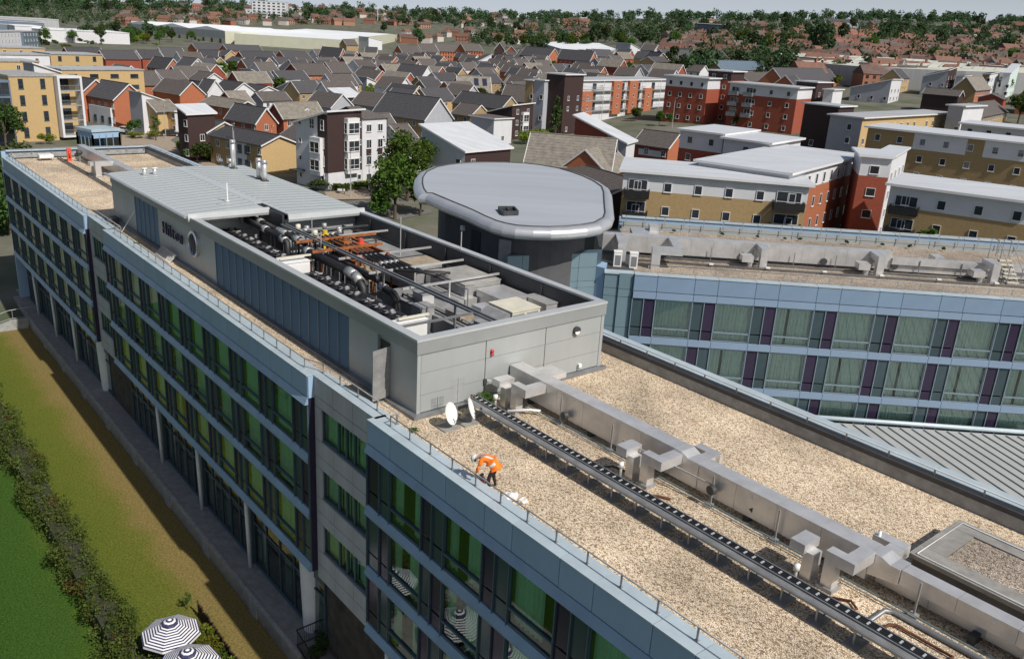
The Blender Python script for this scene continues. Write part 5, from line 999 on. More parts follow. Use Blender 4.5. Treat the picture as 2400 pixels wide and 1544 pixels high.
# ================================================================ patio: striped parasols, stake fence, shrubs
M_strA = mat('parasol_white', (0.78, 0.77, 0.76), 0.8, var=0.04); M_strB = mat('parasol_navy', (0.035, 0.035, 0.10), 0.8, var=0.1); M_wood = mat('dark_timber', (0.06, 0.035, 0.02), 0.9, var=0.3, scale=5)
def parasol(u, v, label, rz):
    t = thing('parasol', label, 'parasol', (u, v, 0), frame='H', group='striped parasols on the hotel patio'); n = 8; rings = 22; Rr, zc, ze = 1.42, 2.75, 2.1
    def pt(k, f, zo=0.0):
        a = 2 * math.pi * k / n + rz; r = Rr * f; return (u + r * math.cos(a), v + r * math.sin(a), zc - (zc - ze) * f ** 1.15 + zo)
    for k in range(n):
        m = MB()
        for j in range(rings):
            f0, f1 = j / rings * 0.999 + 0.001, (j + 1) / rings; sag = 0.03
            m.quad(pt(k, f0), pt(k, f1), pt(k + 1, f1), pt(k + 1, f0), j % 2)
        a, b_ = pt(k, 1), pt(k + 1, 1); m.quad(a, (a[0], a[1], a[2] - 0.12), (b_[0], b_[1], b_[2] - 0.12), b_, 0); m.build('canopy_gore', [M_strA, M_strB], t)
    m = MB()
    for k in range(n):
        for j in range(4): f0, f1 = 0.001 + 0.07 * j, 0.07 * (j + 1); m.quad(pt(k, f0, 0.14), pt(k, f1, 0.14 - 0.01 * j), pt(k + 1, f1, 0.14 - 0.01 * j), pt(k + 1, f0, 0.14), j % 2)
    m.build('vent_cap', [M_strA, M_strB], t)
    m = MB(); m.tube([(u, v, 0), (u, v, 2.9)], 0.03, 8); m.build('pole', M_white, t); m = MB(); m.tube([(u, v, 0), (u, v, 0.1)], 0.3, 14); m.build('base', M_dark, t)
    tb = thing('patio_table', 'dark round patio table under ' + label.split(' with')[0], 'table', (u, v, 0), frame='H', group='patio tables')
    m = MB(); m.tube([(u, v, 0.70), (u, v, 0.74)], 0.55, 20); m.build('table_top', M_dark, tb)
    for k in range(3): a = 2.1 * k; m = MB(); m.bar((u + 0.1 * math.cos(a), v + 0.1 * math.sin(a), 0.7), (u + 0.4 * math.cos(a), v + 0.4 * math.sin(a), 0.0), 0.04); m.build('leg', M_dark, tb)
    for k in range(4):
        a = R(45 + 90 * k); cx, cy = u + 0.85 * math.cos(a), v + 0.85 * math.sin(a); c = thing('patio_chair', ('hotel-side ', 'far ', 'hedge-side ', 'near ')[k] + 'dark patio chair under ' + label.split(' with')[0], 'chair', (cx, cy, 0), frame='H', group='patio chairs')
        m = MB(); m.box(cx - 0.22, cx + 0.22, cy - 0.22, cy + 0.22, 0.43, 0.47); m.build('seat', M_dark, c); d = Vector((math.cos(a), math.sin(a), 0)); s_ = Vector((-d.y, d.x, 0)); b0 = Vector((cx, cy, 0)) + d * 0.22
        m = MB(); m.bar(b0 - s_ * 0.22 + Vector((0, 0, 0.7)), b0 + s_ * 0.22 + Vector((0, 0, 0.7)), 0.03, 0.35); m.build('backrest', M_dark, c)
        for q in range(4): panel('leg', 0.03, 0.44, 0.03, M_dark, (cx - 0.2 + 0.37 * (q % 2), cy - 0.2 + 0.37 * (q // 2), 0), c)
parasol(-36.6, 10.2, 'upper striped parasol with navy rings on the lawn edge', 0.2); parasol(-34.0, 10.15, 'lower striped parasol with navy rings cut by the picture edge', 0.5)
parasol(-29.1, 9.2, 'third striped parasol with rings, seen mirrored in the windows', 0.1); parasol(-25.6, 9.0, 'last striped parasol with rings, mirrored low in the windows', 0.7)
sf = thing('stake_fence', 'dark timber stake fence behind the parasols', 'fence', (-36, 12.6, 0), frame='H'); rr = random.Random(2)
for k in range(60): hh = 0.85 + rr.uniform(-0.12, 0.12); m = MB(); u = -39.8 + 0.125 * k; m.tube([(u, 12.62 + rr.uniform(-.03, .03), 0), (u + rr.uniform(-.04, .04), 12.62, hh)], 0.045, 5); m.build('stake', M_wood, sf)
for k in range(7): tree(('bush1', 'bush0')[k % 3 == 2], H(-37.5 + 1.0 * k, 12.0, 0), 0.55, ('first', 'second', 'third', 'fourth', 'fifth', 'sixth', 'seventh')[k] + ' yellow-green shrub along the stake fence from the far end', 'shrubs along the stake fence', 'shrub', 'shrub')
tree('young', H(-40.6, 12.3, 0), 0.2, 'spindly sapling on the dry grass before the stake fence', None, 'sapling', 'sapling')
# terrace details: side ramp with rail, topiary pots, steel balustrade
rp = thing('ramp_wall', 'pale concrete ramp wall with a steel handrail at the far left', 'ramp', (-93, 14, 0), frame='H')
m = MB(); m.prism([(11.3, 0), (15.0, 0), (15.0, 1.05), (13.5, 1.02), (11.3, 0.35)], -93.2, -92.9); m.v = [(c, a, b) for a, b, c in m.v]; m.build('wall', M_conc, rp)
m = MB(); m.tube([(-93.3, 11.0, 1.3), (-93.3, 13.4, 1.95), (-93.3, 16.2, 2.1)], 0.03, 6); m.tube([(-93.3, 11.0, 0.45), (-93.3, 13.4, 1.1), (-93.3, 16.2, 1.15)], 0.02, 6); m.build('handrail', M_galvm, rp)
for v in (11.1, 12.4, 13.7, 15.0, 16.1): m = MB(); m.bar((-93.3, v, 0), (-93.3, v, 1.25 + min(0.85, (v - 11) * 0.27)), 0.035); m.build('post', M_galvm, rp)
bl = thing('balustrade', 'black steel balustrade beside the big white column at the terrace end', 'railing', (-33.6, 16.2, 1), frame='H')
m = MB(); m.bar((-33.4, 15.3, 2.0), (-33.4, 16.7, 2.0), 0.05); m.bar((-33.4, 15.3, 1.1), (-33.4, 16.7, 1.1), 0.04); m.bar((-33.4, 15.3, 2.0), (-31.4, 15.3, 1.6), 0.05); m.bar((-33.4, 15.3, 1.1), (-31.4, 15.3, 0.7), 0.04); m.build('rail', M_black, bl)
for k in range(12): m = MB(); v = 15.35 + 0.12 * k; m.bar((-33.4, v, 1.0), (-33.4, v, 2.0), 0.018); m.build('baluster', M_black, bl)
for k in range(14): m = MB(); u = -33.3 + 0.135 * k; z = 2.0 - 0.2 * (u + 33.4); m.bar((u, 15.3, z - 1.0), (u, 15.3, z), 0.018); m.build('baluster', M_black, bl)
m = MB(); m.box(-33.0, -26.5, 15.4, 17.0, -0.1, 0.6); solo('terrace_steps', m, M_stone, 'pale stone landing below the balustrade at the bottom edge', 'landing', (-30, 16, 0))
for k, (u, v, s_) in enumerate(((-32.6, 16.3, 0.42), (-32.2, 15.7, 0.36))):
    t = thing('potted_shrub', ('round topiary ball in a pot by the balustrade', 'low clipped shrub in a pot in front of the topiary')[k], 'plant', (u, v, 0.6), frame='H')
    m = MB(); m.lathe([(0.16, 0.6), (0.24, 1.0), (0.26, 1.0), (0.2, 0.98)], (u, v, 0), 14); m.build('pot', M_dark, t); m = MB(); leaves(m, random.Random(k), (u, v, 1.45 - 0.15 * k), (s_, s_, s_), 700, 0.05); m.build('foliage', LF_d, t); m = MB(); m.tube([(u, v, 0.9), (u, v, 1.4)], 0.03, 6); m.build('stem', M_bark, t)
t = thing('climbing_plant', 'bushy plant with red tips growing at the foot of the end wall', 'plant', (-26.0, 20.55, ZG), frame='H'); m = MB(); leaves(m, random.Random(4), (-25.95, 20.6, 16.15), (0.4, 0.55, 0.35), 600, 0.05, mi=0); leaves(m, random.Random(6), (-26.1, 20.1, 16.25), (0.15, 0.2, 0.2), 90, 0.045, mi=1); m.build('foliage', [LF_m, LF_o], t); m = MB(); m.tube([(-26.1, 20.6, ZG), (-26, 20.6, 16.2)], 0.03, 5); m.build('stem', M_bark, t)
tree('bush0', H(-25.4, 16.75, ZG), 0.14, 'tiny yellow weed on the gravel by the plant room corner', None, 'weed', 'weed')
tree('bush0', H(-58.9, 16.5, ZG), 0.17, 'bright green weed on the gravel below the letters', None, 'weed', 'weed')
for k in range(9): q = CF[0] + Matrix.Rotation(CF[1], 3, 'Z') @ Vector((5 + 2.7 * k + random.uniform(-1, 1), 14.6, ZG)); tree('bush2', q, 0.12 + 0.05 * random.random(), ('first', 'second', 'third', 'fourth', 'fifth', 'sixth', 'seventh', 'eighth', 'ninth')[k] + ' weed tuft along the rear parapet from the oval roof', 'weed tufts along the rear parapet', 'weed', 'weed')
# ================================================================ the worker
def skin(name, verts, edges, radii, sub=1, root=0):
    me = bpy.data.meshes.new(name); me.from_pydata([tuple(v) for v in verts], edges, []); o = bpy.data.objects.new(name, me); COL.objects.link(o)
    md = o.modifiers.new('s', 'SKIN'); md.use_smooth_shade = True; md.branch_smoothing = 0.6
    for i, r in enumerate(radii): me.skin_vertices[0].data[i].radius = (r, r) if not isinstance(r, tuple) else r
    me.skin_vertices[0].data[root].use_root = True; ms = o.modifiers.new('d', 'SUBSURF'); ms.levels = ms.render_levels = sub
    dg = bpy.context.evaluated_depsgraph_get(); out = bpy.data.meshes.new_from_object(o.evaluated_get(dg)); bpy.data.objects.remove(o); return out
wk = bpy.data.objects.new('person', None); COL.objects.link(wk); wk.location = H(-20.35, 16.62, ZG); wk.rotation_euler.z = R(168)
tag(wk, 'worker in orange high-visibility vest and white helmet bending over the roof edge', 'person')
M_skin = mat('skin', (0.42, 0.24, 0.16), 0.55, var=0.06); M_trous = mat('dark_trousers', (0.02, 0.014, 0.015), 0.9, var=0.2, scale=8); M_orange = mat('hi_vis_orange', (0.95, 0.20, 0.01), 0.75, var=0.10, scale=7, bump=0.3, bscale=9); M_refl = mat('reflective_tape', (0.68, 0.66, 0.64), 0.4, var=0.04); M_boot = mat('boot_leather', (0.05, 0.035, 0.02), 0.7)
V, E_, Rd = [], [], []
def vtx(p, r, par=None):
    V.append(p); Rd.append(r); i = len(V) - 1
    if par is not None: E_.append((par, i))
    return i
pel = vtx((-0.16, 0, 0.90), 0.155); sp1 = vtx((-0.04, 0, 1.03), 0.15, pel); ch = vtx((0.16, 0, 1.14), 0.165, sp1); nk0 = vtx((0.33, 0, 1.17), 0.11, ch); nk = vtx((0.42, 0, 1.15), 0.06, nk0); hd0 = vtx((0.50, 0, 1.12), 0.088, nk); hd1 = vtx((0.58, 0, 1.05), 0.095, hd0); hd2 = vtx((0.62, 0, 0.97), 0.065, hd1)
for s_ in (1, -1):
    hp = vtx((-0.15, 0.10 * s_, 0.84), 0.105, pel); kn = vtx((-0.02 + 0.05 * s_, 0.13 * s_, 0.47), 0.075, hp); an = vtx((-0.08 + 0.08 * s_, 0.14 * s_, 0.09), 0.05, kn); hl = vtx((-0.07 + 0.08 * s_, 0.14 * s_, 0.05), 0.05, an); vtx((0.10 + 0.08 * s_, 0.16 * s_, 0.035), 0.04, hl)
    sh = vtx((0.30, 0.18 * s_, 1.12), 0.075, nk0); el = vtx((0.38, 0.25 * s_, 0.84), 0.052, sh); wr = vtx((0.47, 0.17 * s_, 0.60), 0.034, el); pm_ = vtx((0.50, 0.15 * s_, 0.53), 0.036, wr)
    for k in range(4): f = vtx((0.50 + 0.012 * k, (0.125 + 0.018 * k) * s_, 0.47), 0.010, pm_); vtx((0.485 + 0.012 * k, (0.12 + 0.018 * k) * s_, 0.43 + 0.005 * abs(k - 1)), 0.009, f)
    th = vtx((0.47, 0.115 * s_, 0.50), 0.011, pm_); vtx((0.47, 0.10 * s_, 0.465), 0.010, th)
me = skin('body', V, E_, Rd, 1, 0); me.materials.clear()
for mm in (M_skin, M_trous, M_boot): me.materials.append(mm)
for p in me.polygons: c = p.center; p.material_index = 2 if c.z < 0.10 else (1 if (c.x < 0.30 and c.z < 1.02 and c.x < 0.22) else 0)
bo = bpy.data.objects.new('body', me); COL.objects.link(bo); bo.parent = wk
V, E_, Rd = [], [], []
a0 = vtx((-0.20, 0, 0.80), 0.185); a1 = vtx((-0.12, 0, 0.95), 0.19, a0); a2 = vtx((0.0, 0, 1.06), 0.185, a1); a3 = vtx((0.17, 0, 1.15), 0.195, a2); a4 = vtx((0.34, 0, 1.17), 0.12, a3)
for s_ in (1, -1): b0 = vtx((0.30, 0.18 * s_, 1.12), 0.095, a4); vtx((0.35, 0.235 * s_, 0.93), 0.075, b0)
me = skin('vest', V, E_, Rd, 2, 1); me.materials.clear(); me.materials.append(M_orange); me.materials.append(M_refl)
for p in me.polygons:
    c = p.center; al = c.x * 0.80 + c.z * 0.6
    p.material_index = 1 if (abs(al - 0.53) < 0.035 or (abs(abs(c.y) - 0.10) < 0.028 and 0.53 < al < 0.95 and c.z > 1.0)) and c.z > 0.7 else 0
vo = bpy.data.objects.new('vest', me); COL.objects.link(vo); vo.parent = wk
for s_ in (1, -1):
    me = skin('sleeve', [(0.35, 0.235 * s_, 0.94), (0.385, 0.25 * s_, 0.83), (0.45, 0.19 * s_, 0.66)], [(0, 1), (1, 2)], [0.075, 0.066, 0.05], 1); me.materials.clear(); me.materials.append(M_orange); q = bpy.data.objects.new('sleeve', me); COL.objects.link(q); q.parent = wk
bm = bmesh.new(); bmesh.ops.create_uvsphere(bm, u_segments=18, v_segments=12, radius=0.135)
for v in list(bm.verts):
    if v.co.z < -0.03: bm.verts.remove(v)
me = bpy.data.meshes.new('helmet'); bm.to_mesh(me); bm.free(); me.materials.append(M_white); me.polygons.foreach_set('use_smooth', [True] * len(me.polygons))
q = bpy.data.objects.new('helmet', me); COL.objects.link(q); q.parent = wk; q.location = (0.60, 0, 1.06); q.rotation_euler = (0, R(62), 0); q.scale = (1.12, 0.98, 0.95)
m = MB(); m.lathe([(0.13, 0.0), (0.17, -0.005), (0.17, 0.01), (0.13, 0.015)], n=20); q2 = inst('helmet_brim', m.mesh('brim', M_white), (0, 0, -0.02), q); q2.scale = (1.15, 1, 1)
m = MB()
for s_ in (1, -1): m.tube([(0.55, 0.105 * s_, 1.05), (0.55, 0.145 * s_, 1.05)], 0.05, 12)
m.build('ear_defenders', M_black, wk); m = MB()
for s_ in (1, -1): m.lathe([(0.012, 0.004), (0.014, 0), (0.012, -0.004)], (0.665, 0.035 * s_, 0.995), 8)
m.tube([(0.67, 0, 1.0), (0.69, 0, 0.97), (0.665, 0, 0.955)], 0.014, 6); m.build('face_features', M_skin, wk)
t = thing('cordless_drill', 'small dark cordless tool at the worker\'s hands', 'tool', (-20.75, 16.5, ZG), frame='H'); m = MB(); m.tube([(-20.78, 16.5, 16.2), (-20.62, 16.52, 16.3)], 0.035, 8); m.bar((-20.7, 16.51, 16.24), (-20.68, 16.51, 16.08), 0.05); m.build('body', M_dark, t); m = MB(); m.box(-20.75, -20.6, 16.46, 16.56, ZG, 16.05); m.build('battery', M_red, t)
# ================================================================ the town: houses and flats
REG = {'Ta': (0, 90, 5.985), 'Tb': (300, 90, 5.985), 'Tc': (600, 90, 5.985), 'Td': (900, 90, 5.985), 'T4': (1200, 90, 3.43), 'T5': (1580, 110, 3.43), 'T6': (2000, 110, 3.43), 'R1': (0, 0, 2.9925), 'R2': (800, 0, 2.9925), 'R3': (1600, 0, 2.9925), 'E': (1200, 200, 3.85), 'F': (1800, 200, 3.85), 'Z1': (0, 0, 2.287), 'Z2': (500, 0, 2.287)}
def P(r, x, y): a, b, s = REG[r]; return (a + x / s, b + y / s)
BR = mat('orange_brick', (0.37, 0.125, 0.058), 0.85, var=0.12, scale=3, rnd=0.1); OC = mat('ochre_and_shaded_brick', (0.33, 0.23, 0.11), 0.85, var=0.1, scale=3, rnd=0.08); YE = mat('yellow_brick', (0.47, 0.33, 0.155), 0.85, var=0.08, scale=3, rnd=0.05)  # OC doubles as a darkened YE, painting shade on walls away from the sun
WH = mat('white_render', (0.60, 0.605, 0.62), 0.8, var=0.05, scale=0.6, rnd=0.04); GR = mat('grey_and_shaded_render', (0.36, 0.37, 0.40), 0.8, var=0.06, scale=0.8); BN = mat('brown_timber_cladding', (0.040, 0.020, 0.018), 0.75, var=0.2, scale=4, stretch=(6, 6, 0.2)); RD = mat('red_and_shaded_brick', (0.27, 0.065, 0.035), 0.85, var=0.12, scale=3, rnd=0.1)  # GR and RD double as WH and BR darkened for walls in shade
SL = mat('slate_roof', (0.062, 0.060, 0.064), 0.75, var=0.18, scale=2, rnd=0.18); BT = mat('brown_tile_roof', (0.095, 0.082, 0.075), 0.8, var=0.2, scale=2, rnd=0.12); TT = mat('lichen_tile_roof', (0.20, 0.18, 0.15), 0.85, var=0.25, scale=1.2, rnd=0.1); WR = mat('white_metal_roof', (0.56, 0.58, 0.60), 0.5, 0.1, var=0.10, scale=0.5, stretch=(0.3, 1.5, 1)); FR = mat('grey_flat_roof', (0.36, 0.37, 0.38), 0.7, var=0.15, scale=0.4, stretch=(0.3, 1.5, 1))
TRIM = mat('white_trim', (0.66, 0.66, 0.66), 0.5, var=0.03); WGL = mat('window_glass_dark', (0.03, 0.035, 0.04), 0.06, 0.0, var=0.3, scale=0.4, spec=0.7, rnd=0.3); STB = mat('steel_blue_cladding', (0.15, 0.20, 0.25), 0.45, 0.2, var=0.08); PV = mat('solar_glass', (0.02, 0.025, 0.05), 0.15, var=0.1)
GLZ = mat('teal_glass', (0.10, 0.16, 0.18), 0.08, 0.1, var=0.15, scale=0.3, spec=0.7)
_wm = {}
def win_mesh(w, h, style='w', split=2):
    k = (round(w, 2), round(h, 2), style, split)
    if k not in _wm:
        m = MB(); f = 0.07; m.quad((f, -0.02, f), (w - f, -0.02, f), (w - f, -0.02, h - f), (f, -0.02, h - f), 1)
        m.box(0, w, -0.07, 0.02, 0, f); m.box(0, w, -0.07, 0.02, h - f, h); m.box(0, f, -0.069, 0.019, f, h - f); m.box(w - f, w, -0.069, 0.019, f, h - f); m.box(-0.05, w + 0.05, -0.12, 0.02, -0.06, 0.0)
        for i in range(1, split): x = w * i / split; m.box(x - 0.03, x + 0.03, -0.066, 0.018, f, h - f)
        if h > 1.5: m.box(f, w - f, -0.065, 0.017, h * 0.36, h * 0.36 + 0.06)
        _wm[k] = m.mesh('window', [TRIM if style == 'w' else M_frame, WGL])
    return _wm[k]
class House:
    """walls are built from plan vectors; every visible wall gets its windows, each a part"""
    def __init__(s, name, label, org, cat='house', group='houses of the estate'):
        s.o = org; s.t = thing(name, label, cat, tuple(org), frame='W', group=group)
    def wall(s, pts, mt, nm='wall'): m = MB(); m.add(pts, [tuple(range(len(pts)))]); return m.build(nm, mt, s.t)
    def mesh(s, m, nm, mt): return m.build(nm, mt, s.t)
    def win(s, p, n, w=1.0, h=1.25, style='w', split=2, nm='window'):
        o = inst(nm, win_mesh(w, h, style, split), tuple(p), s.t); d = Vector((-n.y, n.x)); o.rotation_euler.z = math.atan2(d.y, d.x); return o
    def windows(s, a, d, L_, n, z0, floors, fh=2.75, w=1.0, h=1.25, style='w', split=2, sp=2.7, skip=0.0, sill=0.95, rnd=None):
        k = max(1, int((L_ - 0.8) / sp)); g = L_ / k
        for f in range(floors):
            for i in range(k):
                if rnd and rnd.random() < skip: continue
                c = g * (i + 0.5); s.win(a + d * (c - w / 2) + n * 0.03 + Vector((0, 0, z0 + f * fh + sill - a.z)), n, w, h, style, split)
def azi(px): d = ray(*px); return Vector((d.x, d.y, 0)).normalized()
def reach(a, d, px):                                                # distance along plan direction d from a to the pixel's vertical plane
    q = azi(px); nrm = Vector((-q.y, q.x, 0)); den = d.dot(nrm)
    return -a.dot(nrm) / den if abs(den) > 1e-4 else 0
def snap(ex, D):                                                    # far walls follow the estate's street grid; a small pixel error there swings the angle
    if D < 150: return ex
    an = math.degrees(math.atan2(ex.y, ex.x)); g = min((53, 143, -37, -127), key=lambda q: abs((an - q + 180) % 360 - 180)); df = abs((an - g + 180) % 360 - 180)
    if df > 34: return ex
    return Vector((math.cos(R(g)), math.sin(R(g)), 0))
LOG = []; HB = []
def courses(m, a, b, c, d, n, mi=0, step=0.03):                     # stepped tile courses on the slope a-b (eave) to d-c (ridge)
    up = ((b - a).cross(d - a)).normalized(); up = up if up.z > 0 else -up
    for i in range(n):
        f0, f1 = i / n, (i + 1) / n; p0, p1, p2, p3 = a.lerp(d, f0), b.lerp(c, f0), b.lerp(c, f1), a.lerp(d, f1); lo = up * step
        m.quad(p0 + lo, p1 + lo, p2, p3, mi); m.quad(p0, p1, p1 + lo, p0 + lo, mi)
def roof_gable(h, a, ex, ey, L_, w, ze, zr, rf, ov=0.35, n=12):
    Z = lambda z: Vector((0, 0, z)); k = (zr - ze) / (w / 2); base = Vector((a.x, a.y, 0)); m = MB()
    e0 = base - ex * ov - ey * ov + Z(ze - ov * k); e1 = base + ex * (L_ + ov) - ey * ov + Z(ze - ov * k); r0 = base - ex * ov + ey * (w / 2) + Z(zr); r1 = base + ex * (L_ + ov) + ey * (w / 2) + Z(zr); f0 = base - ex * ov + ey * (w + ov) + Z(ze - ov * k); f1 = base + ex * (L_ + ov) + ey * (w + ov) + Z(ze - ov * k)
    courses(m, e0, e1, r1, r0, n); courses(m, f1, f0, r0, r1, n); m.tube([r0 + Z(0.05), r1 + Z(0.05)], 0.12, 6); h.mesh(m, 'roof', rf)
    q = Z(-0.12)
    for p, r_ in ((e0, r0), (f0, r0), (e1, r1), (f1, r1)): m = MB(); m.bar(p + q, r_ + q, 0.12, 0.24); h.mesh(m, 'bargeboard', TRIM)
    for p, r_ in ((e0, e1), (f0, f1)): m = MB(); m.tube([p + q, r_ + q], 0.08, 6); h.mesh(m, 'gutter', M_dark)
def gab(label, r, A, B, C, E_, eave=5.3, gw=None, sw=None, rf=None, floors=2, phi=None, w=None, L_=None, rise=None, name='house', gwin=True, swin=True, extra=None):
    gw = gw or BR; sw = sw or gw; rf = rf or SL; a = hit(*P(r, *A), dz=eave); gz = G(a.x, a.y); c = W(*P(r, *C), a.z)
    ex = snap(Vector((c.x - a.x, c.y - a.y, 0)).normalized(), a.length) if phi is None else Vector((math.cos(R(phi)), math.sin(R(phi)), 0))
    L0 = L_ or reach(a, ex, P(r, *C)); L0 = min(max(L0, 5), 34); cand = []
    for sg in (1, -1): ey = Vector((-ex.y, ex.x, 0)) * sg; cand.append((reach(a, ey, P(r, *B)), ey))
    back = max(cand, key=lambda q: q[1].dot(azi(P(r, *A)))); w0, ey = back; w0 = w or (w0 if 4.5 < w0 < 13 else 7.5)
    mid = a + ey * w0 / 2; zr = height_at(*P(r, *E_), mid); zr = a.z + (rise or min(max(zr - a.z, 1.4), 4.8))
    h = House(name, label, Vector((a.x, a.y, gz))); A0 = Vector((a.x, a.y, 0)); Z = lambda z: Vector((0, 0, z)); zb = gz - 2
    p00, p10, p11, p01 = A0, A0 + ex * L0, A0 + ex * L0 + ey * w0, A0 + ey * w0
    h.wall([p00 + Z(zb), p10 + Z(zb), p10 + Z(a.z), p00 + Z(a.z)], sw); h.wall([p11 + Z(zb), p01 + Z(zb), p01 + Z(a.z), p11 + Z(a.z)], sw)
    h.wall([p00 + Z(zb), p00 + Z(a.z), p00 + ey * w0 / 2 + Z(zr), p01 + Z(a.z), p01 + Z(zb)], gw, 'gable_wall'); h.wall([p10 + Z(zb), p10 + Z(a.z), p10 + ey * w0 / 2 + Z(zr), p11 + Z(a.z), p11 + Z(zb)], gw, 'gable_wall')
    roof_gable(h, A0, ex, ey, L0, w0, a.z, zr, rf)
    if swin: h.windows(Vector((a.x, a.y, gz)), ex, L0, -ey, gz, floors, (a.z - gz) / floors, sill=0.8)
    if gwin: h.windows(Vector((a.x, a.y, gz)), ey, w0, -ex, gz, floors, (a.z - gz) / floors, w=0.9, sp=3.6, sill=0.9)
    LOG.append((label[:40], round(a.length), round(math.degrees(math.atan2(ex.y, ex.x))), round(L0, 1), round(w0, 1), round(zr - a.z, 1), round(gz, 1))); h.geo = (a, ex, ey, L0, w0, gz, zr); HB.append((A0 + ex * L0 / 2 + ey * w0 / 2, L0, w0)); return h
def fro(label, r, A, C, E_, eave=5.3, depth=8.0, wall=None, rf=None, floors=2, phi=None, rise=None, name='house', flat=False, bands=None, over=0.5, cat='house', sp=2.7, win=(1.0, 1.25, 'w', 2), group='houses of the estate', side_mt=None, fascia=None, topz=None, wins=True):
    """a house or block whose visible long side runs from pixel A to pixel C along the eaves"""
    wall = wall or BR; rf = rf or SL; a = hit(*P(r, *A), dz=eave) if topz is None else W(*P(r, *A), topz); gz = G(a.x, a.y); c = W(*P(C[2] if len(C) > 2 else r, C[0], C[1]), a.z); cp = P(C[2] if len(C) > 2 else r, C[0], C[1])
    ex = snap(Vector((c.x - a.x, c.y - a.y, 0)).normalized(), a.length) if phi is None else Vector((math.cos(R(phi)), math.sin(R(phi)), 0)); L0 = min(max(reach(a, ex, cp), 4), 90)
    ey = Vector((-ex.y, ex.x, 0)); ey = ey if ey.dot(azi(P(r, *A))) > 0 else -ey
    h = House(name, label, Vector((a.x, a.y, gz)), cat, group); A0 = Vector((a.x, a.y, 0)); Z = lambda z: Vector((0, 0, z)); zb = gz - 2; p = [A0, A0 + ex * L0, A0 + ex * L0 + ey * depth, A0 + ey * depth]; zt = a.z
    if flat:
        bs = bands or [(zb, zt, wall)]
        for (z0, z1, mt) in bs:
            for i in range(4): q0, q1 = p[i], p[(i + 1) % 4]; h.wall([q0 + Z(z0), q1 + Z(z0), q1 + Z(z1), q0 + Z(z1)], (side_mt or mt) if i in (1, 3) else mt)
        m = MB(); o4 = [p[0] - ex * over - ey * over, p[1] + ex * over - ey * over, p[2] + ex * over + ey * over, p[3] - ex * over + ey * over]; m.prism([tuple(q[:2]) for q in o4], zt, zt + 0.32, 0, 1); h.mesh(m, 'flat_roof', [fascia or TRIM, rf]); zr = zt
    else:
        mid = a + ey * depth / 2; zr = height_at(*P(r, *E_), mid) if E_ else zt + 3; zr = zt + (rise or min(max(zr - zt, 1.4), 4.8))
        h.wall([p[0] + Z(zb), p[1] + Z(zb), p[1] + Z(zt), p[0] + Z(zt)], wall); h.wall([p[2] + Z(zb), p[3] + Z(zb), p[3] + Z(zt), p[2] + Z(zt)], wall)
        for q0, q1 in ((p[0], p[3]), (p[1], p[2])): h.wall([q0 + Z(zb), q0 + Z(zt), q0.lerp(q1, 0.5) + Z(zr), q1 + Z(zt), q1 + Z(zb)], wall, 'gable_wall')
        roof_gable(h, A0, ex, ey, L0, depth, zt, zr, rf, 0.25)
    if wins: h.windows(Vector((a.x, a.y, gz)), ex, L0, -ey, gz, floors, (zt - gz) / floors, win[0], win[1], win[2], win[3], sp, sill=0.85)
    LOG.append((label[:40], round(a.length), round(math.degrees(math.atan2(ex.y, ex.x))), round(L0, 1), round(depth, 1), round(zr - zt, 1), round(gz, 1))); h.geo = (a, ex, ey, L0, depth, gz, zt); HB.append((A0 + ex * L0 / 2 + ey * depth / 2, L0, depth)); return h
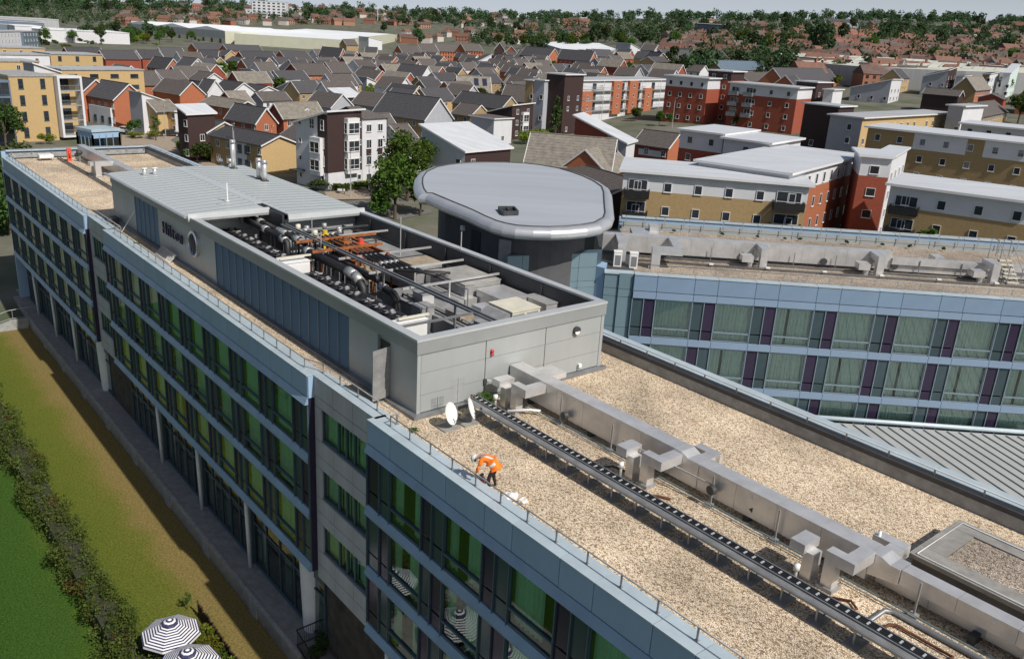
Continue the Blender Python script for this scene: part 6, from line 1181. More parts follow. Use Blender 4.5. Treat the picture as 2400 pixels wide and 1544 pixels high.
def cbx(label, r, A, L_, Rr, top=8.0, base=None, wl=None, wr=None, rf=None, phi=143, name='house', over=0.4, floors=3, lw=True, rw_=True, style='w', rthick=0.3, maxl=16, flat=False, cat='house', group='houses of the estate', win=(1.0, 1.25)):
    """a box seen on its corner: A corner, L and R the far top corners of its left and right faces; mono-pitch when their heights differ"""
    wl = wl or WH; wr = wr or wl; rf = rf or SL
    if base: g = hit(*P(r, *base)); a = Vector((g.x, g.y, height_at(*P(r, *A), g)))
    else: a = hit(*P(r, *A), dz=top)
    gz = G(a.x, a.y); ex = Vector((math.cos(R(phi)), math.sin(R(phi)), 0)); ey = Vector((-ex.y, ex.x, 0)); ey = ey if ey.dot(azi(P(r, *A))) > 0 or True else -ey
    ey = Vector((math.cos(R(phi - 90)), math.sin(R(phi - 90)), 0)); ll = reach(a, ex, P(r, *L_)); lr = reach(a, ey, P(r, *Rr)); ll = min(max(ll, 2.5), maxl); lr = min(max(lr, 2.5), maxl)
    A0 = Vector((a.x, a.y, 0)); Z = lambda z: Vector((0, 0, z)); pl, pr = A0 + ex * ll, A0 + ey * lr; zl = a.z if flat else height_at(*P(r, *L_), pl); zr = a.z if flat else height_at(*P(r, *Rr), pr); cl = lambda z: min(max(z, a.z - 4.5), a.z + 4.5); zl, zr = cl(zl), cl(zr); pb = pl + ey * lr; zbk = zl + zr - a.z; zb = gz - 2
    h = House(name, label, Vector((a.x, a.y, gz)), cat, group); h.wall([A0 + Z(zb), pl + Z(zb), pl + Z(zl), A0 + Z(a.z)], wl); h.wall([A0 + Z(zb), pr + Z(zb), pr + Z(zr), A0 + Z(a.z)], wr); h.wall([pl + Z(zb), pb + Z(zb), pb + Z(zbk), pl + Z(zl)], wl); h.wall([pr + Z(zb), pb + Z(zb), pb + Z(zbk), pr + Z(zr)], wr)
    o = over; sx = (zl - a.z) / ll; sy = (zr - a.z) / lr; rp = [A0 - ex * o - ey * o + Z(a.z - o * sx - o * sy), pr - ex * o + ey * o + Z(zr - o * sx + o * sy), pb + ex * o + ey * o + Z(zbk + o * sx + o * sy), pl + ex * o - ey * o + Z(zl + o * sx - o * sy)]
    m = MB(); vs = [q + Z(0.02) for q in rp] + [q + Z(rthick) for q in rp]; m.add(vs, [(0, 3, 2, 1), (0, 1, 5, 4), (1, 2, 6, 5), (2, 3, 7, 6), (3, 0, 4, 7)], 0); m.add(vs[4:], [(0, 1, 2, 3)], 1); h.mesh(m, 'mono_roof', [TRIM, rf])
    g0 = Vector((a.x, a.y, gz)); zmin = min(a.z, zl) - gz
    if lw: h.windows(g0, ex, ll, -ey, gz, max(1, min(floors, int(zmin / 2.5))), 2.7, win[0], win[1], style, 1, 3.4, 0.25, rnd=random.Random(len(label)))
    if rw_: h.windows(g0, ey, lr, -ex, gz, max(1, min(floors, int((min(a.z, zr) - gz) / 2.5))), 2.7, win[0], win[1], style, 2, 3.4, 0.2, rnd=random.Random(len(label) + 1))
    LOG.append((label[:40], round(a.length), phi, round(ll, 1), round(lr, 1), round(zl - a.z, 1), round(zr - a.z, 1), round(gz, 1))); h.geo = (a, ex, ey, ll, lr, gz); HB.append((A0 + ex * ll / 2 + ey * lr / 2, ll, lr)); return h
def bay(h, p, n, w, dep, z0, fl, fh=2.75, mt=None):                  # projecting window bay of several storeys
    d = Vector((-n.y, n.x, 0)); m = MB(); q = [p, p + d * w, p + d * w + n * dep, p + n * dep]; m.prism([tuple(v[:2]) for v in q], z0, z0 + fl * fh + 0.3); b = h.mesh(m, 'bay', mt or TRIM)
    for f in range(fl):
        h.win(Vector((*(p + n * dep + n * 0.03 + d * 0.15)[:2], z0 + 0.75 + f * fh)), n, w - 0.3, 1.75); h.win(Vector((*(p - d * 0.03 + n * 0.1)[:2], z0 + 0.75 + f * fh)), -d, dep - 0.2, 1.75, split=1)
def balcony(h, p, n, w, dep, z, solid=None):                         # slab, rails and balusters of one balcony
    d = Vector((-n.y, n.x, 0)); m = MB(); q = [p, p + d * w, p + d * w + n * dep, p + n * dep]; m.prism([tuple(v[:2]) for v in q], z - 0.15, z); m2 = MB(); c0, c1 = p + n * dep, p + d * w + n * dep; Zv = lambda k: Vector((0, 0, k)); mt = solid or M_galvm
    for a_, b_ in ((p, c0), (c0, c1), (c1, p + d * w)):
        A_, B_ = Vector((a_.x, a_.y, z)), Vector((b_.x, b_.y, z)); m2.bar(A_ + Zv(1.0), B_ + Zv(1.0), 0.05); k = max(2, int((B_ - A_).length / (0.22 if not solid else 0.3)))
        for i in range(k + 1): q_ = A_.lerp(B_, i / k); m2.bar(q_, q_ + Zv(1.0), 0.025)
        if solid: m2.quad(A_ + Zv(0.05), B_ + Zv(0.05), B_ + Zv(0.9), A_ + Zv(0.9))
    s_ = h.mesh(m, 'balcony', M_conc if not solid else solid); rl = m2.build('railing', mt, s_)
# ---------------------------------------------------------------- left: ochre flats
x = fro('ochre brick flats with four window rows and a white balcony frame at far left', 'Ta', (115, 540), (735, 528), None, 12.6, 14, YE, M_conc, 4, name='apartment_block', flat=True, over=0.15, fascia=M_conc, cat='flats', sp=3.1, win=(0.95, 1.9, 'd', 1), group='blocks of flats')
a, ex, ey, L0, dp, gz, zt = x.geo; Zv = lambda k: Vector((0, 0, k)); c0 = Vector((a.x, a.y, 0)) + ex * (L0 + 0.2)
m = MB(); wb = 5.0
for (f0, f1, z0, z1) in ((0, 0.45, gz + 0.6, zt + 0.2), (wb - 0.45, wb, gz + 0.6, zt + 0.2), (0.45, wb - 0.45, zt - 0.25, zt + 0.2), (0.45, wb - 0.45, gz + 0.6, gz + 0.95)): q = [c0 + ex * f0 - ey * 1.4, c0 + ex * f1 - ey * 1.4, c0 + ex * f1 + ey * 2, c0 + ex * f0 + ey * 2]; m.prism([tuple(v[:2]) for v in q], z0, z1)
x.mesh(m, 'balcony_frame', WH); m = MB(); q = [c0 + ex * 0.45 + ey * 1.2, c0 + ex * (wb - 0.45) + ey * 1.2, c0 + ex * (wb - 0.45) + ey * 10, c0 + ex * 0.45 + ey * 10]; m.prism([tuple(v[:2]) for v in q], gz, zt); x.mesh(m, 'recess_wall', YE)
for f in range(4):
    z = gz + 1.0 + f * 2.95; balcony(x, Vector((*(c0 + ex * 0.46 - ey * 0.2)[:2], 0)), -ey, wb - 0.92, 1.1, z + 0.1); x.win(Vector((*(c0 + ex * 1.0 + ey * 1.15)[:2], z + 0.15)), -ey, 2.4, 2.1, 'd', 2)
m = MB(); q = [a - ex * 7 - ey * 0.8, a - ex * 0.2 - ey * 0.8, a - ex * 0.2 + ey * 9, a - ex * 7 + ey * 9]; m.prism([tuple(v[:2]) for v in q], gz - 2, zt - 0.6); x.mesh(m, 'glazed_stair', STB)
for f in range(4): p = a - ex * 3.4 - ey * 0.85; x.win(Vector((p.x, p.y, gz + 0.6 + 2.9 * f)), -ey, 2.9, 2.3, 'd', 2)
fro('white flats with a dark balcony window behind the ochre block', 'Ta', (-60, 235), (690, 222), None, 11.5, 12, WH, FR, 4, name='apartment_block', flat=True, over=0.2, fascia=M_conc, cat='flats', sp=6, group='blocks of flats')
fro('yellow flats with one white strip right of the white flats', 'Ta', (705, 228), (1435, 232), None, 11.3, 12, YE, FR, 4, name='apartment_block', flat=True, over=0.2, fascia=M_conc, cat='flats', sp=4.5, win=(1.1, 1.5, 'd', 1), group='blocks of flats')
fro('yellow flats with orange infill panels and grey roof deck', 'Ta', (860, 450), (2010, 432), None, 11.0, 12, YE, FR, 4, name='apartment_block', flat=True, over=0.2, fascia=M_conc, cat='flats', sp=5, win=(2.2, 1.0, 'd', 1), group='blocks of flats')
fro('low yellow flats with an orange panel at the left edge', 'Ta', (-60, 330), (545, 325), None, 11.6, 10, YE, FR, 4, name='apartment_block', flat=True, over=0.2, fascia=M_conc, cat='flats', sp=5, group='blocks of flats')
fro('yellow flats behind with shaded roofline at the left edge', 'Ta', (-60, 135), (625, 128), None, 11.0, 12, YE, FR, 4, name='apartment_block', flat=True, over=0.2, fascia=M_conc, cat='flats', sp=5, group='blocks of flats')
fro('white and grey flats with balconies farthest left', 'R1', (-30, 228), (158, 225), None, 11.5, 12, WH, FR, 4, name='apartment_block', flat=True, over=0.2, fascia=M_conc, cat='flats', sp=3.5, group='blocks of flats')
fro('blue-grey stepped flats beside the white far-left flats', 'R1', (160, 226), (262, 224), None, 11.4, 12, STB, FR, 4, name='apartment_block', flat=True, over=0.2, fascia=M_conc, cat='flats', sp=3.5, group='blocks of flats')
cbx('white wedge-roofed flats between the two ochre blocks', 'Ta', (470, 365), (320, 345), (830, 480), 13.5, wl=GR, wr=WH, rf=M_conc, name='apartment_block', cat='flats', group='blocks of flats', maxl=22)
# ---------------------------------------------------------------- left estate
def dual(h, f0, f1, z0, z1, dep, mt, face='s', nw=2):               # shallow box in front of part of the long side (white bay boxes)
    a, ex, ey, L0, w0, gz = h.geo[:6]; m = MB(); b = Vector((a.x, a.y, 0)); q = [b + ex * L0 * f0 - ey * dep, b + ex * L0 * f1 - ey * dep, b + ex * L0 * f1, b + ex * L0 * f0]; m.prism([tuple(v[:2]) for v in q], gz + z0, gz + z1); h.mesh(m, 'bay', mt)
    for k in range(nw):
        c = f0 + (f1 - f0) * (k + 0.5) / nw; p = b + ex * (L0 * c - 0.6) - ey * (dep + 0.03)
        for z in (z0 + 0.6, z0 + 3.1):
            if z + 1.4 < z1: h.win(Vector((p.x, p.y, gz + z)), -ey, 1.2, 1.5, 'd', 2)
h = gab('large orange gabled house with slate roof and grey bay boxes behind the pavilion', 'Ta', (1590, 850), (2035, 775), (1220, 790), (1825, 640), 6.4, BR, BR, SL, 2, gwin=False); dual(h, 0.08, 0.9, 0, 4.2, 0.5, WH, nw=3)
gab('orange gabled house with slate roof half hidden behind the white balcony frame', 'Ta', (1115, 775), (1575, 700), (1020, 760), (1345, 575), 6.6, BR, BR, SL, 2, gwin=False, L_=11)
fro('orange brick townhouse under a grey roof right of the big gable', 'Ta', (1900, 655), (2295, 637), (2000, 465), 6.6, 9, BR, BT, 2)
fro('slate-roofed terrace house left of the orange townhouse', 'Ta', (1420, 640), (1890, 620), (1500, 470), 6.4, 9, BR, BT, 2)
fro('white townhouse with small windows next to the orange one', 'Tb', (510, 577), (838, 568), (600, 452), 6.6, 9, WH, BT, 2, sp=4)
gab('white gabled house turned to the right of the white townhouse', 'Tb', (1055, 595), (1355, 600), (850, 570), (1205, 485), 6.4, WH, GR, BT, 2, gwin=False)
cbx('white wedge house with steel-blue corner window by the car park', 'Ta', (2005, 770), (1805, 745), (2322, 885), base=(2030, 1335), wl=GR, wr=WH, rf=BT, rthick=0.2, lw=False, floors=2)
h = cbx('yellow-fronted low house beside the wedge house', 'Tb', (655, 1035), (535, 1030), (720, 1035), 5.2, wl=YE, wr=WH, rf=BT, phi=150, floors=2)
gab('brown-roofed bungalow wing behind the yellow-fronted house', 'Tb', (700, 1015), (905, 880), (520, 1025), (880, 870), 5.2, YE, YE, TT, 2, gwin=False)
h = cbx('black and white house with a white mono-pitch roof near the parked car', 'Tb', (825, 1070), (685, 960), (1212, 1052), 8.6, wl=BN, wr=BN, rf=WR, floors=3)
h = cbx('dark brown porch block in front of the black and white house', 'Tb', (940, 1215), (800, 1190), (1000, 1200), 6.0, wl=BN, wr=BN, rf=M_conc, floors=2, win=(0.9, 1.5))
h = gab('ochre gabled terrace house with white window frames by the car park', 'Tb', (1105, 1310), (1320, 1195), (920, 1265), (1270, 1165), 5.3, YE, OC, SL, 2, gwin=False)
h = gab('long ochre terrace with slate roof and one white house front', 'Tb', (1870, 1490), (2080, 1380), (1145, 1372), (2040, 1365), 5.3, YE, OC, SL, 2, gwin=False); dual(h, 0.28, 0.55, 0, 5.2, 0.06, WH, nw=2)
gab('slate-roofed orange house with two white gable windows', 'Tb', (1790, 1180), (2080, 1155), (1370, 1105), (1925, 975), 5.3, BR, RD, SL, 2, phi=143)
h = gab('weathered-roof red house with solar panels behind the central tower', 'Tc', (385, 1115), (150, 960), (960, 1065), (195, 905), 5.4, RD, BR, TT, 2, gwin=False)
gab('small orange cross gable on the weathered-roof house', 'Tc', (585, 1105), (820, 1075), (560, 1060), (700, 978), 5.2, BR, BR, TT, 2, L_=5, phi=143)
fro('brown-tiled ochre house left of the central tower', 'Tc', (310, 1372), (598, 1445), (560, 1200), 5.3, 8, OC, BT, 2)
gab('weathered grey roof house with orange end in mid estate', 'Tb', (1000, 905), (850, 860), (1480, 975), (905, 800), 5.3, RD, BR, TT, 2, gwin=False)
gab('grey-roofed house joined to its right in mid estate', 'Tb', (1500, 915), (1370, 760), (1765, 920), (1365, 745), 5.3, RD, RD, TT, 2, gwin=False, swin=False)
gab('grey rendered gable house with white wall edge in mid estate', 'Tb', (1895, 870), (1715, 830), (2280, 855), (1800, 755), 5.3, GR, WH, BT, 2, gwin=False)
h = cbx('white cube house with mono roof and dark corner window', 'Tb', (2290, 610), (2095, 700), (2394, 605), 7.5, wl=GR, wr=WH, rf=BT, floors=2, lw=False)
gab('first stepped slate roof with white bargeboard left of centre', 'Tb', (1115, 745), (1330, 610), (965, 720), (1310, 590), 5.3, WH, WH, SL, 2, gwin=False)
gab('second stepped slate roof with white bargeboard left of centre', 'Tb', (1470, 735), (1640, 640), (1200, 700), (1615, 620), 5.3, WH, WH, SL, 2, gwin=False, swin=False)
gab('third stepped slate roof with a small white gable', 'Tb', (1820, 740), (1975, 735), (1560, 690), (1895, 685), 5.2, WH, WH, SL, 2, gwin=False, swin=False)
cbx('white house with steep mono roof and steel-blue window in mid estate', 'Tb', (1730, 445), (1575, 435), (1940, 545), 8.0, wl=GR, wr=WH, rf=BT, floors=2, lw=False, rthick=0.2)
gab('dark mono-pitched white house with long bargeboard behind mid estate', 'Tb', (835, 430), (1130, 500), (640, 400), (1145, 290), 6.5, WH, GR, SL, 2, gwin=False, swin=False)
fro('white dormer house with three dormers in the back row', 'Tb', (1880, 490), (2140, 480), (1700, 330), 5.4, 9, WH, BT, 1)
gab('dark red gabled house with long grey roof in the centre left', 'Tc', (630, 510), (375, 485), (1060, 495), (495, 350), 6.4, RD, BR, BT, 2, gwin=False)
fro('orange townhouse beside the dark red gable', 'Tc', (1075, 480), (1345, 465), (960, 330), 6.4, 9, BR, BT, 2)
gab('farther dark red gabled house behind the centre-left one', 'Tc', (560, 330), (320, 335), (830, 320), (415, 258), 6.4, RD, RD, BT, 2, gwin=False, swin=False)
gab('orange gable house in the back row left of the white tower house', 'Tc', (760, 265), (965, 310), (400, 270), (838, 190), 6.4, BR, RD, SL, 2, gwin=False, swin=False)
gab('orange-ended house with white windows before the warehouse', 'Tc', (1165, 265), (1270, 210), (880, 240), (1255, 140), 6.6, BR, WH, SL, 2, gwin=False)
fro('long slate terrace with row of rooflights before the warehouse', 'Tb', (1640, 300), (2110, 320), (1700, 190), 5.6, 9, RD, SL, 1)
gab('yellow gabled cottage near the back of the estate', 'Tb', (1535, 335), (1645, 315), (1370, 300), (1600, 272), 5.2, YE, OC, SL, 2, gwin=False)
gab('yellow end-gable house with slate mono roof farther back', 'Tb', (1360, 245), (1530, 250), (1250, 225), (1515, 175), 6.2, YE, OC, SL, 2, gwin=False)
h = cbx('yellow brick stair block standing in the back estate', 'Tb', (1130, 395), (1100, 390), (1315, 400), 6.5, wl=OC, wr=YE, rf=BT, floors=0, lw=False, rw_=False)
gab('red gabled house with orange front in the back row', 'Tb', (970, 265), (835, 260), (1250, 280), (905, 155), 6.2, RD, BR, SL, 2, gwin=False)
fro('slate terrace with two white dormers in the back row', 'Tb', (510, 262), (830, 268), (600, 135), 5.4, 9, WH, SL, 1)
fro('slate terrace at the foot of the tree belt, left part', 'Tb', (-120, 280), (180, 275), (0, 175), 5.4, 9, RD, SL, 1, wins=False)
fro('slate terrace at the foot of the tree belt, middle part', 'Tb', (200, 280), (505, 275), (300, 170), 5.4, 9, RD, SL, 1, wins=False)
gab('slate house with orange gable at the left of the back rows', 'Tb', (525, 425), (745, 335), (270, 405), (680, 288), 5.6, BR, RD, SL, 2, gwin=False)
fro('long slate roof below the tree belt at far left', 'Ta', (985, 250), (1480, 262), (1100, 130), 5.2, 9, RD, SL, 1, wins=False)
fro('slate roof wing left of the long back terrace', 'Ta', (1480, 290), (1960, 300), (1600, 175), 5.2, 9, RD, SL, 1, wins=False)
for k, (x0, x1, y0, y1) in enumerate(((960, 1400, 150, 75), (1400, 1900, 170, 95), (1650, 2200, 260, 180))): fro(('left', 'middle', 'right')[k] + ' slate terrace nearest the warehouse wall', 'Tb', (x0, y0), (x1, y0 + 8), (x0 + 100, y1), 5.4, 9, BR, SL, 1)
# ---------------------------------------------------------------- centre
gab('white-gabled slate house behind the dark red centre-left house', 'Tc', (1090, 710), (1340, 690), (780, 720), (1220, 600), 5.4, WH, RD, BT, 2, gwin=False)
cbx('white mono-pitch roofed house with brown end beside the tree', 'Tc', (1185, 830), (1025, 720), (1475, 820), 6.5, wl=GR, wr=BN, rf=WR, floors=1, lw=False, rw_=False)
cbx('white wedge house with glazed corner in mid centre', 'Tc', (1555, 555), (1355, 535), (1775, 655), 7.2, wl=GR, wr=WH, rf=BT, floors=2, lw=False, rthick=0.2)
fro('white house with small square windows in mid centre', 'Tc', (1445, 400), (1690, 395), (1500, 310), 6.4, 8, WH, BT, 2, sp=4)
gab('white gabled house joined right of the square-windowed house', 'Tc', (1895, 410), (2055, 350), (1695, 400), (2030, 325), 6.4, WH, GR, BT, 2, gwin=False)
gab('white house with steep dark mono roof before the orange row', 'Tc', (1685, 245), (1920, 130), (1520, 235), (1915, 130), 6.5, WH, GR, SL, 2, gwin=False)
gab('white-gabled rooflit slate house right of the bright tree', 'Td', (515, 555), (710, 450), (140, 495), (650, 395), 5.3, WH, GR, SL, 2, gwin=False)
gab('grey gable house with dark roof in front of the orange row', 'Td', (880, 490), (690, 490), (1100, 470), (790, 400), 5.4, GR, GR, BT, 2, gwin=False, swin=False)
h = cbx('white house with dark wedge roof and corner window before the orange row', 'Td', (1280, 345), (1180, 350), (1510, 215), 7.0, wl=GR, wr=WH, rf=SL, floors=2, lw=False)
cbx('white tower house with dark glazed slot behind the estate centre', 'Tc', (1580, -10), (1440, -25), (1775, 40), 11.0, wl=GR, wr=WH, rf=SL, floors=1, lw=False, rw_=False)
fro('ochre house attached left of the white tower house', 'Tc', (1270, 95), (1435, 95), (1350, 20), 8.0, 8, OC, BT, 3)
for k, (x0, x1, ye, yr) in enumerate(((265, 522, 212, 85), (532, 772, 190, 72), (778, 1135, 182, 65), (1142, 1395, 178, 55))): fro(('first', 'second', 'third', 'fourth')[k] + ' house of the orange brick row from the left', 'Td', (x0, ye), (x1, ye - 6), (x0 + 100, yr), 8.0, 9, BR, BT, 3, sp=2.4, win=(1.2, 1.7, 'd', 2), group='orange brick row')
gab('big slate-tiled house with grey gable and rooflights in the centre', 'Td', (570, 1135), (960, 1010), (-155, 1005), (810, 795), 5.4, GR, OC, SL, 2, gwin=False, phi=143, w=10)
h = gab('dark red gable house with two blue solar arrays', 'Td', (1045, 730), (725, 735), (1500, 750), (905, 510), 5.4, RD, BR, TT, 2, gwin=False, swin=False)
a, ex, ey, L0, w0, gz, zr = h.geo
for f in (0.5, 0.76):
    m = MB(); b = Vector((a.x, a.y, a.z)); rdg = Vector((0, 0, zr - a.z)); q = lambda s_, t_: b + ex * L0 * s_ + (ey * (w0 / 2) + rdg) * t_ + Vector((0, 0, 0.15)); m.quad(q(f, 0.35), q(f + 0.14, 0.35), q(f + 0.14, 0.85), q(f, 0.85)); h.mesh(m, 'solar_panel', PV)
fro('dark slate double roof behind the white mono-roofed flats', 'Td', (960, 900), (1640, 960), (1100, 740), 5.3, 9, OC, SL, 2, wins=False)
fro('brown-tiled ochre house with a row of small windows', 'Td', (945, 1050), (1212, 1090), (1090, 900), 5.2, 8, OC, BT, 2)
gab('brown tile roof house left of the grey stair tower', 'Td', (1640, 850), (2010, 640), (1990, 905), (1750, 640), 5.6, OC, OC, BT, 2, gwin=False, phi=-25)
h = cbx('white gabled house attached to the brown timber house', 'Td', (1545, 1140), (1215, 1090), (1800, 1130), 6.2, wl=GR, wr=WH, rf=BT, floors=2, lw=False)
h = cbx('brown timber house with white bay window and thin white roof', 'Td', (1800, 955), (1450, 1040), (2140, 925), 8.4, wl=BN, wr=BN, rf=WR, floors=3, lw=False, maxl=9)
a, ex, ey, ll, lr, gz = h.geo; bay(h, Vector((a.x, a.y, 0)) + ey * (lr * 0.42), -ex, 2.4, 0.9, gz + 1.0, 2)
h = cbx('white house under a broad white mono-pitch roof beside the round trees', 'R2', (868, 1068), (565, 888), (1188, 1040), 8.8, wl=WH, wr=BN, rf=WR, floors=3, maxl=16, style='w')
h = fro('tiled house behind central tower with white dormer and orange front', 'R2', (285, 1010), (460, 992), (330, 800), 5.6, 10, BR, BT, 2)
fro('tiled house with white front right of the dormer house', 'R2', (462, 1028), (578, 1020), (450, 880), 5.4, 9, WH, BT, 2)
# central tower: white and brown four-storey flats on the corner
ct = cbx('four-storey white and brown corner flats with white bay windows', 'Tc', (985, 1050), (555, 1185), (1480, 1020), base=(1015, 2135), wl=WH, wr=BN, rf=WR, phi=143, name='apartment_block', cat='flats', floors=0, lw=False, rw_=False, over=0.5, group='blocks of flats')
a, ex, ey, ll, lr, gz = ct.geo; A0 = Vector((a.x, a.y, 0)); hgt = a.z - gz
m = MB(); q = [A0 - ey * 0.06, A0 + ex * ll * 0.3 - ey * 0.06, A0 + ex * ll * 0.3, A0]; m.prism([tuple(v[:2]) for v in q], gz + 2.8, a.z - 0.3); ct.mesh(m, 'timber_cladding', BN)
m = MB(); q = [A0 - ex * 0.05, A0 + ey * lr - ex * 0.05, A0 + ey * lr, A0]; m.prism([tuple(v[:2]) for v in q], gz - 1, gz + 2.8); ct.mesh(m, 'plinth_wall', WH)
fh = 2.9
bay(ct, A0 + ey * lr * 0.48, -ex, 2.6, 0.9, gz + 2.5, 3, fh); bay(ct, A0 + ex * ll * 0.45, -ey, 2.6, 0.8, gz + 2.3, 2, fh)
for f in range(4):
    z = gz + 0.9 + fh * f
    ct.win(Vector((*(A0 + ey * lr * 0.86 - ex * 0.08)[:2], z + 0.3)), -ex, 0.8, 0.9, split=1); ct.win(Vector((*(A0 + ex * (ll * 0.15 + 0.4) - ey * 0.1)[:2], z)), -ey, 0.8, 1.7, split=1); ct.win(Vector((*(A0 + ex * (ll * 0.9) - ey * 0.03)[:2], z + 0.3)), -ey, 0.7, 0.8, split=1)
ct.win(Vector((*(A0 + ex * ll * 0.55 - ey * 0.03)[:2], gz + 0.9 + fh * 3)), -ey, 1.2, 1.6)
A1 = A0 + ey * (lr + 0.02) - ex * 0.15; lw2 = 5.6; m = MB(); q = [A1, A1 + ey * lw2, A1 + ey * lw2 + ex * 8, A1 + ex * 8]; m.prism([tuple(v[:2]) for v in q], gz - 2, gz + 11.2); ct.mesh(m, 'side_wing_wall', WH)
m = MB(); q2 = [A1 - ex * 0.3, A1 + ey * (lw2 + 0.3) - ex * 0.3, A1 + ey * (lw2 + 0.3) + ex * 8, A1 + ex * 8]; top = (A1 + ex * 4 + ey * lw2 / 2); m.add([v + Zv(gz + 11.2) for v in q2] + [top + Zv(gz + 12.9), (A1 + ex * 4) + Zv(gz + 12.9)], [(0, 1, 4, 5), (1, 2, 4), (2, 3, 5, 4)]); ct.mesh(m, 'hipped_roof', BT)
for f in range(4):
    for k in range(2):
        p = A1 + ey * (0.9 + 2.6 * k) - ex * 0.03; ct.win(Vector((p.x, p.y, gz + 0.8 + 2.75 * f)), -ex, 1.15, 1.5 if f in (1, 2) else 1.25)
    if f == 1:
        for k in range(2): p = A1 + ey * (0.9 + 2.6 * k) - ex * 0.02; m = MB(); q = [p - ex * 0.02, p + ey * 1.15 - ex * 0.02, p + ey * 1.15, p]; m.prism([tuple(v[:2]) for v in q], gz + 5.1, gz + 6.25); ct.mesh(m, 'infill_panel', BN)
m = MB(); q = [A1 + ey * lw2 - ex * 0.12, A1 + ey * (lw2 + 0.1) - ex * 0.12, A1 + ey * (lw2 + 0.1), A1 + ey * lw2]; m.prism([tuple(v[:2]) for v in q], gz, gz + 11.2); ct.mesh(m, 'downpipe', M_dark)
m = MB(); q = [A0 + ex * ll * 0.72 - ey * 1.6, A0 + ex * ll - ey * 1.6, A0 + ex * ll, A0 + ex * ll * 0.72]; m.prism([tuple(v[:2]) for v in q], gz + 2.4, gz + 2.6); ct.mesh(m, 'porch_canopy', M_dark)
# ---------------------------------------------------------------- near right roofs behind the oval roof
gab('big lichen-tiled house with rooflights behind the oval roof', 'E', (120, 700), (-60, 700), (885, 765), (12, 535), 5.6, RD, BR, TT, 2, gwin=False, w=11, rise=4.5)
fro('lichen-tiled wing to the right of the big tiled house', 'E', (875, 805), (1085, 742), (900, 590), 5.2, 9, BR, TT, 2, wins=False)
gab('dark brown tiled house with black gable right behind the oval roof', 'E', (905, 965), (1070, 960), (330, 780), (1025, 850), 5.6, BN, OC, BT, 2, gwin=False, w=9)
h = cbx('red brick and white house with broad white mono roof by the balcony flats', 'E', (1035, 528), (572, 285), (1112, 505), 8.2, wl=RD, wr=WH, rf=WR, floors=2, maxl=17)
a, ex, ey, ll, lr, gz = h.geo; m = MB(); A0 = Vector((a.x, a.y, 0)); q = [A0 - ey * 0.06, A0 + ex * ll * 0.36 - ey * 0.06, A0 + ex * ll * 0.36, A0]; zz = height_at(*P('E', 880, 445), A0 + ex * ll * 0.36); m.prism([tuple(v[:2]) for v in q], gz - 2, lambda x_, y_: a.z - 0.05 if (Vector((x_, y_, 0)) - A0).length < 1 else zz - 0.1); h.mesh(m, 'white_corner', GR)  # white wall coloured grey to paint in its shade
h = gab('red brick house with dark tiled roof and white window strips', 'E', (1410, 560), (1560, 500), (1105, 515), (1515, 437), 5.6, BR, RD, BT, 2, gwin=False, w=7.5); dual(h, 0.18, 0.85, 3.4, 4.6, 0.05, WH, nw=0); dual(h, 0.18, 0.85, 0.4, 1.7, 0.05, WH, nw=0)
# ---------------------------------------------------------------- right: flats with white roofs
def flats(label, r, A, C, top, depth, lower, split, topm=None, nf=4, sp=3.4, phi=None, rf=None, topz=None, win=(1.0, 1.2, 'w', 1), over=0.6, side=None, **k):
    a = hit(*P(r, *A), dz=top) if topz is None else W(*P(r, *A), topz); gz = G(a.x, a.y)
    return fro(label, r, A, C, None, top, depth, WH, rf or WR, nf, phi, None, 'apartment_block', True, [(gz - 2, a.z - split, lower), (a.z - split, a.z, topm or WH)], over, 'flats', sp, win, 'blocks of flats', side, TRIM, topz, **k)
def end_balconies(h, f0, w, zs, solid=M_black, dep=1.5):
    a, ex, ey, L0, dp, gz, zt = h.geo
    for z in zs: p = Vector((a.x, a.y, 0)) + ex * f0; balcony(h, p - ey * 0.02, -ey, w, dep, zt + z, solid); q = p - ey * 0.05 + ex * 0.35; h.win(Vector((q.x, q.y, zt + z + 0.05)), -ey, w - 0.7, 2.1, 'w', 2)
h = flats('white over ochre flats with balconies at both ends behind the courtyard wing', 'E', (1010, 778), (375, 915, 'F'), 12.4, 12, OC, 2.3, sp=3.3); end_balconies(h, 0.4, 3.2, (-3.0, -5.9)); end_balconies(h, h.geo[3] - 4.2, 3.8, (-3.0, -5.9))
h = flats('white over ochre flats at the right edge with a black balcony', 'F', (1108, 903), (2460, 1080), 12.4, 12, OC, 2.6, sp=3.6); end_balconies(h, 0.5, 3.4, (-3.2, -6.1))
h = flats('orange-walled flats with white top storey and curved white roof', 'F', (195, 808), (848, 640), 12.8, 13, BR, 2.6, sp=3.0, win=(0.9, 1.5, 'w', 1))
flats('dark red stair bay at the end of the orange-walled flats', 'F', (850, 642), (1085, 662), 12.8, 9, RD, 2.7, sp=5, over=0.5, win=(1.3, 1.2, 'w', 1))
cbx('white end block with dark slot beside the dark red stair bay', 'F', (1125, 655), (1085, 650), (1255, 640), 12.6, wl=WH, wr=WH, rf=WR, name='apartment_block', cat='flats', group='blocks of flats', lw=False, flat=True, floors=4, phi=150)
h = flats('long ochre flats with white patches and white roof at right', 'F', (905, 382), (2420, 560), 12.0, 12, OC, 0.05, OC, sp=3.6)
a, ex, ey, L0, dp, gz, zt = h.geo
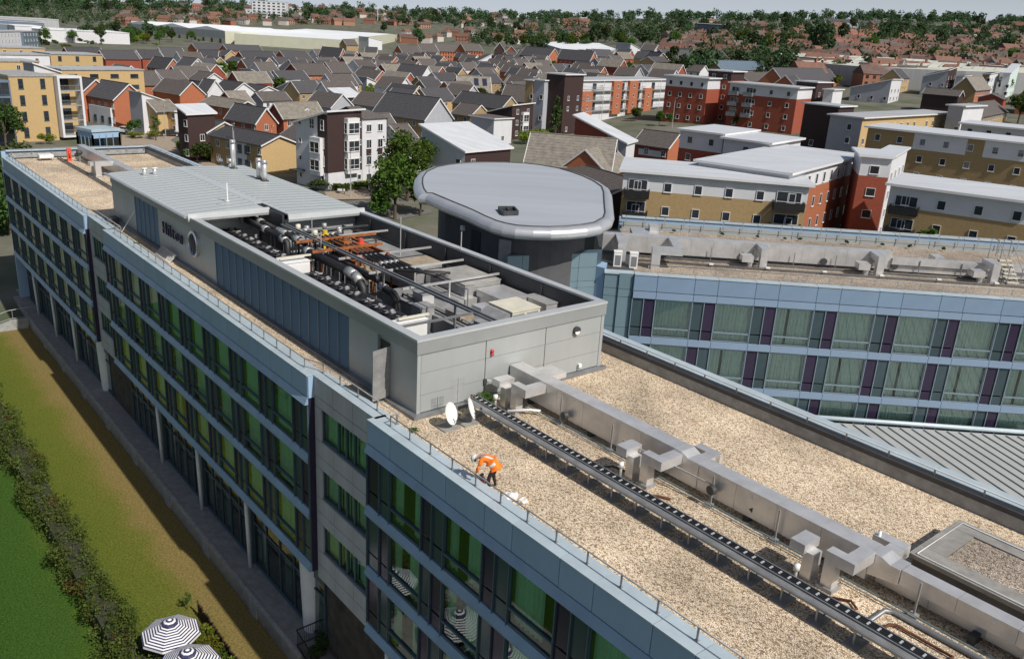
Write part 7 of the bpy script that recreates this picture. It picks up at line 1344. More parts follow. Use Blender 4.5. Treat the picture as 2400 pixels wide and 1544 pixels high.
for f0, f1 in ((0.30, 0.62), (0.72, 0.98)): m = MB(); A0 = Vector((a.x, a.y, 0)); q = [A0 + ex * L0 * f0 - ey * 0.05, A0 + ex * L0 * f1 - ey * 0.05, A0 + ex * L0 * f1, A0 + ex * L0 * f0]; m.prism([tuple(v[:2]) for v in q], zt - 2.9, zt - 0.1); h.mesh(m, 'white_panel', WH)
h = flats('white and red flats with flat white roof in the right middle', 'E', (1522, 405), (1905, 470), 11.6, 14, RD, 3.0, sp=3.4)
flats('white flats with ochre base joined right of the red ones', 'E', (1915, 482), (2330, 525), 11.4, 14, OC, 5.6, sp=4)
cbx('grey and yellow flats under a wide grey roof at right', 'F', (856, 303), (566, 264), (1690, 208), 11.6, wl=GR, wr=YE, rf=FR, name='apartment_block', cat='flats', group='blocks of flats', flat=True, maxl=60, floors=4, over=0.6, phi=135)
cbx('dark brown timber box block left of the wide grey roof', 'F', (640, 200), (335, 148), (782, 188), 12.4, wl=BN, wr=BN, rf=FR, name='apartment_block', cat='flats', group='blocks of flats', flat=True, maxl=20, floors=2, over=0.5, phi=135)
cbx('white brown-slotted end tower of the wide grey-roofed flats', 'T6', (890, 485), (770, 465), (1055, 470), 12.0, wl=GR, wr=WH, rf=FR, name='apartment_block', cat='flats', group='blocks of flats', flat=True, maxl=14, floors=3, over=0.6, phi=135)
flats('white flats with small windows and rounded roof at the right edge', 'T6', (870, 620), (1500, 690), 11.0, 11, WH, 3, sp=3.2)
# balcony flats: orange piers, white recessed bays
h = flats('long orange-piered balcony flats with white top storey', 'T4', (555, 345), (1290, 315), 12.6, 11, WH, 2.9, wins=False, rf=FR)
a, ex, ey, L0, dp, gz, zt = h.geo; A0 = Vector((a.x, a.y, 0))
def pier(f0, f1, z1, mt, dep=0.9, wn=True):
    m = MB(); q = [A0 + ex * f0 - ey * dep, A0 + ex * f1 - ey * dep, A0 + ex * f1 + ey * 0.1, A0 + ex * f0 + ey * 0.1]; m.prism([tuple(v[:2]) for v in q], gz + 2.6, z1); h.mesh(m, 'brick_pier', mt)
    if wn:
        for k in range(3):
            zz = zt - 2.2 - 2.85 * k
            if zz + 1.2 < z1 and zz > gz + 2: p = A0 + ex * ((f0 + f1) / 2 - 0.4) - ey * (dep + 0.03); h.win(Vector((p.x, p.y, zz)), -ey, 0.8, 1.1, split=1)
unit = L0 / 735.0
for (x0, x1, top_, mt) in ((0, 75, -2.9, BR), (225, 290, 0, BR), (350, 420, 0, BR), (480, 545, -2.4, BR), (680, 735, -2.9, BR)): pier(x0 * unit, x1 * unit, zt + top_, mt)
for (x0, x1) in ((78, 222), (292, 348), (422, 478), (547, 678)):
    for k in range(3): balcony(h, A0 + ex * x0 * unit, -ey, (x1 - x0) * unit, 1.0, zt - 2.85 - 2.85 * k); q = A0 + ex * (x0 * unit + 0.5) - ey * 0.03; h.win(Vector((q.x, q.y, zt - 2.8 - 2.85 * k)), -ey, min(2.0, (x1 - x0) * unit - 0.8), 2.1, 'd', 2)
    m = MB(); q = [A0 + ex * (x0 + x1) / 2 * unit - ey * 1.0, A0 + ex * ((x0 + x1) / 2 * unit + 0.12) - ey * 1.0, A0 + ex * ((x0 + x1) / 2 * unit + 0.12) - ey * 0.88, A0 + ex * (x0 + x1) / 2 * unit - ey * 0.88]; m.prism([tuple(v[:2]) for v in q], gz, zt); h.mesh(m, 'post', TRIM)
h = cbx('dark brown timber stair tower of the balcony flats', 'T4', (428, 298), (280, 292), (580, 288), 15.6, wl=BN, wr=BN, rf=FR, name='apartment_block', cat='flats', group='blocks of flats', flat=True, maxl=12, floors=4, over=0.5, win=(0.9, 1.2))
a, ex, ey, ll, lr, gz = h.geo
for k in range(3): balcony(h, Vector((a.x, a.y, 0)) + ey * (lr - 0.1), -ex, lr - 0.3, 1.3, a.z - 3.8 - 2.85 * k)
cbx('pale grey stair tower left of the dark timber tower', 'T4', (262, 345), (178, 340), (292, 340), 13.9, wl=GR, wr=GR, rf=FR, name='apartment_block', cat='flats', group='blocks of flats', flat=True, maxl=7, floors=4, over=0.4, rw_=False)
cbx('ochre return wall under a thin roof left of the grey stair tower', 'T4', (170, 345), (122, 345), (180, 344), 13.7, wl=OC, wr=OC, rf=FR, name='apartment_block', cat='flats', group='blocks of flats', flat=True, maxl=6, floors=4, rw_=False)
flats('red brick flats wrapping the corner of the balcony block', 'T5', (-60, 232), (275, 268), 12.6, 11, RD, 2.8, sp=3.0, rf=FR)
flats('taller red stair block with dark timber attic among the right flats', 'T5', (280, 190), (465, 205), 14.2, 9, RD, 2.4, BN, sp=3.2, rf=FR, nf=5)
h = flats('red flats with white top storey and recessed balconies in the right middle', 'T5', (455, 290), (1000, 330), 12.0, 11, RD, 2.8, sp=4.0, rf=FR); end_balconies(h, 0.3, 2.6, (-3.0, -5.8, -8.6), M_steel); end_balconies(h, 4.6, 2.6, (-3.0, -5.8, -8.6), M_steel)
cbx('dark brown timber end tower of the red balcony flats', 'T5', (1150, 292), (985, 285), (1270, 298), 12.8, wl=BN, wr=BN, rf=FR, name='apartment_block', cat='flats', group='blocks of flats', flat=True, maxl=12, floors=4, phi=135)
cbx('small white stair head right of the dark end tower', 'T5', (1280, 352), (1250, 350), (1400, 355), 11.5, wl=WH, wr=WH, rf=FR, name='apartment_block', cat='flats', group='blocks of flats', flat=True, maxl=8, floors=1, rw_=False, lw=False)
# ---------------------------------------------------------------- right estate behind the flats
h = gab('orange house with white bay boxes left of the pair before the trees', 'T4', (290, 150), (385, 120), (60, 135), (350, 82), 7.6, BR, RD, SL, 3, gwin=False); dual(h, 0.1, 0.45, 0, 5.2, 0.5, WH); dual(h, 0.6, 0.95, 0, 5.2, 0.5, WH)
h = gab('orange house with white bay boxes right of the pair before the trees', 'T4', (625, 180), (690, 130), (365, 160), (688, 108), 7.6, BR, RD, SL, 3, gwin=False); dual(h, 0.08, 0.42, 0, 5.0, 0.5, WH); dual(h, 0.55, 0.92, 0, 5.0, 0.5, WH)
fro('ochre house with dark windows beside the white tower house on the right', 'T4', (688, 145), (835, 150), (760, 95), 7.6, 9, OC, SL, 3, sp=2.6, win=(1.3, 1.6, 'd', 2))
h = cbx('white tower house with dark glazed slot on the right of the estate', 'T4', (955, 45), (838, 40), (1048, 100), 11.0, wl=GR, wr=WH, rf=SL, floors=1, lw=False, rthick=0.2)
a, ex, ey, ll, lr, gz = h.geo; m = MB(); A0 = Vector((a.x, a.y, 0)); q = [A0 - ex * 0.1 - ey * 0.1, A0 + ex * 2.4 - ey * 0.1, A0 + ex * 2.4, A0 + ey * 2.0, A0 + ey * 2.0 - ex * 0.1]; m.prism([tuple(v[:2]) for v in q], gz, gz + 8); h.mesh(m, 'corner_glazing', GLZ)
gab('ochre house with grey roof right of the white tower house', 'T4', (1130, 195), (1290, 150), (1030, 180), (1260, 120), 6.4, OC, OC, SL, 2, gwin=False)
gab('yellow gabled house at the end of the ochre group', 'T4', (1268, 190), (1365, 180), (1150, 195), (1318, 158), 6.2, YE, OC, SL, 2, gwin=False)
gab('low ochre gabled house in front of the white tower house', 'T4', (1035, 270), (915, 265), (1150, 268), (975, 212), 5.2, OC, OC, BT, 1, gwin=False)
gab('yellow house with grey roof left of the tree gap', 'T5', (430, 85), (508, 70), (325, 80), (475, 35), 6.4, YE, OC, SL, 2)
fro('orange and yellow terrace under grey roof at the tree gap', 'T5', (-60, 95), (245, 92), (0, 25), 6.6, 9, BR, SL, 2)
gab('white gabled house with dark roof before the tree gap', 'T5', (205, 200), (285, 155), (95, 190), (282, 152), 5.4, WH, WH, BT, 2, gwin=False)
fro('steel-grey roofed terrace with white skylights in the right estate', 'T5', (390, 185), (780, 200), (450, 118), 5.2, 10, OC, STB, 1, wins=False)
fro('long slate roof with orange gablets in the right estate', 'T5', (885, 285), (1330, 245), (960, 170), 5.4, 10, BR, SL, 1, wins=False)
fro('tan-brown roofed house behind the red flats', 'T5', (600, 275), (880, 270), (650, 215), 5.2, 10, BR, BT, 1, wins=False)
gab('red house with slate roof before the white shed', 'T5', (1120, 150), (1175, 130), (905, 130), (1160, 95), 6.2, GR, RD, SL, 2)
gab('white and orange house with slate roof before the white shed', 'T5', (1360, 165), (1420, 150), (1250, 155), (1395, 110), 6.2, BR, WH, SL, 2)
gab('grey gabled house with slate roof behind the long slate roof', 'T6', (140, 188), (198, 170), (15, 180), (180, 135), 6.0, GR, WH, SL, 2, swin=False)
gab('dark red house with slate roof behind the long slate roof', 'T6', (530, 215), (585, 205), (275, 200), (565, 172), 6.0, GR, RD, SL, 2, gwin=False)
cbx('grey rendered house with steep white gable edge on the right', 'T6', (310, 268), (-20, 330), (390, 268), 8.0, wl=GR, wr=WH, rf=SL, floors=2, maxl=18)
cbx('grey house with brown and white bay end at far right', 'T6', (765, 195), (560, 240), (880, 172), 9.5, wl=GR, wr=BN, rf=SL, floors=3, maxl=14)
h = cbx('white house with bay windows right of the brown-ended one', 'T6', (885, 240), (870, 240), (945, 235), 7.5, wl=WH, wr=WH, rf=SL, floors=3)
gab('orange house with pale hipped roof at far right', 'T6', (985, 345), (925, 290), (1105, 338), (985, 245), 6.0, OC, BR, TT, 2, gwin=False)
cbx('tall white house with bay window and dark roof at far right', 'T6', (1100, 222), (1085, 225), (1265, 215), 9.0, wl=OC, wr=WH, rf=SL, floors=3)
cbx('mint-white block with green glazing at the right edge', 'T6', (1265, 215), (1255, 215), (1420, 150), 9.0, wl=WH, wr=mat('mint_render', (0.55, 0.66, 0.62), 0.7, var=0.05), rf=WR, floors=2)
gab('red gabled tile-roofed houses at the right edge', 'T6', (1235, 415), (1145, 470), (1420, 470), (1235, 415), 5.4, RD, RD, BT, 2, gwin=False, swin=False)
fro('brown tile roof house below the right edge trees', 'T6', (1040, 560), (1235, 560), (1080, 470), 5.0, 9, OC, BT, 2)
gab('brown slab-roofed attic house with white eaves on the wide grey roof side', 'T6', (845, 395), (1085, 440), (560, 370), (870, 350), 5.8, BN, BN, BT, 1, gwin=False, swin=False)
gab('navy-gabled slate house behind the orange row', 'Td', (1690, 160), (1550, 105), (1760, 95), (1605, 55), 6.4, BN, WH, SL, 2, gwin=False, swin=False)
gab('red gabled house behind the yellow cottage in the centre', 'Td', (1880, 220), (1690, 180), (1950, 150), (1780, 95), 6.2, RD, RD, SL, 2, gwin=False, swin=False)
gab('small yellow gabled cottage among dark trees in the centre', 'Td', (1755, 300), (1870, 310), (1560, 280), (1820, 245), 5.2, YE, OC, SL, 2, gwin=False)
# ---------------------------------------------------------------- sheds and warehouses
def shed(label, r, pts, h, rf, wall, rise=2.0, ribs=0, name='warehouse'):
    """pts: three eave-corner pixels: left, front corner, right"""
    q = [hit(*P(r, *p), dz=h) for p in pts]; a = q[1]; L_ = Vector((q[0].x - a.x, q[0].y - a.y, 0)); Rr = Vector((W(*P(r, *pts[2]), a.z).x - a.x, W(*P(r, *pts[2]), a.z).y - a.y, 0)); gz = G(a.x, a.y); A0 = Vector((a.x, a.y, 0)); z = gz + h
    hh = House(name, label, Vector((a.x, a.y, gz)), 'warehouse', 'warehouses beyond the estate'); p = [A0, A0 + L_, A0 + L_ + Rr, A0 + Rr]
    for i in range(4): hh.wall([p[i] + Zv(gz - 4), p[(i + 1) % 4] + Zv(gz - 4), p[(i + 1) % 4] + Zv(z), p[i] + Zv(z)], wall)
    return hh, A0, L_, Rr, gz, z
def shed_roof(hh, A0, L_, Rr, z, n, rise, rf, along='R'):
    """n low gables side by side, ridges along L_"""
    U, V_ = (L_, Rr) if along == 'L' else (Rr, L_)
    for k in range(n):
        m = MB(); b = A0 + V_ * (k / n); st = V_ / n; e = [b + Zv(z), b + U + Zv(z), b + U + st / 2 + Zv(z + rise), b + st / 2 + Zv(z + rise), b + st + Zv(z), b + U + st + Zv(z)]; m.add(e, [(0, 1, 2, 3), (3, 2, 5, 4), (0, 3, 4), (1, 5, 2)]); hh.mesh(m, 'roof', rf)
M_whshed = mat('white_shed_roof', (0.78, 0.80, 0.80), 0.5, var=0.06, scale=0.03); M_cshed = mat('cream_shed_wall', (0.52, 0.52, 0.40), 0.7, var=0.05, scale=0.2); M_gshed = mat('grey_shed_wall', (0.36, 0.37, 0.37), 0.6, var=0.08, scale=0.2, stretch=(4, 4, 0.1)); M_asb = mat('cement_sheet_roof', (0.50, 0.50, 0.42), 0.85, var=0.15, scale=0.08)
def poly_shed(label, r, pts, h, rf, wall, name='warehouse', ribs=0, rise=0.0):
    q = [hit(*P(r, *p), dz=h) for p in pts]; z = q[0].z; gz = min(p.z for p in q) - h; n = len(q); hh = House(name, label, Vector((q[0].x, q[0].y, gz)), 'warehouse', 'warehouses beyond the estate')
    if sum(q[i].x * q[(i + 1) % n].y - q[(i + 1) % n].x * q[i].y for i in range(n)) < 0: q = q[::-1]
    m = MB(); m.add(q + [Vector((p.x, p.y, gz - 5)) for p in q], [(i, n + i, n + (i + 1) % n, (i + 1) % n) for i in range(n)]); hh.mesh(m, 'wall', wall); m = MB(); m.add([p + Zv(0.05) for p in q], [tuple(range(n))]); hh.mesh(m, 'roof', rf)
    return hh, q, z
# big white warehouse left of centre
A = hit(*P('Z2', 62, 168), dz=10); z = A.z; gz = G(A.x, A.y); Lp = W(*P('Z1', 680, 126), z); Rp = W(*P('Z2', 676, 207), z); A0 = Vector((A.x, A.y, 0)); L_ = Vector((Lp.x - A.x, Lp.y - A.y, 0)); Rr = Vector((Rp.x - A.x, Rp.y - A.y, 0))
nL = Vector((-L_.y, L_.x, 0)).normalized(); nL = nL if nL.dot(Rr) > 0 else -nL; Rr = nL * Rr.length
hh = House('warehouse', 'huge white-roofed warehouse with grey end wall and cream front beyond the estate', Vector((A.x, A.y, gz)), 'warehouse', 'warehouses beyond the estate')
p = [A0, A0 + L_, A0 + L_ + Rr, A0 + Rr]
for i, mt in enumerate((M_gshed, M_cshed, M_gshed, M_cshed)):
    a, b = p[i], p[(i + 1) % 4]; hh.wall([a + Zv(gz + 4), b + Zv(gz + 4), b + Zv(z), a + Zv(z)], mt); hh.wall([a + Zv(gz - 5), b + Zv(gz - 5), b + Zv(gz + 4), a + Zv(gz + 4)], M_cshed)
shed_roof(hh, A0, L_, Rr, z, 3, 3.0, M_whshed, 'R')
nd = max(4, int(L_.length / 14)); dL = L_.normalized()
for k in range(nd): m = MB(); q = A0 + dL * (6 + k * (L_.length - 10) / nd) - nL * 0.2; m.prism([tuple(v[:2]) for v in (q, q + dL * 3, q + dL * 3 + nL * 0.1, q + nL * 0.1)], gz - 1, gz + 3.6); hh.mesh(m, 'loading_door', M_dark)
dR = Rr.normalized(); dl = -dL
for k in range(4): m = MB(); q = A0 + dR * (12 + k * (Rr.length - 20) / 4) + dl * 0.2; m.prism([tuple(v[:2]) for v in (q, q + dR * 24, q + dR * 24 - dl * 0.1, q - dl * 0.1)], gz - 1, gz + 6.5); hh.mesh(m, 'wall_panel', M_gshed)
A = hit(*P('Z2', 678, 214), dz=9); z = A.z; gz = G(A.x, A.y); Rp = W(*P('Z2', 1357, 206), z); A0 = Vector((A.x, A.y, 0)); ex = Vector((Rp.x - A.x, Rp.y - A.y, 0)); ey = Vector((-ex.y, ex.x, 0)).normalized() * 90; ey = ey if ey.y > 0 else -ey
hh = House('warehouse', 'cream double-gabled warehouse right of the huge white one', Vector((A.x, A.y, gz)), 'warehouse', 'warehouses beyond the estate'); p = [A0, A0 + ex, A0 + ex + ey, A0 + ey]
for i in range(4): hh.wall([p[i] + Zv(gz - 5), p[(i + 1) % 4] + Zv(gz - 5), p[(i + 1) % 4] + Zv(z), p[i] + Zv(z)], M_cshed)
for k in range(2): b = A0 + ex * k / 2; hh.wall([b + Zv(z), b + ex / 2 + Zv(z), b + ex / 4 + Zv(z + 5.0)], M_cshed, 'gable_wall'); m = MB(); st = ex / 2; m.add([b + Zv(z), b + ey + Zv(z), b + st / 2 + ey + Zv(z + 5), b + st / 2 + Zv(z + 5), b + st + Zv(z), b + st + ey + Zv(z)], [(0, 3, 2, 1), (3, 4, 5, 2)]); hh.mesh(m, 'roof', M_whshed)
for k, (r, A, C, h, dp, mt, rf, lb) in enumerate((('Z1', (215, 160), (690, 150), 8, 60, WH, M_whshed, 'long low white shed at the left before the trees'), ('Z1', (78, 140), (240, 138), 9, 40, WH, M_whshed, 'white shed left of the long low one'), ('Z1', (-30, 112), (235, 112), 9, 40, STB, mat('blue_shed_roof', (0.05, 0.09, 0.2), 0.5), 'blue-roofed shed at the far left'), ('Z1', (-30, 92), (312, 95), 10, 50, M_gshed, FR, 'grey shed with an orange patch at the far left'), ('Z1', (-30, 130), (78, 128), 9, 30, STB, STB, 'dark blue-grey office at the left edge'))):
    fro(lb, r, A, C, None, h, dp, mt, rf, 2, 40, None, 'warehouse', True, None, 0.3, 'warehouse', wins=False, group='warehouses beyond the estate')
hh, q, z = poly_shed('low curved white roof behind the pair of orange houses', 'T4', [(255, 45), (330, 30), (700, 40), (838, 88), (690, 125), (480, 110)], 7, M_whshed, M_gshed)
hh, q, z = poly_shed('long cement-sheet roofed shed across the right distance', 'R3', [(640, 394), (700, 368), (1430, 405), (2420, 460), (2420, 515), (1990, 502), (1300, 472), (900, 440)], 8, M_asb, M_gshed)
for k in range(1, 22): m = MB(); f = k / 22; p0 = hit(*P('R3', 700 + 1700 * f, 368 + 91 * f), dz=8); p1 = hit(*P('R3', 640 + 1700 * f, 394 + 108 * f), dz=8); m.bar(p0 + Zv(0.12), p1 + Zv(0.12), 0.5, 0.12); hh.mesh(m, 'roof_joint', M_gshed)
poly_shed('long brown low roof beyond the cement-sheet shed', 'R3', [(1340, 335), (1660, 332), (2010, 372), (2240, 402), (2240, 436), (1600, 408), (1400, 398)], 6, mat('brown_shed_roof', (0.12, 0.062, 0.045), 0.8, var=0.1, scale=0.05), RD)
fro('dark glass office block with pale roof edge in the right distance', 'R3', (85, 165), (325, 160), None, 13, 30, PV, FR, 3, -15, None, 'office_block', True, None, 0.5, 'office', wins=False, group='distant large buildings')
h = fro('white multi-storey office tower block on the left skyline', 'Z2', (205, 4), (388, 4), None, 24, 20, WH, FR, 6, 5, None, 'office_block', True, None, 0.3, 'office', 6.0, (3.5, 1.8, 'd', 1), 'distant large buildings')
fro('low white building under the left skyline office', 'Z2', (172, 50), (300, 48), None, 9, 20, WH, FR, 2, 5, None, 'office_block', True, None, 0.3, 'office', 8, (3, 1.6, 'd', 1), 'distant large buildings')
fro('white cubic building right of the left skyline office', 'Z2', (325, 32), (432, 34), None, 10, 20, WH, FR, 2, 5, None, 'office_block', True, None, 0.3, 'office', 8, (3, 1.6, 'd', 1), 'distant large buildings')
fro('long grey terrace on the right hillside', 'R3', (1000, 148), (1470, 140), None, 8, 12, GR, SL, 2, 0, 3.0, 'house', wins=False)
fro('pale orange-roofed terrace on the right hillside', 'R3', (1055, 252), (1330, 258), None, 6, 10, WH, mat('orange_tile_roof', (0.36, 0.13, 0.06), 0.85, var=0.2, scale=0.5), 2, -5, 3.0, 'house', wins=False)
# ---------------------------------------------------------------- distant houses: a few shared kinds, each house its own object
RT = [mat('red_tile_%d' % k, c, 0.85, var=0.2, scale=0.6, rnd=0.25) for k, c in enumerate(((0.14, 0.075, 0.055), (0.17, 0.085, 0.06), (0.12, 0.075, 0.06), (0.11, 0.095, 0.085)))]
WT = [mat('far_wall_%d' % k, c, 0.85, var=0.1, rnd=0.2) for k, c in enumerate(((0.30, 0.13, 0.08), (0.52, 0.48, 0.43), (0.36, 0.20, 0.13)))]
KIND = []; KDES = []
for k in range(8):
    rr = random.Random(k); L0, w0, e, rz = rr.uniform(8, 20), rr.uniform(7, 9), rr.uniform(5, 6), rr.uniform(3, 4.2); hip = rr.choice((0, 2.5)); b = MB(); b.box(-L0 / 2, L0 / 2, -w0 / 2, w0 / 2, -4, e)
    if not hip:
        for s_ in (-1, 1): b.add([(s_ * L0 / 2, -w0 / 2, e), (s_ * L0 / 2, w0 / 2, e), (s_ * L0 / 2, 0, e + rz)], [(0, 1, 2)])
    q = MB(); o_ = 0.3; E0 = [(-L0 / 2 - o_, -w0 / 2 - o_, e - 0.2), (L0 / 2 + o_, -w0 / 2 - o_, e - 0.2), (L0 / 2 + o_, w0 / 2 + o_, e - 0.2), (-L0 / 2 - o_, w0 / 2 + o_, e - 0.2), (-L0 / 2 + hip, 0, e + rz), (L0 / 2 - hip, 0, e + rz)]
    q.add(E0, [(0, 1, 5, 4), (2, 3, 4, 5), (1, 2, 5), (3, 0, 4)]); ch = MB(); ch.box(L0 * 0.25, L0 * 0.25 + 0.8, -0.5, 0.5, e + rz - 1.2, e + rz + 1.0)
    wn = MB()
    for f in range(2):
        for i in range(int(L0 / 3.2)):
            x0 = -L0 / 2 + 1 + 3.2 * i; wn.quad((x0, -w0 / 2 - 0.04, 0.9 + 2.6 * f), (x0 + 1.4, -w0 / 2 - 0.04, 0.9 + 2.6 * f), (x0 + 1.4, -w0 / 2 - 0.04, 2.2 + 2.6 * f), (x0, -w0 / 2 - 0.04, 2.2 + 2.6 * f))
    KDES.append(('long ' if L0 > 14 else 'short ') + ('hip-roofed ' if hip else 'gabled ') + ('dark red', 'orange-red', 'brown-red', 'grey-brown')[k % 4] + ' house with ' + ('red brick', 'pale', 'tan')[k % 3] + ' walls ')
    KIND.append((b.mesh('far_walls', WT[k % 3]), q.mesh('far_roof', RT[k % 4]), ch.mesh('far_chimney', WT[0]), wn.mesh('far_windows', WGL)))
rf_ = random.Random(77); FARH = []; FST = MB(); FMATS = []
def far_houses(n, x0, x1, y0, y1, lab, grp, keep=0.5):
    tries = 0; k = 0
    while k < n and tries < n * 30:
        tries += 1; x = rf_.uniform(x0, x1); y = rf_.uniform(y0 + 0.02 * 0, y1); g = hit(x, y)
        if g is None or g.length < 330: continue
        if any((g - q).length < 13 for q in FARH): continue
        if rf_.random() > keep:
            FARH.append(g); ki = rf_.randrange(8); mt = Matrix.Translation(g) @ Matrix.Rotation(rf_.choice((0.2, 0.5, -0.6, 0.9, -0.2)), 4, 'Z')
            for q_, me in enumerate(KIND[ki][:3]):
                mi = me.materials[0]
                if mi not in FMATS: FMATS.append(mi)
                FST.add([mt @ v.co for v in me.vertices], [tuple(p.vertices) for p in me.polygons], FMATS.index(mi))
            k += 1; continue
        FARH.append(g); ki = rf_.randrange(8); kd = KIND[ki]; o = bpy.data.objects.new('house', None); COL.objects.link(o); o.location = g; o.rotation_euler.z = rf_.choice((0.2, 0.5, -0.6, 0.9, -0.2)) + rf_.uniform(-0.15, 0.15); tag(o, KDES[ki] + lab, 'house', grp, 'thing')
        for nm, me in zip(('wall', 'roof', 'chimney', 'windows'), kd):
            c = bpy.data.objects.new(nm, me); COL.objects.link(c); c.parent = o
            if nm == 'windows': c['kind'] = 'stuff'
        k += 1
far_houses(110, 290, 920, 18, 62, 'among the trees on the left hillside', 'red-roofed houses on the left hillside', 0.25)
far_houses(50, 900, 1400, 35, 105, 'below the central skyline', 'houses below the central skyline', 0.3)
far_houses(85, 1560, 2000, 95, 150, 'in the dense rows right of centre', 'red-roofed houses right of centre', 0.35)
far_houses(120, 1880, 2420, 110, 205, 'in the dense rows at far right', 'brown-roofed houses at far right', 0.4)
far_houses(26, 1600, 2400, 60, 105, 'high on the right hill', 'houses high on the right hill', 0.3)
solo('far_housing', FST, FMATS, 'the many small far houses beyond the nearest rows', 'housing', frame='W', kind='stuff')
# ---------------------------------------------------------------- trees far and near
rt = random.Random(5); NT = [0]
def far_trees(n, x0, x1, y0, y1, lab, grp, smin=0.7, smax=1.2, keys=('far0', 'far1', 'far2', 'far3', 'far4'), mind=200):
    k = tries = 0
    while k < n and tries < n * 25:
        tries += 1; g = hit(rt.uniform(x0, x1), rt.uniform(y0, y1))
        if g is None or g.length < mind or any((g - q).length < 9 for q in FARH): continue
        s_ = rt.uniform(smin, smax); ky = rt.choice(keys); tree(ky, g, s_, ({'far0': 'domed ', 'far1': 'upright ', 'far2': 'wide ', 'far3': 'tall ', 'far4': 'round '}.get(ky, '') + ('smaller ' if s_ < (smin + smax) / 2 else 'larger ') + lab).strip(), grp, rz=rt.uniform(0, 6.28), sz=s_ * rt.uniform(0.85, 1.25)); k += 1; NT[0] += 1
far_trees(26, 0, 330, 5, 40, 'broad dark tree in the wooded far left', 'trees of the wooded far left', 1.0, 1.5)
far_trees(26, 330, 1000, 12, 60, 'dark tree between the red-roofed houses on the left hillside', 'trees on the left hillside')
far_trees(40, 900, 1600, 45, 115, 'dark tree in the green belt below the central skyline', 'trees below the central skyline', 0.8, 1.35)
far_trees(60, 1560, 2400, 70, 140, 'dark tree on the right hillside', 'trees on the right hillside', 0.8, 1.3)
far_trees(34, 1560, 2420, 130, 200, 'tree between the brown roofs at far right', 'trees between the far right roofs', 0.6, 1.0)
# ridge woodland: reads as one mass
wm = MB(); rr = random.Random(9)
for _ in range(420):
    az = R(rr.uniform(-34, 34)); D = rr.uniform(1380, 1640); x, y = D * math.sin(az), D * math.cos(az); g = G(x, y); hgt = rr.uniform(9, 17); wv = rr.uniform(8, 15)
    for _k in range(7): leaves(wm, rr, (x + rr.uniform(-wv, wv) * 0.4, y + rr.uniform(-3, 3), g + hgt * rr.uniform(0.25, 0.85)), (wv * 0.4, wv * 0.35, hgt * 0.28), 22, 1.5)
o = solo('woodland', wm, LF_far, 'dark wooded ridge along the skyline', 'woodland', frame='W', kind='stuff')
# the many smaller far trees nobody could count
wm = MB(); rr = random.Random(19); cnt = 0
while cnt < 1150:
    x = rr.uniform(-20, 2420); zone = rr.random()
    if x < 1100: y = rr.uniform(6, 62)
    elif x < 1600: y = rr.uniform(40, 112)
    else: y = rr.uniform(62, 150) if zone < 0.75 else rr.uniform(150, 205)
    g = hit(x, y)
    if g is None or g.length < (900 if x < 1100 else 430) or any((g - q).length < 8 for q in FARH): continue
    hgt = rr.uniform(7, 15); wv = hgt * rr.uniform(0.7, 1.1)
    for _k in range(5): leaves(wm, rr, (g.x + rr.uniform(-wv, wv) * 0.28, g.y + rr.uniform(-wv, wv) * 0.28, g.z + hgt * rr.uniform(0.3, 0.8)), (wv * 0.36, wv * 0.36, hgt * 0.26), 12, 1.0)
    cnt += 1
solo('far_woods', wm, LF_far, 'scattered small trees covering the far hillsides', 'woods', frame='W', kind='stuff')
# houses that close the gaps of the estate
FK = []
for k in range(8):
    rr = random.Random(100 + k); L0, w0, e, rz = rr.uniform(8.5, 13), rr.uniform(7, 8), rr.uniform(5.2, 6.2), rr.uniform(2.6, 3.4); b = MB(); b.box(-L0 / 2, L0 / 2, -w0 / 2, w0 / 2, -3, e)
    for s_ in (-1, 1): b.add([(s_ * L0 / 2, -w0 / 2, e), (s_ * L0 / 2, w0 / 2, e), (s_ * L0 / 2, 0, e + rz)], [(0, 1, 2)])
    q = MB(); kx = rz / (w0 / 2); o_ = 0.3; V3 = Vector
    for sg in (1, -1): courses(q, V3((-L0 / 2 - o_, -sg * (w0 / 2 + o_), e - o_ * kx)), V3((L0 / 2 + o_, -sg * (w0 / 2 + o_), e - o_ * kx)), V3((L0 / 2 + o_, 0, e + rz)), V3((-L0 / 2 - o_, 0, e + rz)), 10)
    bb = MB()
    for t_ in (-1, 1): bb.bar((0, t_ * (w0 / 2 + o_), e - o_ * kx - 0.1), (0, 0, e + rz - 0.1), 0.12, 0.24)
    wallm, nm = ((BR, 'orange brick'), (WH, 'white'), (OC, 'ochre brick'), (BR, 'orange brick'), (WH, 'white'), (RD, 'dark red brick'), (YE, 'yellow brick'), (GR, 'grey'))[k]; rfm, rn = ((SL, 'slate'), (BT, 'brown-tiled'), (SL, 'slate'), (BT, 'brown-tiled'), (SL, 'slate'), (TT, 'lichen-grey'), (SL, 'slate'), (BT, 'brown-tiled'))[k]
    FK.append((b.mesh('fill_wall', wallm), q.mesh('fill_roof', rfm), bb.mesh('fill_barge', TRIM), nm + ' ' + rn + ' roofed house ', L0, w0, e))
rr = random.Random(31); nfill = 0; g0 = Vector((math.cos(R(53)), math.sin(R(53)), 0)); g1 = Vector((math.cos(R(143)), math.sin(R(143)), 0))
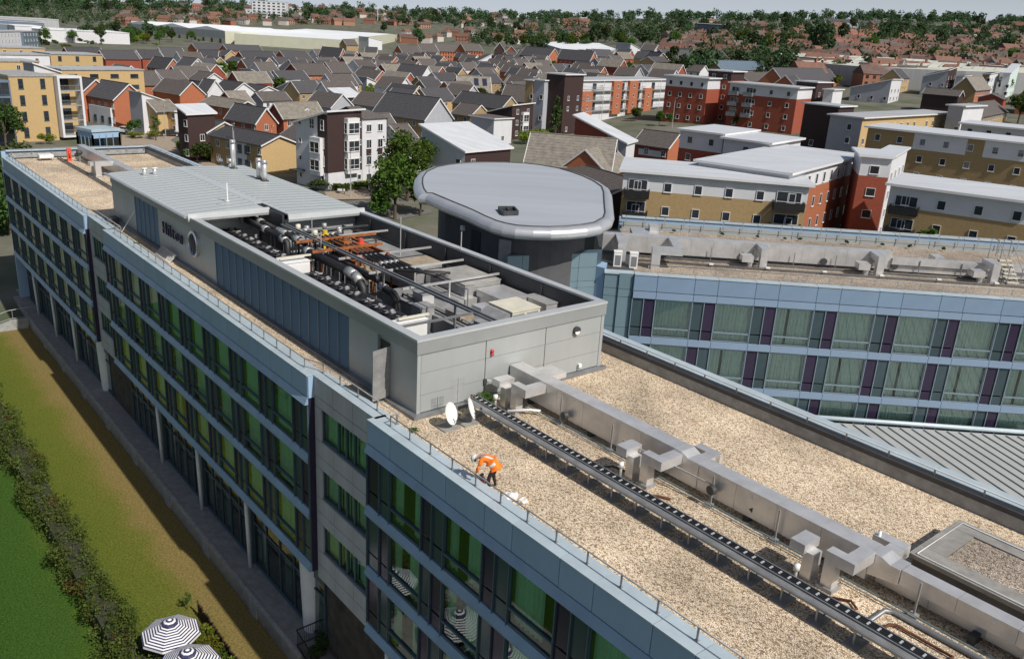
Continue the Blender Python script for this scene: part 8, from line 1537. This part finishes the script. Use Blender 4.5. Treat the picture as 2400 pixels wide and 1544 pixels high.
for i in range(-10, 60):
    for j in range(-30, 30):
        p = g0 * (13.5 * i + rr.uniform(-2, 2)) + g1 * (14.5 * j + rr.uniform(-2, 2)); D = p.length; az = math.degrees(math.atan2(p.x, p.y))
        if p.y < 100 or not ((-26 < az < 15 and 205 < D < 590) or (5 < az < 31 and 300 < D < 440)): continue
        if (az < -16 and D < 245) or (az < -21 and D > 330) or (az < -14 and D > 470): continue
        if (az > 1.5 and D < 330) or (az > 5 and rr.random() < 0.6): continue
        if any((Vector((c.x, c.y, 0)) - p).length < 0.25 * (a_ + b_) + 9.3 for c, a_, b_ in HB): continue
        if any((Vector((c.x, c.y, 0)) - p).length < 0.5 * max(a_, b_) + 4 for c, a_, b_ in HB if max(a_, b_) > 24): continue
        k = rr.randrange(8); wl_, rf2, bg_, des, L0, w0, e = FK[k]; o = bpy.data.objects.new('house', None); COL.objects.link(o); o.location = (p.x, p.y, G(p.x, p.y)); o.rotation_euler.z = R(rr.choice((143, 53, 143)))
        where = 'before the warehouses' if (D > 430 and az < 3) else ('in the left part of the estate' if az < -9 else ('in the middle of the estate' if az < 4 else 'in the right part of the estate'))
        tag(o, des + where + (', nearer half' if D < 330 else ', farther half'), 'house', 'houses closing the estate rows', 'thing'); nfill += 1; HB.append((p, L0, w0))
        for nm, me, dx in (('wall', wl_, 0), ('roof', rf2, 0), ('bargeboard', bg_, -L0 / 2 - 0.3), ('bargeboard', bg_, L0 / 2 + 0.3)): c = bpy.data.objects.new(nm, me); COL.objects.link(c); c.parent = o; c.location.x = dx
        for f in range(2):
            for q in range(int(L0 / 3)): w = inst('window', win_mesh(1.0, 1.2, 'w', 2), (-L0 / 2 + 1 + 3 * q, -w0 / 2 - 0.02, 0.9 + 2.6 * f), o)
        if rr.random() < 0.5: gq = p + g0 * rr.uniform(5, 7) - g1 * rr.uniform(4, 7); tree(rr.choice(('bush0', 'bush1', 'bush2', 'mid2', 'young')), Vector((gq.x, gq.y, G(gq.x, gq.y))), rr.uniform(0.7, 1.1), 'garden tree or shrub ' + where + (', nearer half' if D < 330 else ', farther half'), 'garden greenery of the estate', 'shrub', 'shrub')
LOG.append(('fill', nfill))
# scrub belt in front of the white warehouse
far_trees(34, 95, 460, 88, 108, 'yellow-green scrub tree before the left warehouse', 'scrub belt before the warehouses', 0.7, 1.2, ('mid0', 'mid1', 'mid2', 'mid3', 'far0'))
far_trees(18, 60, 470, 98, 116, 'low scrub bush above the slate terraces', 'scrub belt before the warehouses', 1.2, 2.2, ('bush0', 'bush1', 'bush2'))
far_trees(22, 1130, 1620, 100, 128, 'green tree behind the orange-roofed houses in the centre distance', 'trees behind the right estate', 0.9, 1.4, ('mid0', 'mid1', 'far1', 'far0', 'dense'))
far_trees(26, 1700, 2100, 105, 135, 'dense green tree along the back of the cement-sheet shed', 'trees behind the long shed', 0.9, 1.4, ('mid0', 'mid1', 'far1', 'dense'))
far_trees(10, 2180, 2400, 140, 160, 'bright green tree behind the long shed at the right edge', 'trees behind the long shed at the right', 0.9, 1.3, ('mid3', 'mid0', 'dense'))
def near_tree(key, x, y, s_, lab, dz=0, name='tree', cat='tree', sz=None): g = hit(x, y); return tree(key, g, s_, lab, None, name, cat, sz)
near_tree('dense', 955, 470, 1.25, 'round dark green tree beside the central flats'); near_tree('mid0', 925, 515, 1.05, 'loose green tree with white blossom below the round dark tree'); near_tree('mid2', 985, 505, 0.9, 'olive tree left of the oval roof'); near_tree('mid2', 890, 520, 0.6, 'small loose tree at the roadside by the plant room roof')
near_tree('cone', 1300, 330, 0.95, 'dense conical tree before the dark timber tower'); near_tree('bush1', 1265, 335, 2.2, 'wide yellow-green shrub bank left of the conical tree', name='shrub', cat='shrub'); near_tree('bush1', 1230, 338, 2.0, 'yellow-green shrub bank behind the tiled roof', name='shrub', cat='shrub')
near_tree('young', 366, 330, 0.95, 'young street tree in front of the white wedge house'); near_tree('bush2', 318, 318, 1.5, 'tall dark shrub left of the young street tree', name='shrub', cat='shrub'); near_tree('mid3', 735, 235, 0.55, 'bright green tree by the white mono-roofed house'); near_tree('mid3', 868, 235, 0.85, 'bright green tree by the glazed wedge house'); near_tree('mid2', 890, 190, 0.5, 'pale green tree beside the square-windowed house'); near_tree('mid3', 965, 180, 0.55, 'bright tree before the rooflit slate house'); near_tree('mid3', 1005, 205, 0.7, 'yellow-green tree left of the solar-roof house'); near_tree('mid3', 1025, 200, 0.65, 'second yellow-green tree left of the solar-roof house')
near_tree('mid3', 1160, 335, 0.55, 'yellow-green tree before the brown timber house'); near_tree('mid0', 978, 100, 1.6, 'round green tree before the cream warehouse gables'); near_tree('dense', 1265, 112, 1.3, 'round dark tree before the curved white roof')
near_tree('cone', 1180, 172, 0.75, 'dark conifer by the yellow cottage'); near_tree('cone', 1212, 172, 0.7, 'second dark conifer right of the yellow cottage'); near_tree('mid3', 1275, 170, 0.6, 'bright tree before the orange bay-box house'); near_tree('mid3', 1185, 190, 0.5, 'low green tree on the grass by the white bay house'); near_tree('cone', 495, 235, 0.55, 'dark shrub-like conifer by the white townhouse'); near_tree('young', 430, 228, 0.7, 'small street tree before the white townhouse')
near_tree('mid3', 1960, 205, 0.75, 'bright tree rising behind the red balcony flats'); near_tree('mid2', 1725, 300, 0.5, 'green shrub tree at the foot of the red flats'); near_tree('mid2', 1820, 305, 0.5, 'second shrub tree at the foot of the red flats'); near_tree('mid1', 2350, 225, 0.8, 'dark green tree before the mint-white block'); near_tree('mid1', 2385, 290, 1.0, 'russet-green tree at the right edge above the flats'); near_tree('mid2', 1490, 285, 0.6, 'small tree below the balcony flats'); near_tree('mid2', 1545, 292, 0.55, 'small tree by the lamp below the balcony flats'); near_tree('mid2', 1570, 292, 0.45, 'low tree right of the lamp below the balcony flats')
g = W(2180, 560, 10); tree('young', Vector((g.x, g.y, 4.0)), 1.35, 'leafy tree top just behind the courtyard wing parapet')
near_tree('mid1', 15, 350, 0.9, 'dark tree at the foot of the ochre flats'); near_tree('bush1', 110, 338, 1.3, 'yellow-green bush below the ochre flats', name='shrub', cat='shrub'); near_tree('mid1', 35, 345, 0.75, 'second dark tree at the foot of the ochre flats')
for k, (u, v, s_) in enumerate(((-123, 19, 1.0), (-128, 22, 1.1), (-121, 23.5, 0.8), (-134, 20, 1.2), (-126, 15, 1.0), (-140, 24, 1.3), (-118, 26, 0.7))): tree(('mid1', 'dense', 'mid0')[k % 3], H(u, v, 0), s_, ('first', 'second', 'third', 'fourth', 'fifth', 'sixth', 'seventh')[k] + ' tree of the dark clump behind the far lawn', 'tree clump behind the far lawn')
for k, (x, y, s_, key) in enumerate(((430, 360, 1.2, 'bush1'), (455, 375, 1.6, 'bush0'), (475, 385, 1.7, 'bush2'), (490, 378, 1.3, 'bush1'), (425, 350, 1.0, 'bush0'))): near_tree(key, x, y, s_, ('first', 'second', 'third', 'fourth', 'fifth')[k] + ' shrub by the street beyond the rear parapet from the left' if k < 4 else 'lowest shrub by the street beyond the rear parapet', name='shrub', cat='shrub')
# ================================================================ streets
M_asph = mat('asphalt', (0.13, 0.125, 0.12), 0.9, var=0.15, scale=0.8); M_pave = mat('buff_block_paving', (0.30, 0.24, 0.18), 0.9, var=0.15, scale=1.5)
def sheet(nm, pts, dz, mt): q = [hit(x, y) for x, y in pts]; m = MB(); m.add([(p.x, p.y, G(p.x, p.y) + dz) for p in q], [tuple(range(len(q)))]); o = solo(nm, m, mt, None, None, frame='W', kind='structure'); (o.data.flip_normals() if o.data.polygons[0].normal.z < 0 else None)
sheet('pavement', [(770, 470), (760, 452), (900, 435), (1000, 430), (1000, 455), (870, 468)], 0.12, M_pave); sheet('road', [(760, 500), (790, 474), (1010, 456), (1010, 500), (860, 530)], 0.05, M_asph)
sheet('street', [(285, 345), (285, 318), (340, 312), (420, 318), (400, 330), (430, 352), (520, 392), (490, 400), (400, 360)], 0.08, M_pave); sheet('verge', [(1140, 190), (1140, 172), (1215, 178), (1215, 195)], 0.05, lm)
def shrub_bed(x, y, w, key, lab):
    t = hit(x, y); tree(key, t, 1.0, lab, None, 'shrub', 'shrub', 0.75).scale = (w, w * 0.6, 0.8)
shrub_bed(318, 324, 2.2, 'bush1', 'olive shrub bed beside the white car'); shrub_bed(360, 322, 1.6, 'bush1', 'green shrub bed under the young street tree'); shrub_bed(800, 448, 2.0, 'bush0', 'clipped hedge at the corner of the central flats'); shrub_bed(830, 444, 2.2, 'bush0', 'clipped hedge along the front of the central flats'); shrub_bed(868, 440, 2.0, 'bush1', 'yellow-flowered bed right of the clipped hedge'); shrub_bed(748, 448, 2.2, 'bush2', 'dark hedge along the left side of the central flats')
def car(x, y, rz, body, lab):
    p = hit(x, y); t = thing('parked_car', lab, 'car', (p.x, p.y, G(p.x, p.y) + 0.1), rz); L2, w2 = 2.15, 0.88
    prof = [(-L2, 0.35), (-L2, 0.85), (-L2 * 0.9, 1.0), (-L2 * 0.68, 1.45), (L2 * 0.12, 1.5), (L2 * 0.45, 1.02), (L2 * 0.95, 0.85), (L2, 0.6), (L2, 0.35)]
    m = MB(); m.prism(prof, -w2, w2); m.v = [(a, c, b) for a, b, c in m.v]; m.build('body', body, t)
    m = MB()
    for s_ in (-1, 1): m.add([(-L2 * 0.62, s_ * (w2 + 0.01), 1.02), (L2 * 0.38, s_ * (w2 + 0.01), 1.02), (L2 * 0.1, s_ * (w2 + 0.01), 1.42), (-L2 * 0.6, s_ * (w2 + 0.01), 1.4)], [(0, 1, 2, 3)])
    m.build('side_glass', WGL, t); m = MB(); m.quad((-L2 * 0.90, -0.7, 1.03), (-L2 * 0.90, 0.7, 1.03), (-L2 * 0.70, 0.62, 1.43), (-L2 * 0.70, -0.62, 1.43)); m.build('rear_glass', WGL, t); m = MB(); m.quad((L2 * 0.47, -0.75, 1.04), (L2 * 0.47, 0.75, 1.04), (L2 * 0.15, 0.65, 1.48), (L2 * 0.15, -0.65, 1.48)); m.build('windscreen', WGL, t)
    for a_ in (-1.35, 1.35):
        for s_ in (-1, 1): m = MB(); m.tube([(a_, s_ * 0.72, 0.32), (a_, s_ * 0.92, 0.32)], 0.32, 16); w_ = m.build('wheel', M_black, t); m = MB(); m.tube([(a_, s_ * 0.9, 0.32), (a_, s_ * 0.93, 0.32)], 0.2, 12); m.build('rim', M_galv, w_)
    for s_ in (-0.65, 0.65): m = MB(); m.box(-L2 - 0.02, -L2 + 0.02, s_ - 0.15, s_ + 0.15, 0.75, 0.92); m.build('tail_light', M_red, t); m = MB(); m.box(L2 - 0.1, L2 + 0.01, s_ - 0.18, s_ + 0.18, 0.6, 0.75); m.build('headlight', M_white, t)
car(401, 320, R(15), mat('dark_grey_car_paint', (0.035, 0.035, 0.04), 0.25, 0.4, coat=0.6), 'dark grey estate car parked by the shrub beds'); car(292, 313, R(160), mat('white_car_paint', (0.75, 0.75, 0.75), 0.25, coat=0.6), 'white car behind the olive shrub bed')
def lamp_post(x, y, h, lab):
    p = hit(x, y); t = thing('street_lamp', lab, 'street lamp', (p.x, p.y, p.z), 0, 'street lamps of the estate'); m = MB(); m.tube([(0, 0, 0), (0, 0, h)], [0.09, 0.05], 8); m.build('column', M_galv, t); m = MB(); m.bar((0, 0, h), (0.5, -0.6, h + 0.1), 0.12, 0.1); m.build('lantern', M_white, t)
for x, y, h, lab in ((822, 462, 7.5, 'street lamp before the brown corner of the central flats'), (865, 455, 6.5, 'thin lamp post at the road edge right of the central flats'), (389, 325, 7, 'street lamp by the yellow-fronted house'), (550, 395, 8, 'street lamp before the long ochre terrace'), (640, 400, 8, 'street lamp right of the twin steel flues'), (1575, 300, 8, 'street lamp before the right balcony flats'), (1194, 200, 6, 'street lamp on the green beside the solar-roof house')): lamp_post(x, y, h, lab)
t0 = hit(800, 455); t = thing('street_sign', 'small white street name board at the corner of the central flats', 'sign', (t0.x, t0.y, t0.z)); m = MB(); m.box(-0.6, 0.6, -0.03, 0.03, 0.5, 0.85); m.build('board', TRIM, t); m = MB(); m.box(-0.55, -0.45, -0.02, 0.02, 0, 0.5); m.box(0.45, 0.55, -0.02, 0.02, 0, 0.5); m.build('post', M_dark, t)
m = MB(); p = hit(885, 52); m.tube([(p.x, p.y, p.z), (p.x, p.y, p.z + 26)], 0.5, 8); solo('mast', m, WH, 'thin white mast behind the cream warehouse', 'mast', (p.x, p.y, p.z), 'W')
